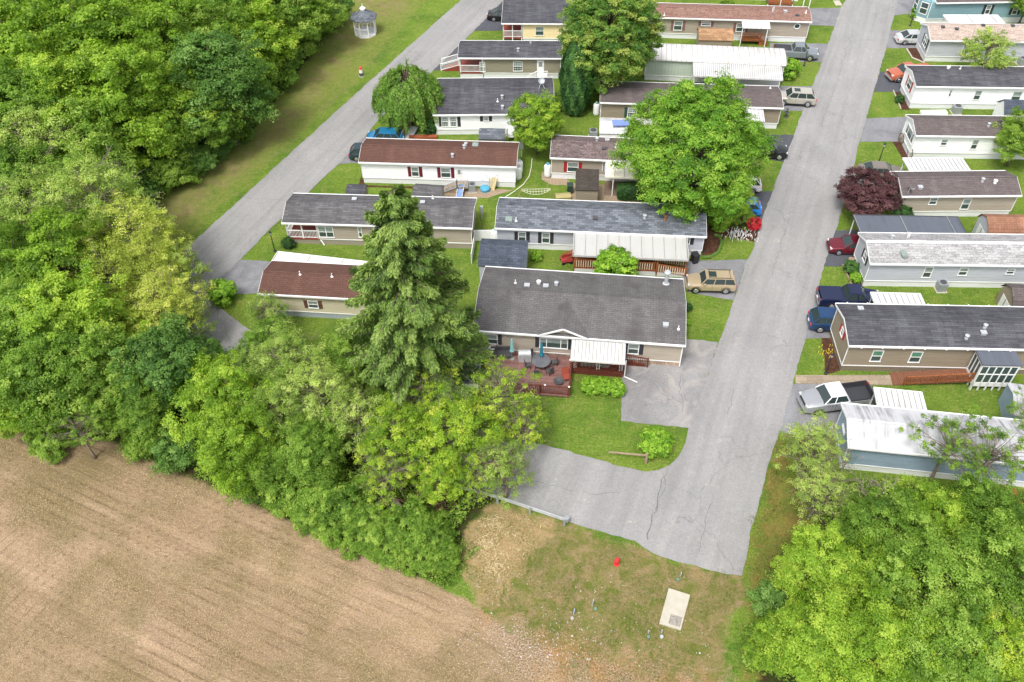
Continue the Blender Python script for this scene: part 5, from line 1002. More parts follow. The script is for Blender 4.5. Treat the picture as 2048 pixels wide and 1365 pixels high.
# meter post beside E
g = G((964, 438)); r_ = empty('meter_post', (g.x, g.y, 0), 0, 'grey electric meter post on the lawn right of the weathered grey roof', 'meter post'); mb = MB(); mb.bar((0, 0, -.02), (0, 0, 1.2), .14); mb.build('post', METAL, r_); mb = MB(); mb.box(-.16, .16, -.16, -.075, .8, 1.6); mb.box(-.14, .14, -.075, .06, 1.21, 1.62); mb.build('box', METAL, r_)
g = G(X('e', 1770, 455)); r_ = empty('meter_post', (g.x, g.y, 0), 0, 'grey electric meter post at the back right corner of the long brown roof', 'meter post'); mb = MB(); mb.bar((0, 0, -.02), (0, 0, 1.6), .14); mb.build('post', METAL, r_); mb = MB(); mb.box(-.2, .2, -.16, -.075, 1.0, 2.1); mb.build('box', METAL, r_)
# lighthouse ornament
g = G((723, 153)); r_ = empty('garden_lighthouse', (g.x, g.y, 0), 0, 'small red white and black lighthouse ornament on the mown strip', 'ornament'); mb = MB(); mb.prism([(.35 * math.cos(k * math.pi / 3), .35 * math.sin(k * math.pi / 3)) for k in range(6)], -.01, .1); mb.build('base', CONC, r_)
mb = MB(); mb.lathe([(.27, .1), (.22, .5)], n=10); mb.build('tower', DGREY, r_); mb = MB(); mb.lathe([(.22, .5), (.17, .95)], n=10); mb.build('band', WHITE, r_); mb = MB(); mb.lathe([(.2, .96), (.14, 1.0), (.14, 1.15), (.2, 1.17), (.02, 1.35)], n=10); mb.build('lantern', RED, r_)
# picnic table in the wood edge
def picnic(p, label, mat, rz):
    g = G(p); r_ = empty('picnic_table', (g.x, g.y, 0), rz, label, 'table'); mb = MB(); mb.box(-.9, .9, -.38, .38, .72, .77); mb.build('table_top', mat, r_)
    for s_ in (-1, 1): mb = MB(); mb.box(-.9, .9, s_ * .75 - .14, s_ * .75 + .14, .42, .46); mb.build('bench_seat', mat, r_)
    for s_ in (-1, 1): mb = MB(); mb.bar((s_ * .65, -.3, .72), (s_ * .65, -.7, 0), .08); mb.bar((s_ * .65, .3, .72), (s_ * .65, .7, 0), .08); mb.bar((s_ * .65, -.8, .4), (s_ * .65, .8, .4), .05, .08); mb.build('leg_frame', mat, r_)
picnic((474, 262), 'red brown picnic table under the round dark tree at the strip edge', paint('orange_brown_wood', srgb(176, 96, 60, .7), .8), .5); picnic((2005, 1000), 'brown wooden picnic table in the lower right wood', WOODB, .2)
# fallen log, brush, rocks, litter
a = G((790, 1012)); r_ = tag((lambda mb: (mb.tube([(a.x - .6, a.y + 1.0, .5), (a.x, a.y, .45), (a.x + .55, a.y - .8, .35)], [.34, .38, .36], 12), mb.build('fallen_log', BARKL, smooth=True))[1])(MB()), 'thick sawn log lying at the field edge of the hedgerow', 'log')
def brush(p, label, seed, n=90):
    rg_ = random.Random(seed); g = G(p); mb = MB()
    for i in range(n):
        c = Vector((g.x + rg_.gauss(0, .9), g.y + rg_.gauss(0, .6), rg_.uniform(.05, .9))); d = Vector((rg_.gauss(0, 1), rg_.gauss(0, 1), rg_.gauss(0, .35))).normalized() * rg_.uniform(.5, 1.2); mb.tube([c - d, c + Vector((0, 0, .1)), c + d], [.012, .035, .01], 4)
    tag(mb.build('brush_pile', paint('dead_twigs', srgb(150, 110, 92, .6), .95, var=.4)), label, 'brush pile')
brush((590, 925), 'reddish pile of dead brush in the hedgerow above the field', 3); brush((860, 1000), 'tangle of dead branches between log and guardrail', 4, 70)
def baretree(p, label, seed, h, r0=.12, lean=(0, 0), sp=.5, n=26):
    rg_ = random.Random(seed); g = G(p); r_ = empty('dead_tree', (g.x, g.y, 0), 0, label, 'dead tree'); mb = MB(); t0 = [Vector((lean[0] * i / 4, lean[1] * i / 4, h * .8 * i / 4 - .03)) for i in range(5)]; mb.tube(t0, [r0 * (1 - i * .18) for i in range(5)], 7)
    for i in range(n):
        f = rg_.uniform(.25, 1); k = min(int(f * 4), 3); b = t0[k].lerp(t0[k + 1], f * 4 - k); an = rg_.uniform(0, 6.28); ln = h * sp * rg_.uniform(.3, .9) * (1.2 - f * .5); d = Vector((math.cos(an), math.sin(an), rg_.uniform(.5, 1.4))).normalized() * ln; m_ = b + d * .5 + Vector((rg_.gauss(0, .15), rg_.gauss(0, .15), 0)); e = b + d
        mb.tube([b, m_, e], [r0 * .3, r0 * .18, .01], 4)
        for w_ in range(4): q = b.lerp(e, rg_.uniform(.3, .95)); e2 = q + Vector((rg_.gauss(0, 1), rg_.gauss(0, 1), rg_.uniform(0, 1))).normalized() * ln * .35; mb.tube([q, e2], [.022, .008], 3)
    mb.build('trunk', paint('grey_dead_wood', srgb(170, 156, 140, .6), .95, var=.25), r_, smooth=True)
baretree((60, 690), 'cluster of bare grey stems on the left edge of the wood', 5, 11, .1, (-2, .5), .7, 30); baretree((1700, 1075), 'bare twiggy dead tree right of the verge, before the lime crowns', 6, 7.5, .2, (.8, .2), .5); baretree((1660, 985), 'bare shrub stems beside the blue metal home', 7, 5.5, .08, (.3, 0), .6, 18); baretree((835, 860), 'pale dead trunk leaning below the spruce', 8, 8, .16, (-1.2, .8), .4, 16); baretree((165, 480), 'bare topped grey tree among the pale trees', 9, 11.5, .13, (0, 0), .35, 34); baretree((245, 320), 'pair of pale leaning trunks in the upper wood', 10, 14, .26, (-1.6, 1.6), .25, 12); baretree((255, 470), 'grey branched tree left of the yellow crowns', 19, 11, .12, (.4, .3), .35, 30)
# scattered limestone stones
rg_ = random.Random(12); mb = MB()
for i in range(520):
    p = (rg_.gauss(1090, 90), rg_.gauss(1290, 28)) if i % 3 else (rg_.uniform(900, 1420), rg_.uniform(1150, 1360)); g = G(p); s_ = rg_.uniform(.02, .05) * (1.7 if rg_.random() < .06 else 1)
    mb.lathe([(s_ * .8, 0), (s_, s_ * .3), (s_ * .6, s_ * .7), (.005, s_ * .8)], (g.x, g.y), 5)
tag(mb.build('loose_stones', paint('limestone', srgb(216, 206, 196, .7), .9, var=.25, scale=4)), 'scattered pale stones on the bare ground at the field corner', 'stones', kind='stuff')
# deck furniture
def deckpt(u, v, z=dz): g = hG.Mx @ Vector((*hG.at(X('l', u, v), z), 0)); return (g.x, g.y, z)
def table(p, label):
    r_ = empty('patio_table', p, 0, label, 'table'); mb = MB(); mb.lathe([(.78, .70), (.80, .72), (.78, .74), (.02, .745)], n=24); mb.build('table_top', paint('grey_glass_top', (.14, .145, .16, 1), .3, var=.3), r_)
    for k in range(4): an = k * math.pi / 2 + .6; mb = MB(); mb.bar((.6 * math.cos(an), .6 * math.sin(an), 0), (.5 * math.cos(an), .5 * math.sin(an), .7), .04); mb.build('leg', BLACK, r_)
table(deckpt(735, 560), 'round grey patio table on the red deck under the closed teal parasol')
for k, an in enumerate((-1.9, -.9, .1, 2.2, 3.3)):
    q = Vector(deckpt(735, 560)) + Vector((1.15 * math.cos(an), 1.15 * math.sin(an), 0)); c = empty('patio_chair', q, an + math.pi, 'black metal patio chair ' + ('nearest the deck front rail, left', 'nearest the deck front rail, right', 'on the right side of the round table', 'behind the round table by the wall', 'on the left side of the round table')[k], 'chair', 'chairs around the round patio table')
    mb = MB(); mb.box(-.22, .22, -.24, .24, .42, .46); mb.build('seat', DGREY, c); mb = MB(); mb.box(-.26, -.22, -.22, .22, .46, .95); mb.build('backrest', DGREY, c)
    for sx_ in (-1, 1):
        for sy_ in (-1, 1): mb = MB(); mb.bar((sx_ * .2, sy_ * .21, 0), (sx_ * .2, sy_ * .21, .42), .03); mb.build('leg', BLACK, c)
def parasol(p, label, c, h=2.5, arm=False):
    r_ = empty('closed_parasol', p, 0, label, 'parasol'); mb = MB(); mb.lathe([(.22, 0), (.22, .06), (.03, .08), (.025, h)], n=10); mb.build('pole', STEEL, r_)
    mb = MB(); mb.lathe([(.20, h - 1.5), (.15, h - 1.3), (.13, h - .8), (.1, h - .3), (.03, h + .05)], n=9); mb.build('canopy', c, r_)
    if arm: mb = MB(); mb.tube([(-1.3, .3, 0), (-1.25, .3, 1.9), (-.6, .15, h + .2), (0, 0, h + .05)], .035, 6); mb.build('arm', DGREY, r_)
parasol(deckpt(738, 520), 'closed deep teal parasol over the round patio table', paint('teal_cloth', (.01, .19, .28, 1), .8)); parasol(deckpt(385, 470), 'closed pale aqua cantilever parasol beside the grill', paint('aqua_cloth', (.25, .52, .52, 1), .8), arm=True)
q = deckpt(540, 480); r_ = empty('barbecue_grill', q, 0, 'grey hooded barbecue grill against the beige wall on the deck', 'grill'); mb = MB(); mb.box(-.55, .55, -.3, .3, 0, .75); mb.build('cabinet', METAL, r_); mb = MB(); mb.xprism([(-.33, .75)] + [(-.33 * math.cos(t_ * math.pi / 8), .77 + .33 * math.sin(t_ * math.pi / 8)) for t_ in range(9)] + [(.33, .75)], -.5, .5); mb.build('lid', METAL, r_)
q = deckpt(945, 760); r_ = empty('fire_pit', q, 0, 'low round dark fire bowl near the deck front rail', 'fire pit'); mb = MB(); mb.lathe([(.15, 0), (.15, .12), (.38, .25), (.42, .27), (.36, .27), (.1, .16), (.01, .16)], n=18); mb.build('bowl', DGREY, r_)
q = deckpt(1045, 720); r_ = empty('lounge_chair', q, .3, 'rust red cushioned chair by the deck side rail', 'chair'); mb = MB(); mb.box(-.3, .3, -.3, .3, .3, .42); mb.bar((0, .3, .35), (0, .55, .95), .6, .1); mb.build('cushion', paint('rust_cushion', srgb(170, 80, 62, .7), .9), r_); mb = MB(); [mb.bar((a_, b_, 0), (a_, b_, .32), .04) for a_ in (-.28, .28) for b_ in (-.28, .28)]; mb.build('leg_frame', STEEL, r_)
q = deckpt(255, 440); r_ = empty('corner_sofa', q, 0, 'dark low sofa in the back left corner of the deck', 'sofa'); mb = MB(); mb.box(-.9, .9, -.35, .35, 0, .4); mb.build('seat', DGREY, r_, bevel=.04); mb = MB(); mb.box(-.9, .9, .36, .5, 0, .75); mb.build('backrest', DGREY, r_)
q = deckpt(150, 385); r_ = empty('round_stool', q, 0, 'white round topped stand in the back left corner of the deck', 'stand'); mb = MB(); mb.lathe([(.2, 0), (.05, .05), (.05, .5), (.3, .52), (.3, .6)], n=14); mb.build('stand', WHITE, r_)
# yard items
g = G(X('f', 290, 1150)); 
g = G(X('f', 292, 1225)); r_ = empty('garden_cart', (g.x, g.y, 0), .2, 'small red cart at the steps of the long patio cover', 'cart'); mb = MB(); mb.box(-.5, .5, -.35, .35, .3, .36); [mb.bar((a_, -.35, .55), (a_ + .0001, .35, .55), .04) for a_ in (-.5, .5)]; [mb.box(-.5, .5, s_ * .35 - .02, s_ * .35 + .02, .36, .7) for s_ in (-1, 1)]; mb.build('tray', paint('red_metal', (.5, .06, .07, 1), .5), r_)
for a_ in (-.38, .38):
    for b_ in (-.38, .38): mb = MB(); mb.tube([(a_, b_, .16), (a_, b_ + .05, .16)], .16, 12); mb.build('wheel', TYRE, r_)
def wheel(p, label, r=.55):
    g = G(p); r_ = empty('wagon_wheel', (g.x, g.y, 0), R(95), label, 'wheel'); mb = MB(); mb.tube([(r * math.cos(k * math.pi / 12), 0, r + .03 + r * math.sin(k * math.pi / 12)) for k in range(25)], .045, 6)
    mb.build('rim', paint('dark_brown_wood', srgb(100, 76, 62, .6), .8), r_); mb = MB(); [mb.bar((0, 0, r + .03), (r * math.cos(k * math.pi / 5), 0, r + .03 + r * math.sin(k * math.pi / 5)), .04) for k in range(10)]; mb.build('spokes', WOODO, r_)
wheel(X('g', 705, 385), 'farther wagon wheel leaning by the white end wall'); wheel(X('g', 795, 530), 'nearer wagon wheel leaning at the white home corner')
g = G(X('e', 1170, 840)); r_ = empty('sun_lounger', (g.x, g.y, 0), 1.4, 'folded blue and white lounger beside the grey stair', 'lounger'); mb = MB(); mb.bar((-.9, 0, .2), (.3, 0, .35), .6, .04); mb.bar((.3, 0, .35), (.9, 0, .85), .6, .04); mb.build('seat', paint('blue_canvas', (.18, .28, .5, 1), .8), r_); mb = MB(); [mb.bar((-.9, s_ * .32, .0), (.9, s_ * .32, .9), .04) for s_ in (-1, 1)]; [mb.bar((.9, s_ * .32, 0), (-.4, s_ * .32, .8), .04) for s_ in (-1, 1)]; mb.build('frame', WHITE, r_)
g = G(X('e', 1100, 820)); r_ = empty('entry_stair', (g.x, g.y, 0), 0, 'grey wooden entry stair of the maroon shuttered home', 'stair'); mb = MB(); [mb.box(-1.0 + .3 * i, -.7 + .3 * i, .1, 1.3, 0, .14 * (i + 1)) for i in range(5)]; mb.box(.5, 1.6, .1, 1.3, .55, .7); mb.build('steps', WOODO, r_); mb = MB(); rail(mb, (-1.0, .05), (.5, .05), .05, .7); rail(mb, (.5, .05), (1.6, .05), .7, .7); mb.build('railing', paint('grey_blue_rail', (.42, .46, .5, 1), .6), r_)
g = G(X('e', 1415, 785)); r_ = empty('water_toy', (g.x, g.y, 0), 0, 'bright blue covered toy pool beside the white wall', 'toy pool'); mb = MB(); mb.lathe([(.5, 0), (.55, .3), (.45, .42), (.1, .5)], n=10); mb.build('cover', paint('blue_tarp', (.08, .32, .5, 1), .6), r_)
g = G(X('e', 1500, 775)); r_ = empty('folded_screen', (g.x, g.y, 0), .2, 'cream panel leaning by the blue toy pool', 'panel'); mb = MB(); mb.bar((-.3, 0, .02), (.1, .3, 1.3), .9, .05); mb.build('panel', paint('cream_cloth', srgb(226, 208, 160, .75), .9), r_)
g = G(X('e', 1462, 790)); r_ = empty('clothes_dryer', (g.x, g.y, 0), 0, 'rotary clothes line with bare arms beside the white wall', 'clothes line'); mb = MB(); mb.bar((0, 0, -.02), (0, 0, 1.7), .05); mb.build('pole', STEEL, r_); mb = MB(); [mb.bar((0, 0, 1.1), (1.1 * math.cos(k * 1.57 + .5), 1.1 * math.sin(k * 1.57 + .5), 1.75), .03) for k in range(4)]; mb.build('arm', STEEL, r_)
g = G((972, 405), 0); 
g = G(X('j', 500, 60)); r_ = empty('hammock', (g.x, g.y, 0), 0, 'cream net hammock strung above the slate roof lawn', 'hammock'); mb = MB(); n_ = 10
for i in range(n_ + 1): u = -1.5 + 3 * i / n_; zz = .75 + .3 * (u / 1.5) ** 2; mb.bar((u, -.5 * math.cos(u * .9), zz), (u, .5 * math.cos(u * .9), zz), .03)
for s_ in (-1, 0, 1):
    for i in range(n_): u, u2 = -1.5 + 3 * i / n_, -1.5 + 3 * (i + 1) / n_; mb.bar((u, s_ * .5 * math.cos(u * .9), .75 + .3 * (u / 1.5) ** 2), (u2, s_ * .5 * math.cos(u2 * .9), .75 + .3 * (u2 / 1.5) ** 2), .03)
mb.build('net', MR_C, r_); mb = MB(); mb.bar((-1.9, 0, 0), (-1.5, 0, 1.1), .06); mb.build('stand', WOODO, r_); mb = MB(); mb.bar((1.9, 0, 0), (1.5, 0, 1.1), .06); mb.build('stand', WOODO, r_)
# white flowers and edging
def flowers(p, label, n, sp, seed, c):
    rg_ = random.Random(seed); g = G(p); mb = MB()
    for i in range(n): x_, y_ = g.x + rg_.gauss(0, sp), g.y + rg_.gauss(0, sp * .6); s_ = rg_.uniform(.03, .055); z_ = rg_.uniform(.1, .3); mb.lathe([(.01, -.05), (s_, z_), (s_ * .8, z_ + .04), (.01, z_ + .06)], (x_, y_), 5)
    tag(mb.build('flowers', c), label, 'flowers', kind='stuff')
flowers(X('f', 1680, 1005), 'drift of white flowers beside the red shrub', 150, .8, 3, WHITE); flowers(X('d', 580, 130), 'white blossom on the shrub of the teal home', 60, .5, 4, WHITE); flowers(X('h', 400, 1200), 'yellow flowers in the bed of the long taupe home', 30, .5, 5, paint('yellow_flower', (.7, .5, .05, 1), .8)); flowers((868, 268), 'white flower heads by the cone shrub', 14, .5, 6, WHITE)
g = G(X('g', 1680, 1180)); r_ = empty('planter_tub', (g.x, g.y, 0), 0, 'terracotta barrel planter beside the beige home wall', 'planter'); mb = MB(); mb.lathe([(.3, 0), (.42, .25), (.4, .5), (.36, .5), (.3, .42), (.01, .42)], n=14); mb.build('tub', paint('terracotta', srgb(160, 96, 70, .7), .8), r_)
g = G(X('h', 592, 440)); r_ = empty('planter_tub', (g.x, g.y, 0), 0, 'small tan barrel planter at the dark red sedan', 'planter'); mb = MB(); mb.lathe([(.22, 0), (.3, .2), (.28, .42), (.2, .42), (.01, .36)], n=12); mb.build('tub', WOODO, r_)
g = G(X('c', 1280, 40)); mb = MB(); mb.box(g.x - .45, g.x + .45, g.y - .75, g.y + .75, -.01, .06); tag(mb.build('meter_pit', CONC), 'pale rectangular utility lid on the lawn at the top of the street', 'lid')
g = G(X('d', 715, 1300)); mb = MB(); mb.box(g.x - 1.5, g.x + 1.5, g.y - .5, g.y + .3, .02, .4); tag(mb.build('bench_box', WHITE, bevel=.05), 'long white box lying on the grass behind the wagon wheel home', 'box')
g = G(X('a', 690, 1330)); r_ = empty('garden_ramp', (g.x, g.y, 0), 1.2, 'small grey slatted ramp beside the light blue hatchback', 'ramp'); mb = MB(); mb.bar((-1.1, 0, .05), (1.1, 0, .6), .9, .06); mb.build('deck', METAL, r_); mb = MB(); rail(mb, (-1.1, .5), (1.1, .5), .05, .6, .3); mb.build('railing', WOODO, r_)
g = G(X('a', 810, 1352)); mb = MB(); mb.box(g.x - 1.6, g.x + 1.6, g.y - .3, g.y + .2, -.01, .35); tag(mb.build('raised_planter', paint('orange_brown_wood', srgb(176, 96, 60, .7), .8)), 'long red brown timber planter behind the long brown roof', 'planter')
g = G(X('c', 690, 1340)); r_ = empty('garden_statue', (g.x, g.y, 0), 0, 'small dark tiered birdbath on the lawn under the maple edge', 'birdbath'); mb = MB(); mb.lathe([(.22, 0), (.08, .1), (.07, .6), (.32, .68), (.3, .74), (.06, .7), (.05, 1.1), (.2, 1.15), (.03, 1.2)], n=12); mb.build('basin', DGREY, r_)
def gv(p, label, sc): 
    g = G(p); mb = MB(); mb.box(g.x - sc, g.x + sc, g.y - .04, g.y + .04, 0, 1.3); tag(mb.build('fence_panel', WHITE), label, 'fence')
gv(X('j', 125, 385), 'cream fence panel behind the dark slate roofed shed', 2.4)
g0_ = G(X('j', 40, 385)); g1_ = G(X('j', 12, 560)); mb = MB(); mb.bar((g0_.x, g0_.y, .6), (g1_.x, g1_.y, .6), .06, 1.2); tag(mb.build('fence_panel', WHITE), 'cream fence side running past the dark slate shed', 'fence')

LM_EDGE = paint('edging_greenery', srgb(110, 150, 60, .6), .95, var=.5, scale=9)
def edging(pts, label, r, mat, name='lawn_edging', z=.06, cat='edging'):
    P = [G(p) for p in pts]; mb = MB(); mb.tube([(p.x, p.y, z) for p in P], r, 6); tag(mb.build(name, mat), label, cat)
edging([X('e', 1872, 480), X('e', 1866, 560), X('e', 1845, 650), X('e', 1790, 730), X('e', 1700, 800), X('e', 1600, 865)], 'curved pale lawn edging right of the two propane tanks', .05, MR_C)
edging([X('h', 527, 468), X('h', 560, 550), X('h', 598, 634), X('h', 705, 656)], 'weathered timber border of the leafy bed at the light grey home', .1, WOODO, z=.1)
edging([X('d', 415, 565), X('d', 478, 668), X('d', 618, 725)], 'stone border of the bed at the pinkish roofed home', .1, CONC, z=.1)
edging([X('d', 265, 1035), X('d', 350, 1245)], 'low border of the bed at the bright white home', .08, CONC)
edging([X('f', 1480, 1010), X('f', 1520, 1020), X('f', 1540, 1070), X('f', 1510, 1150), X('f', 1450, 1185), X('f', 1380, 1190)], 'curved green plant border beside the black bin', .16, LM_EDGE, name='plant_border', z=.1, cat='border')

# ---------------------------------------------------------------- vegetation
def unit(v): return v / (np.linalg.norm(v, axis=-1, keepdims=True) + 1e-9)
def leafquads(C, N, size, rng, asp=.62, T=None):
    n = len(C); N = unit(N)
    if T is None: T = rng.normal(size=(n, 3))
    T = unit(np.cross(N, T)) if T is None or T.shape != N.shape else unit(T - N * (T * N).sum(1, keepdims=True)); B = np.cross(N, T)
    s = (size * rng.uniform(.6, 1.35, n))[:, None] / 2
    fold = N * s * .25
    V = np.stack([C - T * s, C + B * s * asp + fold, C + T * s, C - B * s * asp + fold], 1).reshape(-1, 3)
    return V, np.arange(4 * n).reshape(n, 4)
def crown(seed, Rr, zc, hz, ncl, per, cs, leaf, mat, lob=.25, rmin=.35, low=-.75, up=.55, flat=.65, tvar=.2, drop=0.0, tbase=.5, asp=.62, taper=0.0):
    """foliage: clumps scattered through a lobed ellipsoid, each clump many small leaf faces"""
    rng = np.random.default_rng(seed)
    d = unit(rng.normal(size=(ncl * 3, 3))); d = d[d[:, 2] > low][:ncl]; m_ = len(d)
    ph = rng.uniform(0, 6.28, 6); lobe = 1 + lob * (np.sin(3 * np.arctan2(d[:, 1], d[:, 0]) + ph[0]) * .6 + np.sin(5 * np.arctan2(d[:, 1], d[:, 0]) + ph[1] + 3 * d[:, 2]) * .5 + np.sin(6 * d[:, 2] + ph[2]) * .35)
    r = (rmin + (1 - rmin) * rng.uniform(0, 1, m_) ** .45) * lobe
    if drop: keep = rng.uniform(size=m_) > drop; d, r, m_ = d[keep], r[keep], int(keep.sum())
    tp = (1 - taper * np.maximum(d[:, 2], 0) ** .8)[:, None]
    CC = d * r[:, None] * np.array([Rr, Rr, hz]) * np.concatenate([tp, tp, tp * 0 + 1], 1) + np.array([0, 0, zc])
    ct = np.clip(tbase + rng.normal(size=m_) * tvar, 0, 1); csz = cs * rng.uniform(.6, 1.35, m_)
    k = np.repeat(np.arange(m_), per); n = len(k); q = unit(rng.normal(size=(n, 3))); q[:, 2] = np.where(q[:, 2] < -.3, -q[:, 2], q[:, 2])
    rad = csz[k] * rng.uniform(.25, 1, n) ** .4
    # every clump is itself knobbly: small tufts
    tuft = unit(rng.normal(size=(m_ * 9, 3))); ti = k * 9 + rng.integers(0, 9, n)
    off = (tuft[ti] * .72 + q * .42) * rad[:, None] * np.array([1, 1, flat])
    P = CC[k] + off
    N = unit(unit(off) * .6 + d[k] * .35 + np.array([0, 0, up]) + rng.normal(size=(n, 3)) * .45)
    V, F = leafquads(P, N, leaf, rng, asp)
    tint = np.repeat(np.clip(ct[k] + rng.normal(size=n) * .13, 0, 1), 4)
    return mesh_np('crown', V, F, [mat], tint), CC, rng
def trunkmesh(CC, rng, h0, top, r0, mat, nl=26, lean=(0, 0), base=(0, 0), twigs=0, thick=.35):
    mb = MB(); pts = []; n = 7
    for i in range(n + 1): t_ = i / n; pts.append((lean[0] * t_ + .15 * math.sin(3 * t_ + r0 * 9), lean[1] * t_ + .12 * math.sin(4 * t_), top * t_ - .05))
    mb.tube(pts, [r0 * (1.25 if i == 0 else 1) * (1 - .86 * i / n) for i in range(n + 1)], 8)
    sel = rng.permutation(len(CC))[:nl]
    for j in sel:
        c = Vector(CC[j]); hr = min(max(c.z - math.hypot(c.x, c.y) * rng.uniform(.35, .8), h0), top * .95); t_ = hr / top; i = min(int(t_ * n), n - 1); f = t_ * n - i
        a = Vector(pts[i]).lerp(Vector(pts[i + 1]), f); mid = a.lerp(c, .5) + Vector((rng.normal() * .25, rng.normal() * .25, .35)); rr = r0 * thick * (1 - .6 * t_) + .02
        mb.tube([a, a.lerp(mid, .6), mid, mid.lerp(c, .6) + Vector((0, 0, .12)), c], [rr, rr * .85, rr * .6, rr * .4, rr * .18], 5)
        for w_ in range(twigs):
            b = mid.lerp(c, rng.uniform(.2, .9)); e = b + Vector((rng.normal(), rng.normal(), rng.uniform(-.2, .9))) * rng.uniform(.5, 1.3); mb.tube([b, b.lerp(e, .5) + Vector((0, 0, .08)), e], [rr * .3, rr * .22, .012], 4)
    o = mb.build('trunk', mat, smooth=True); me = o.data; bpy.data.objects.remove(o); return me
G_ = lambda r, g, b, k=1.05: srgb(r, g, b, k)
LM = dict(
    lime=leafmat('lime_leaves', G_(86, 118, 30), G_(136, 170, 50), G_(184, 202, 84), .48),
    green=leafmat('green_leaves', G_(78, 112, 34), G_(124, 158, 56), G_(170, 192, 92), .48),
    maple=leafmat('maple_leaves', G_(64, 106, 28), G_(108, 154, 44), G_(160, 190, 76), .42, 0),
    deep=leafmat('deep_green_leaves', G_(66, 102, 38), G_(104, 142, 62), G_(146, 176, 96), .45),
    yell=leafmat('yellowish_leaves', G_(134, 150, 56), G_(182, 194, 86), G_(214, 214, 122), .48),
    gold=leafmat('golden_green_leaves', G_(104, 140, 36), G_(156, 184, 54), G_(196, 204, 82), .42),
    spring=leafmat('pale_spring_leaves', G_(106, 136, 52), G_(154, 178, 84), G_(194, 206, 120), .48),
    seed=leafmat('seeded_leaves', G_(58, 98, 36), G_(104, 144, 54), G_(186, 192, 100), .4, .05),
    dark=leafmat('evergreen_leaves', G_(30, 64, 26), G_(52, 92, 36), G_(84, 126, 52), .15),
    spruce=leafmat('spruce_needles', G_(52, 78, 28), G_(96, 126, 50), G_(146, 168, 84), .22, 0),
    willow=leafmat('willow_leaves', G_(74, 112, 44), G_(118, 156, 62), G_(160, 186, 96), .4, 0),
    purple=leafmat('purple_leaves', G_(56, 30, 34), G_(92, 56, 60), G_(132, 96, 96), .25, 0),
    red=leafmat('red_leaves', G_(120, 16, 26), G_(186, 34, 46), G_(214, 70, 70), .25, 0),
    shrub=leafmat('shrub_leaves', G_(74, 116, 28), G_(120, 166, 40), G_(174, 202, 76), .35, .1))
PROTO = {}
def proto(key, seed, mat, R_=4.5, H=11, ncl=170, per=230, cs=1.15, leaf=.26, big=True, nl=28, bark=None, r0=.24, **kw):
    if big: ncl, cs, leaf, per = int(ncl * 1.75), cs * .80, leaf * .76, int(per * .98)
    hz = kw.pop('hz', H * .4); zc = kw.pop('zc', H - hz * .92); tw = kw.pop('twigs', 0); thick = kw.pop('thick', .35)
    me, CC, rng = crown(seed, R_, zc, hz, ncl, per, cs, leaf, LM[mat], **kw)
    PROTO[key] = (me, trunkmesh(CC, rng, H * .18, zc + hz * .3, r0, bark or BARK, nl, twigs=tw, thick=thick), R_, H, zc)
proto('limeA', 1, 'lime'); proto('limeB', 2, 'lime', R_=4.8, ncl=190, lob=.32); proto('limeC', 3, 'lime', R_=4.2, H=9, ncl=150)
proto('greenA', 4, 'green'); proto('greenB', 5, 'green', R_=4.2, H=10, lob=.3); proto('deepA', 6, 'deep', R_=4, H=10, per=260); 
proto('yellA', 7, 'yell', ncl=170, per=120, cs=1.0, leaf=.2, bark=BARKL, nl=60, twigs=5, rmin=.25, drop=.1); proto('springA', 8, 'spring', ncl=190, per=120, cs=1.0, leaf=.2, bark=BARKL, nl=70, twigs=6, rmin=.2, drop=.1)
proto('goldA', 9, 'gold', R_=4.3, ncl=160, per=190, cs=1.0, leaf=.23, bark=BARKL, nl=60, twigs=4, drop=.18, lob=.35); proto('thinA', 10, 'spring', R_=3.6, H=9, ncl=90, per=110, cs=.85, leaf=.19, bark=BARKL, nl=60, twigs=6, rmin=.2, drop=.15)
proto('thinG', 12, 'gold', R_=3.6, H=9, ncl=100, per=130, cs=.85, leaf=.2, bark=BARKL, nl=70, twigs=7, rmin=.2, drop=.42)
proto('limb', 13, 'green', R_=5, H=11, ncl=42, per=150, cs=.85, leaf=.22, bark=BARKL, nl=48, twigs=4, rmin=.4, hz=2.4, lob=.45)
proto('shrubA', 14, 'shrub', R_=1.1, H=1.9, ncl=70, per=120, cs=.38, leaf=.15, hz=.95, zc=.95, low=-.9, rmin=.6, lob=.08, r0=.06, nl=14)
proto('shrubD', 15, 'dark', R_=1.1, H=1.9, ncl=70, per=120, cs=.36, leaf=.13, hz=.95, zc=.95, low=-.9, rmin=.6, lob=.1, r0=.06, nl=14)
proto('bushG', 16, 'green', R_=2.2, H=3.2, ncl=90, per=170, cs=.75, leaf=.2, hz=1.6, zc=1.6, low=-.8, rmin=.4, lob=.3, r0=.08, nl=24)
proto('bushD', 17, 'deep', R_=2.2, H=3.2, ncl=90, per=170, cs=.75, leaf=.2, hz=1.6, zc=1.6, low=-.8, rmin=.4, lob=.3, r0=.08, nl=24)
proto('maple', 20, 'maple', R_=7.4, H=15.5, ncl=420, per=260, cs=1.15, leaf=.24, hz=6.6, zc=8.6, nl=80, r0=.36, lob=.2, rmin=.45, twigs=1, tbase=.58, low=-.85, taper=.5)
proto('seed', 21, 'seed', R_=5.8, H=15, ncl=330, per=250, cs=1.0, leaf=.24, hz=6.6, zc=8.8, nl=60, r0=.4, lob=.12, rmin=.45, tvar=.2)
proto('young', 22, 'lime', R_=3.1, H=7.6, ncl=150, per=200, cs=.75, leaf=.2, hz=3.1, zc=4.5, nl=30, r0=.14, lob=.15)
proto('purple', 23, 'purple', R_=3.0, H=4.2, ncl=150, per=170, cs=.65, leaf=.17, hz=1.9, zc=2.4, nl=30, r0=.14, lob=.2, tbase=.45)
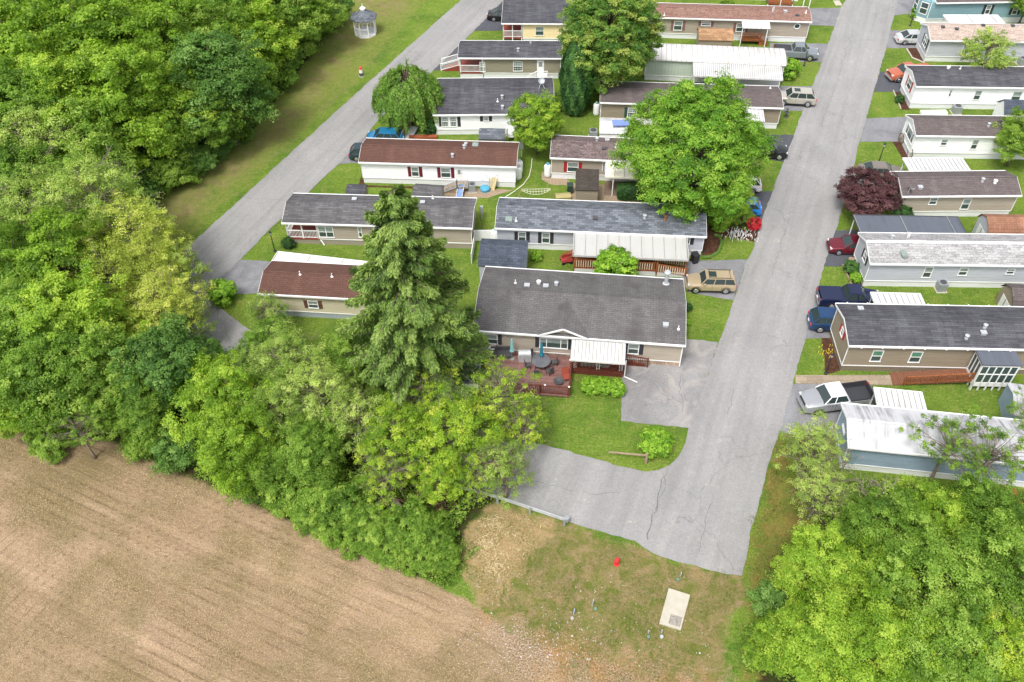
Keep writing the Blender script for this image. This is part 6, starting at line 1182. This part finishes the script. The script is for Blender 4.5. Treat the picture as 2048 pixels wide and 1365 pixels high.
proto('redbush', 24, 'red', R_=.85, H=1.4, ncl=60, per=90, cs=.3, leaf=.11, hz=.7, zc=.75, nl=10, r0=.05, lob=.06, rmin=.6)
proto('pear', 25, 'spring', R_=2.5, H=5, ncl=80, per=110, cs=.6, leaf=.16, hz=2, zc=3.1, nl=40, r0=.1, bark=BARKL, twigs=4, lob=.1)
def plant(key, name, loc, s=1.0, sz=None, rz=None, label=None, cat='tree', group=None, rng_=random.Random(7)):
    me, tm, *_ = PROTO[key]; o = empty(name, loc, rng_.uniform(0, 6.28) if rz is None else rz, label, cat, group); o.scale = (s, s, sz or s)
    c = bpy.data.objects.new('crown', me); link(c, o)
    if tm: tr = bpy.data.objects.new('trunk', tm); link(tr, o)
    return o
def treepx(key, px, py, rpx, label, hs=None, cat='tree', name='tree', group=None, rz=None):
    """crown centred over a plan point with a given apparent radius"""
    R_, H, zc = PROTO[key][2:5]; g = G((px, py), zc); pxm = FPX / (g - CP).length; s = rpx / pxm / R_
    hz_ = hs or s; g = G((px, py), zc * hz_); return plant(key, name, (g.x, g.y, 0), s, hz_, rz, label, cat, group)
WG = 'trees of the big wood in the upper left'
upper = [('limeA', 40, 20, 95), ('greenA', 150, 15, 80), ('limeB', 250, 30, 95), ('limeA', 345, 10, 75), ('greenB', 430, 25, 80), ('greenB', 520, 10, 75), ('greenB', 600, 15, 62), ('bushD', 645, 18, 44),
    ('limeB', 60, 130, 100), ('limeA', 190, 110, 100), ('limeA', 330, 100, 85), ('limeC', 500, 90, 70), ('greenB', 420, 100, 75), ('bushG', 592, 72, 46), ('bushG', 540, 128, 48), ('bushD', 566, 108, 36), ('bushG', 616, 46, 36), ('bushG', 500, 175, 45),
    ('greenA', 30, 240, 90), ('limeB', 130, 215, 95), ('limeA', 250, 195, 95), ('limeC', 335, 215, 80), ('deepA', 440, 165, 80), ('greenB', 395, 235, 62), ('bushG', 465, 250, 36), ('bushG', 300, 300, 60),
    ('springA', 80, 315, 85), ('greenB', 170, 300, 80), ('limeC', 215, 350, 62), ('bushD', 265, 372, 48), ('bushG', 335, 345, 42), ('bushD', 385, 318, 38), ('greenA', 30, 370, 80), ('greenA', 120, 385, 70), ('bushD', 425, 292, 34)]
desc = {'limeA': 'broad bright lime tree', 'limeB': 'wide lobed lime green tree', 'limeC': 'small rounded lime tree', 'greenA': 'mid green tree', 'greenB': 'bushy mid green tree', 'deepA': 'dark green rounded tree',
        'bushD': 'dark green edge bush', 'bushG': 'fresh green bush', 'springA': 'pale twiggy tree', 'yellA': 'yellowish tree with thin leaves', 'goldA': 'golden green tree', 'thinA': 'thin pale tree', 'thinG': 'thin golden tree', 'limb': 'open limbed tree'}
def place(lst, where, group):
    for i, (k, x, y, r) in enumerate(lst):
        side = 'far left edge' if x < 90 else 'left' if x < 300 else 'middle left' if x < 520 else 'centre' if x < 1100 else 'right'
        nb = NEAR.get((x, y)) or nearest(x, y)
        treepx(k, x, y, r, desc[k] + ' ' + nb, cat='bush' if 'bush' in k else 'tree', name='bush' if 'bush' in k else 'tree', group=group)
NEAR = {}
LAND = [((0, 0), 'in the very top left corner of the wood'), ((150, 15), 'at the top edge left of the tallest lime crown'), ((250, 30), 'on the top edge above the pale leaning trunks'), ((345, 10), 'on the top edge, midway along the wood'),
    ((430, 25), 'at the top edge above the round dark tree'), ((520, 10), 'at the top edge left of the dark hedge corner'), ((600, 15), 'near the top where the wood narrows towards the gazebo'), ((645, 18), 'nearest the gazebo at the tip of the wood'),
    ((60, 130), 'on the left edge below the top corner tree'), ((190, 110), 'left of the pale leaning trunks'), ((330, 100), 'right of the pale leaning trunks'), ((500, 90), 'behind the bushes facing the gazebo'), ((420, 100), 'directly above the round dark tree'),
    ((592, 72), 'on the mown strip edge, level with the gazebo foot'), ((540, 128), 'on the mown strip edge below the gazebo'), ((566, 108), 'squeezed between two bushes opposite the lighthouse ornament'), ((616, 46), 'just left of the gazebo lawn'), ((500, 175), 'right beside the round dark tree'),
    ((30, 240), 'on the left edge, a quarter way down'), ((130, 215), 'lower left of the pale trunks'), ((250, 195), 'in front of the pale leaning trunks'), ((335, 215), 'left of the round dark tree'), ((440, 165), 'bulging over the mown strip above the picnic table'), ((395, 235), 'behind the picnic table'),
    ((465, 250), 'hanging over the picnic table'), ((300, 300), 'at the foot of the leaning trunks'), ((80, 315), 'on the left edge above the yellow trees'), ((170, 300), 'behind the small lime dome'), ((215, 350), 'forming a small dome at the strip corner'), ((265, 372), 'at the lowest corner of the mown strip'),
    ((335, 345), 'on the strip edge left of the lowest bare patch'), ((385, 318), 'on the strip edge below the picnic table'), ((30, 370), 'on the left edge behind the bare grey stems'), ((120, 385), 'just above the bare twiggy tree'), ((425, 292), 'smallest on the strip edge under the picnic table')]
def nearest(x, y):
    for (a, b), t_ in LAND:
        if (a, b) == (x, y): return t_
    return 'in the very top left corner of the wood' if (x, y) == (40, 20) else 'among its neighbours'
place(upper, 'wood', WG)
mid = [('springA', 60, 440, 85), ('springA', 200, 425, 95), ('yellA', 265, 480, 85), ('limeA', 120, 545, 95), ('greenB', 30, 560, 75), ('yellA', 215, 570, 85), ('yellA', 300, 530, 75), ('thinA', 362, 540, 56), ('thinA', 372, 640, 52), ('yellA', 325, 610, 75),
    ('greenA', 50, 650, 90), ('limeA', 160, 655, 95), ('greenB', 20, 745, 80), ('greenA', 120, 750, 90), ('limeC', 50, 800, 65), ('greenB', 215, 735, 80), ('yellA', 260, 650, 65), ('deepA', 330, 735, 80), ('deepA', 405, 735, 52), ('greenB', 290, 810, 60), ('greenB', 200, 810, 55), ('limb', 150, 850, 62),
    ('bushG', 290, 875, 42), ('bushD', 355, 900, 45), ('limeB', 450, 800, 88), ('limeA', 470, 890, 80), ('springA', 570, 740, 85), ('greenA', 545, 700, 62), ('springA', 640, 800, 85), ('springA', 560, 830, 75), ('greenB', 700, 730, 70), ('greenA', 620, 900, 70), ('thinA', 720, 840, 70), ('springA', 730, 690, 62),
    ('greenB', 540, 930, 55), ('goldA', 790, 870, 72), ('goldA', 905, 860, 78), ('thinG', 850, 790, 62), ('thinG', 770, 950, 58), ('goldA', 880, 950, 58), ('thinG', 1010, 795, 70), ('thinG', 1045, 850, 55), ('thinA', 1010, 940, 62), ('thinG', 955, 940, 55),
    ('bushG', 640, 980, 52), ('bushG', 580, 985, 45), ('bushG', 700, 1010, 52), ('bushG', 740, 1040, 42), ('bushG', 820, 1050, 48), ('bushG', 870, 1075, 40), ('bushG', 765, 1065, 36), ('bushD', 520, 965, 40), ('thinA', 540, 625, 45), ('bushG', 100, 880, 35)]
names2 = ['on the left edge above the bare grey stems', 'above the yellow trees, against the strip corner', 'topmost of the yellow trees', 'left of the yellow trees, above the field', 'on the left edge beside the bare grey stems', 'in the middle of the yellow trees', 'leaning towards the loop road bend', 'reaching over the loop road bend',
    'hanging over the road opposite the round corner bush', 'rightmost of the yellow crowns', 'on the left edge halfway down', 'with rounded clumps left of the lowest yellow crown', 'on the left edge just above the field corner', 'above the field, left of the long low branch', 'lowest on the left edge by the field', 'behind the long low branch',
    'lowest of the yellow crowns, above the blue green tree', 'larger blue green one in the hedgerow middle', 'dark one touching the loop road', 'hanging towards the field in the hedgerow', 'filling the gap left of the blue green tree', 'pushing one low branch out over the field', 'low on the field edge under the blue green tree', 'on the field edge left of the golden lime tree',
    'upper one of the two bright crowns on the hedgerow', 'lower one of the two bright crowns by the field', 'over the hidden loop road, left of the spruce foot', 'in front of the cream home', 'halfway between the spruce and the field', 'left of the half hidden guardrail', 'at the left foot of the spruce', 'above the brush pile', 'over the half hidden guardrail', 'against the lower left of the spruce',
    'right of the two bright crowns by the field', 'left one of the golden crowns', 'largest right hand golden crown', 'topmost golden crown below the spruce', 'lowest left golden crown above the fallen log', 'lowest right golden crown by the road', 'spreading in front of the red deck', 'over the lawn edge below the red deck', 'standing at the guardrail start', 'between the golden crown and the guardrail',
    'above the fallen log on the left', 'by the brush pile on the field edge', 'left of the fallen log', 'just below the fallen log', 'at the right end of the hedgerow', 'last one before the dry grass', 'on the field edge under the log', 'on the field edge below the bright crowns', 'in front of the cream home window', 'on the field edge at far left']
for (k, x, y, r), nb in zip(mid, names2):
    treepx(k, x, y, r, desc[k] + ' ' + nb, cat='bush' if 'bush' in k else 'tree', name='bush' if 'bush' in k else 'tree', group='trees and bushes of the hedgerow along the field')
low = [('thinA', 1625, 895, 62), ('thinA', 1640, 985, 58), ('limb', 1905, 880, 78), ('limb', 1990, 900, 82), ('greenB', 1770, 1060, 77), ('limeB', 1880, 1050, 76), ('greenA', 1985, 1052, 76), ('limeA', 1640, 1140, 79), ('limeC', 1745, 1155, 76), ('greenA', 1850, 1160, 94), ('greenB', 1985, 1150, 94),
    ('limeC', 1640, 1280, 86), ('limeB', 1760, 1290, 94), ('limeC', 1560, 1290, 54), ('greenB', 1890, 1300, 90), ('goldA', 1990, 1290, 81), ('bushD', 1560, 1200, 45), ('greenA', 2060, 1100, 63), ('limb', 2065, 830, 50)]
names3 = ['between the road and the blue metal home', 'with pale bare twigs, right of the verge', 'reaching across the weathered white roof', 'in front of the right end of the blue home', 'below the blue metal home', 'right of centre behind the lower wood', 'on the right edge below the blue home', 'pointing out over the verge near the road end',
    'in the heart of the lower right wood', 'large one right of the dark gap', 'on the right edge of the lower wood', 'on the lower left of the wood by the verge', 'on the bottom edge beneath the dark limb', 'lowest left, touching the verge', 'on the bottom edge near the corner', 'in the bottom right corner', 'dark one on the verge beside the concrete pad', 'at the right edge behind the wooden table', 'cut by the right edge beside the white home']
for (k, x, y, r), nb in zip(low, names3):
    treepx(k, x, y, r, desc[k] + ' ' + nb, cat='bush' if 'bush' in k else 'tree', name='bush' if 'bush' in k else 'tree', group='trees of the wood in the lower right')
treepx('maple', 1393, 290, 142, 'very large green maple standing between the red shuttered home and the slate roof', rz=.4)
treepx('limeC', 1457, 402, 44, 'green lower tree tucked under the right side of the large maple')
treepx('seed', 1218, 70, 92, 'tall tree dotted with yellow seed clusters behind the tan home')
treepx('young', 1072, 243, 52, 'young lime tree at the right end of the wide white home')
treepx('purple', 1737, 386, 56, 'low purple leaved maple beside the beige sedan')
treepx('pear', 1976, 106, 44, 'small airy pale tree in front of the pinkish roof')
treepx('greenB', 2040, 275, 40, 'green tree cut by the right edge, beside the wagon wheel home'); treepx('greenA', 2060, -6, 32, 'tree in the top right corner by the teal home')
for x, y, r, k, lb in ((660, 1052, 34, 'bushG', 'bush on the field edge straight below the brush pile'), (722, 1076, 36, 'bushG', 'bush on the field edge left of the log, lowest row'), (782, 1098, 36, 'bushG', 'bush on the field edge right below the log'), (842, 1114, 34, 'bushG', 'bush on the field edge, second from the straw patch'), (892, 1112, 30, 'bushG', 'bush touching the straw coloured patch'), (610, 1030, 30, 'bushG', 'small bush on the field edge left of the brush pile foot'),
    (1312, 886, 30, 'shrubA', 'round lime shrub behind the split rail fence on the corner lawn'), (443, 585, 26, 'shrubA', 'round shrub on the corner of the loop road'), (1232, 535, 40, 'shrubA', 'pale green dome shrub in front of the long porch railing'),
    (1576, 137, 20, 'shrubA', 'rounded lime shrub at the end of the curved metal roof'), (859, 255, 15, 'shrubD', 'cone shaped shrub at the corner of the wide white home'), (1508, 448, 14, 'redbush', 'small bright red shrub at the street corner of the garden bed'), (1478, 425, 26, 'bushG', 'rounded green bush left of the red shrub'),
    (1455, 420, 24, 'shrubD', 'dark shrub under the maple at the slate roof corner'), (1440, 440, 22, 'shrubA', 'lime hosta clump beside the slate roofed home'), (576, 487, 12, 'shrubD', 'small dark shrub by the white corner porch'), (1073, 512, 12, 'shrubA', 'small shrub between the dark shed and the patio cover'),
    (1376, 615, 9, 'shrubD', 'small dark shrub at the right end of the worn grey roof'), (1375, 645, 7, 'shrubA', 'tiny shrub at the right wall of the deck home'), (1805, 430, 18, 'shrubD', 'brownish rounded shrub in front of the beige home'), (1838, 25, 12, 'shrubA', 'shrub with white blossom in the bed of the teal home'),
    (1800, 198, 8, 'shrubD', 'small shrub in the bed of the bright white home'), (1703, 535, 14, 'shrubD', 'leafy plants in the timber bed of the light grey home'), (1712, 556, 11, 'shrubA', 'low plants at the near end of the timber bed'), (1712, 690, 8, 'shrubA', 'low plant in the bed against the long taupe home'),
    (1280, 128, 18, 'bushG', 'bush at the left end of the pale green home'), (1262, 150, 18, 'bushG', 'bush behind the dark brown roof'), (1140, 205, 24, 'bushD', 'dark bush at the foot of the column evergreen'), (1180, 190, 20, 'bushG', 'bush left of the dark brown roof'), (1075, 265, 14, 'bushG', 'low growth beneath the young lime tree'), (1350, 12, 10, 'bushG', 'small bush above the red brown roof'), (1455, 6, 12, 'bushG', 'small bush against the topmost home')):
    treepx(k, x, y, r, lb, cat='shrub', name='shrub')
for i, (x, y, lb) in enumerate(((1180, 772, 'left part'), (1207, 773, 'middle'), (1232, 777, 'right part'))):
    treepx('shrubA', x, y, 18, 'dark green leafy shrub under the white porch awning, %s of the row' % lb, cat='shrub', name='shrub', group='shrubs in front of the porch of the deck home')
for i, (x, y, lb) in enumerate(((1040 + 0, 0, ''),)): pass
# hedge: clipped box of leaves
def leafbox(name, label, pts, mat, n, leaf, seed, cat='hedge', rnd=.12, kind=None, size=None):
    rng = np.random.default_rng(seed); (x0, y0), (x1, y1), wd_, hh = pts; L_ = math.hypot(x1 - x0, y1 - y0); az = math.atan2(y1 - y0, x1 - x0)
    P = rng.uniform(-1, 1, (n, 3)); ax = rng.integers(0, 3, n); sg = np.sign(P[np.arange(n), ax]); P[np.arange(n), ax] = sg * rng.uniform(.86, 1.0, n); P = P / (np.abs(P) ** 7).sum(1, keepdims=True) ** (1 / 7)
    Q = P * np.array([L_ / 2, wd_ / 2, hh / 2]) + rng.normal(size=(n, 3)) * rnd * .4 + np.array([0, 0, hh / 2]); Q[:, 2] = np.maximum(Q[:, 2], .03)
    V, F = leafquads(Q, P + np.array([0, 0, .5]) + rng.normal(size=(n, 3)) * .5, leaf, rng); me = mesh_np('foliage', V, F, [mat], np.repeat(rng.uniform(.2, .8, n), 4))
    r_ = empty(name, ((x0 + x1) / 2, (y0 + y1) / 2, 0), az, label, cat); link(bpy.data.objects.new('foliage', me), r_)
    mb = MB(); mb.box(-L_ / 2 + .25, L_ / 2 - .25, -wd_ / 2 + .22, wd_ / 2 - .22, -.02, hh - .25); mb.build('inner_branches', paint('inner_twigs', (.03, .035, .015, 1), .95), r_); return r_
a, b = G(X('f', 705, 735), 0), G(X('f', 1215, 745), 0); leafbox('hedge', 'clipped dark green hedge between the red shuttered home and the slate roof', ((a.x, a.y + .6), (b.x + 1.5, b.y + .6), 1.3, 1.7), LM['dark'], 16000, .13, 5)
# column evergreen
rng = np.random.default_rng(31); n = 42000; z = rng.uniform(0, 1, n); a_ = rng.uniform(0, 6.28, n); rr = 1.75 * np.clip(np.sin(np.pi * (z * .93 + .05)) ** .45, .1, 1) * (1 + .12 * np.sin(5 * a_ + 9 * z) + .06 * np.sin(11 * a_ - 14 * z)) * rng.uniform(.8, 1.03, n)
P = np.column_stack([rr * np.cos(a_), rr * np.sin(a_), z * 9.0 + .1]); N = np.column_stack([np.cos(a_), np.sin(a_), .5 + 0 * z]) + rng.normal(size=(n, 3)) * .4
V, F = leafquads(P, N, .19, rng); me = mesh_np('foliage', V, F, [LM['dark']], np.repeat(np.clip(.5 + .3 * np.sin(7 * a_ + 12 * z) + rng.normal(size=n) * .15, 0, 1), 4))
g = G((1150, 228)); r_ = empty('columnar_evergreen', (g.x, g.y, 0), 0, 'tall dark column shaped evergreen between the white home and the seed dotted tree', 'tree'); link(bpy.data.objects.new('crown', me), r_)
mb = MB(); mb.tube([(0, 0, -.05), (0, 0, 4), (0, 0, 8.4)], [.2, .14, .03], 8); mb.build('trunk', BARK, r_)
# spruce
def spruce():
    rng = np.random.default_rng(41); H_ = 20.8; Pn, Nn, Tn, tt = [], [], [], []; mb = MB()
    mb.tube([(0, 0, -.05), (.1, 0, 6), (0, .1, 13), (0, 0, H_)], [.42, .32, .18, .02], 10); z_ = 1.6; wh = 0
    while z_ < H_ - .3:
        f = 1 - z_ / H_; nb = 9 if f > .3 else 7
        for b in range(nb):
            az = rng.uniform(0, 6.28); L_ = (6.9 * f ** .68 + .4) * rng.uniform(.62, 1.1); z0 = z_ + rng.uniform(-.25, .25); m_ = 9
            dirv = np.array([math.cos(az), math.sin(az), 0]); ss = np.linspace(0, 1, m_); dr = .26 * f + .04
            pts = np.array([dirv * L_ * s_ + np.array([0, 0, z0 + L_ * (.20 * s_ - (dr + .32) * s_ ** 2 + .26 * s_ ** 3.2)]) for s_ in ss])
            mb.tube([tuple(p) for p in pts], [.055 * (1 - .8 * s_) * (1 + L_ / 7) for s_ in ss], 4)
            nn = int(110 + 350 * L_ / 2.2); s_ = rng.uniform(.12, 1, nn) ** .75; i = np.minimum((s_ * (m_ - 1)).astype(int), m_ - 2); fr = (s_ * (m_ - 1) - i)[:, None]
            base = pts[i] * (1 - fr) + pts[i + 1] * fr; side = np.array([-dirv[1], dirv[0], 0]); wd_ = L_ * .20 * (1.08 - s_) + .14; u = rng.uniform(-1, 1, nn) * wd_
            hang = rng.uniform(0, 1, nn) ** 1.8 * (.5 + .5 * f) * .6
            p = base + side * u[:, None] + dirv * (np.abs(u) * .4)[:, None] - np.array([0, 0, 1]) * (hang + np.abs(u) * .18)[:, None] + rng.normal(size=(nn, 3)) * .05
            Pn.append(p); Nn.append(np.tile([0, 0, 1.0], (nn, 1)) * (1 - hang)[:, None] + dirv * .6 + rng.normal(size=(nn, 3)) * .4)
            Tn.append(dirv + side * (np.sign(u) * .6)[:, None] - np.array([0, 0, .5]) * (hang[:, None] + .3) + rng.normal(size=(nn, 3)) * .3); tt.append(np.clip(.22 + .45 * s_ + rng.normal(size=nn) * .16 + rng.normal() * .14, 0, 1))
        z_ += .36 + .14 * f
    Pn, Nn, Tn, tt = map(np.concatenate, (Pn, Nn, Tn, tt)); V, F = leafquads(Pn, Nn, .27, rng, .30, T=Tn)
    print('spruce', len(F)); return mesh_np('crown', V, F, [LM['spruce']], np.repeat(tt, 4)), mb
me, mb = spruce(); g = G((838, 792)); r_ = empty('spruce_tree', (g.x, g.y, 0), 0, 'huge drooping spruce standing between the cream home and the deck home', 'tree'); link(bpy.data.objects.new('crown', me), r_); mb.build('trunk', BARK, r_, smooth=True)
# weeping willow
rng = np.random.default_rng(51); P, N, T, tt = [], [], [], []; mb = MB(); mb.tube([(0, 0, -.05), (.1, 0, 1.8), (0, .1, 4.4)], [.34, .28, .2], 8)
for j in range(300):
    az = rng.uniform(0, 6.28); rr = 4.0 * rng.uniform(.05, 1) ** .55; zt = 7.4 * (1 - (rr / 4.6) ** 2 * .42) + rng.normal() * .35; st = np.array([rr * math.cos(az), rr * math.sin(az), zt])
    if j % 3 == 0: mb.tube([(0, .1, 3.6 + rng.uniform(0, .9)), tuple(st * .5 + np.array([0, 0, 3.2])), tuple(st)], [.09, .06, .02], 4)
    Ls = rng.uniform(1.3, zt * .72) if rr > 1.6 else rng.uniform(.8, 2.4); m_ = int(52 * Ls); s_ = rng.uniform(0, 1, m_)
    p = st + np.array([math.cos(az), math.sin(az), 0]) * (.5 * np.sin(s_ * 1.5))[:, None] - np.array([0, 0, 1]) * (s_ * Ls)[:, None] + rng.normal(size=(m_, 3)) * np.array([.13, .13, .1])
    P.append(p); N.append(np.array([math.cos(az), math.sin(az), .5]) + rng.normal(size=(m_, 3)) * .6); T.append(np.array([0, 0, -1.0]) + rng.normal(size=(m_, 3)) * .45); tt.append(np.clip(.5 + rng.normal() * .18 + rng.normal(size=m_) * .15, 0, 1))
P, N, T, tt = map(np.concatenate, (P, N, T, tt)); V, F = leafquads(P, N, .26, rng, .42, T=T); me = mesh_np('crown', V, F, [LM['willow']], np.repeat(tt, 4))
g = G((822, 250)); r_ = empty('weeping_willow', (g.x, g.y, 0), 0, 'weeping willow with hanging strands beside the left road', 'tree'); r_.scale = (.9, .9, .92); link(bpy.data.objects.new('crown', me), r_); mb.build('trunk', BARK, r_, smooth=True)
# undergrowth and tall grass: nobody could count it
def scatter(name, label, polys, n, leaf, h, mat, seed, bl=.35, asp=.5, clump=1.6, thr=.45, cat='undergrowth', up=.9, tb=.5, tall=.2, soft=.9):
    rng = np.random.default_rng(seed); out = []
    for poly in polys:
        p = np.array(poly); lo, hi = p.min(0), p.max(0); lo = np.maximum(lo, [-85, 18]); hi = np.minimum(hi, [85, 135]); Q = rng.uniform(lo, hi, (n, 2)); sd = sdf(Q, poly); Q = Q[rng.uniform(size=n) < np.clip((sd + .3 * np.sin(Q[:, 0] * 2.3) + .3 * np.sin(Q[:, 1] * 2.9)) / soft, 0, 1)]; out.append(Q)
    Q = np.concatenate(out); f = (np.sin(Q[:, 0] * clump + 1.3 * np.sin(Q[:, 1] * clump * .8)) * np.sin(Q[:, 1] * clump * 1.1 + np.sin(Q[:, 0] * clump * .7)) + 1) / 2
    keep = rng.uniform(size=len(Q)) < np.clip((f - thr + .5), .08, 1); Q, f = Q[keep], f[keep]; z = h * f * rng.uniform(.05, 1, len(Q)) + .02
    P = np.column_stack([Q, z]); N = np.array([0, 0, up]) + rng.normal(size=(len(Q), 3)) * .5; V, F = leafquads(P, N, leaf, rng, asp)
    me = mesh_np(name, V, F, [mat], np.repeat(np.clip(tb + (f - .5) * .3 + rng.normal(size=len(Q)) * tall, 0, 1), 4)); o = bpy.data.objects.new(name, me); link(o); return tag(o, label, cat, kind='stuff')
EDGE1 = PG([(640, 90), (700, 40), (705, 0), (640, 60), (590, 130), (540, 190), (515, 235), (480, 270), (440, 330), (380, 352), (320, 385), (275, 425), (230, 400), (300, 330), (380, 280), (450, 215), (520, 140), (590, 60)])
EDGE2 = PG([(60, 850), (100, 868), (230, 885), (330, 925), (450, 975), (590, 1035), (720, 1085), (830, 1130), (890, 1110), (925, 1060), (985, 1008), (900, 960), (780, 960), (700, 930), (560, 860), (420, 800), (260, 760), (60, 780)])
EDGE3 = PG([(1600, 1365), (1500, 1380), (1480, 1300), (1500, 1200), (1560, 1140), (1650, 1050), (1640, 960), (1690, 950), (1850, 975), (2060, 1000), (2100, 1400)])
scatter('undergrowth', 'tangled green undergrowth beneath the woods and along their edges', [EDGE1, EDGE2, EDGE3], 120000, .24, 1.3, LM['green'], 61)
scatter('undergrowth', 'dark leafy ground plants between the tree trunks', [PG([(-100, 0), (600, -20), (560, 100), (430, 300), (280, 380), (260, 480), (330, 600), (560, 780), (780, 930), (560, 960), (0, 830), (-100, 700)])], 120000, .30, 1.6, LM['deep'], 62)
DRYM = leafmat('dry_grass_blades', srgb(170, 148, 104, .75), srgb(206, 184, 138, .8), srgb(232, 214, 172, .85), .2, 0); TG = leafmat('grass_blades', srgb(96, 120, 40, .5), srgb(124, 146, 58, .55), srgb(168, 178, 96, .6), .25, 0)
scatter('dry_grass', 'flattened straw coloured tall grass below the guardrail', [STRAW], 26000, .26, .12, DRYM, 63, asp=.14, thr=.62, cat='grass', up=1.3, soft=3.2)
scatter('verge_grass', 'short patchy green and tan grass of the verge', [VERGE, RIGHTV], 90000, .13, .08, TG, 64, asp=.2, clump=1.1, thr=.5, cat='grass', up=.4)
scatter('weeds', 'bright green weeds beside the concrete pad and wood edge', [PG([(1500, 1180), (1560, 1130), (1570, 1300), (1500, 1330), (1470, 1260)]), PG([(880, 1100), (930, 1060), (960, 1110), (940, 1170), (890, 1180), (830, 1150)])], 16000, .24, .4, LM['green'], 65, asp=.3, cat='weeds', up=.5, soft=2.5)
STB = leafmat('straw_flecks', srgb(176, 148, 104, .62), srgb(200, 172, 128, .66), srgb(224, 202, 160, .72), .1, 0)
scatter('crop_stubble', 'pale chopped straw litter strewn over the tilled field', [PG([(-150, 850), (0, 866), (230, 892), (450, 985), (720, 1095), (880, 1180), (1000, 1270), (1250, 1345), (1400, 1420), (-200, 1420)])], 260000, .17, .03, STB, 66, asp=.13, clump=.5, thr=.55, cat='straw', up=1.2)
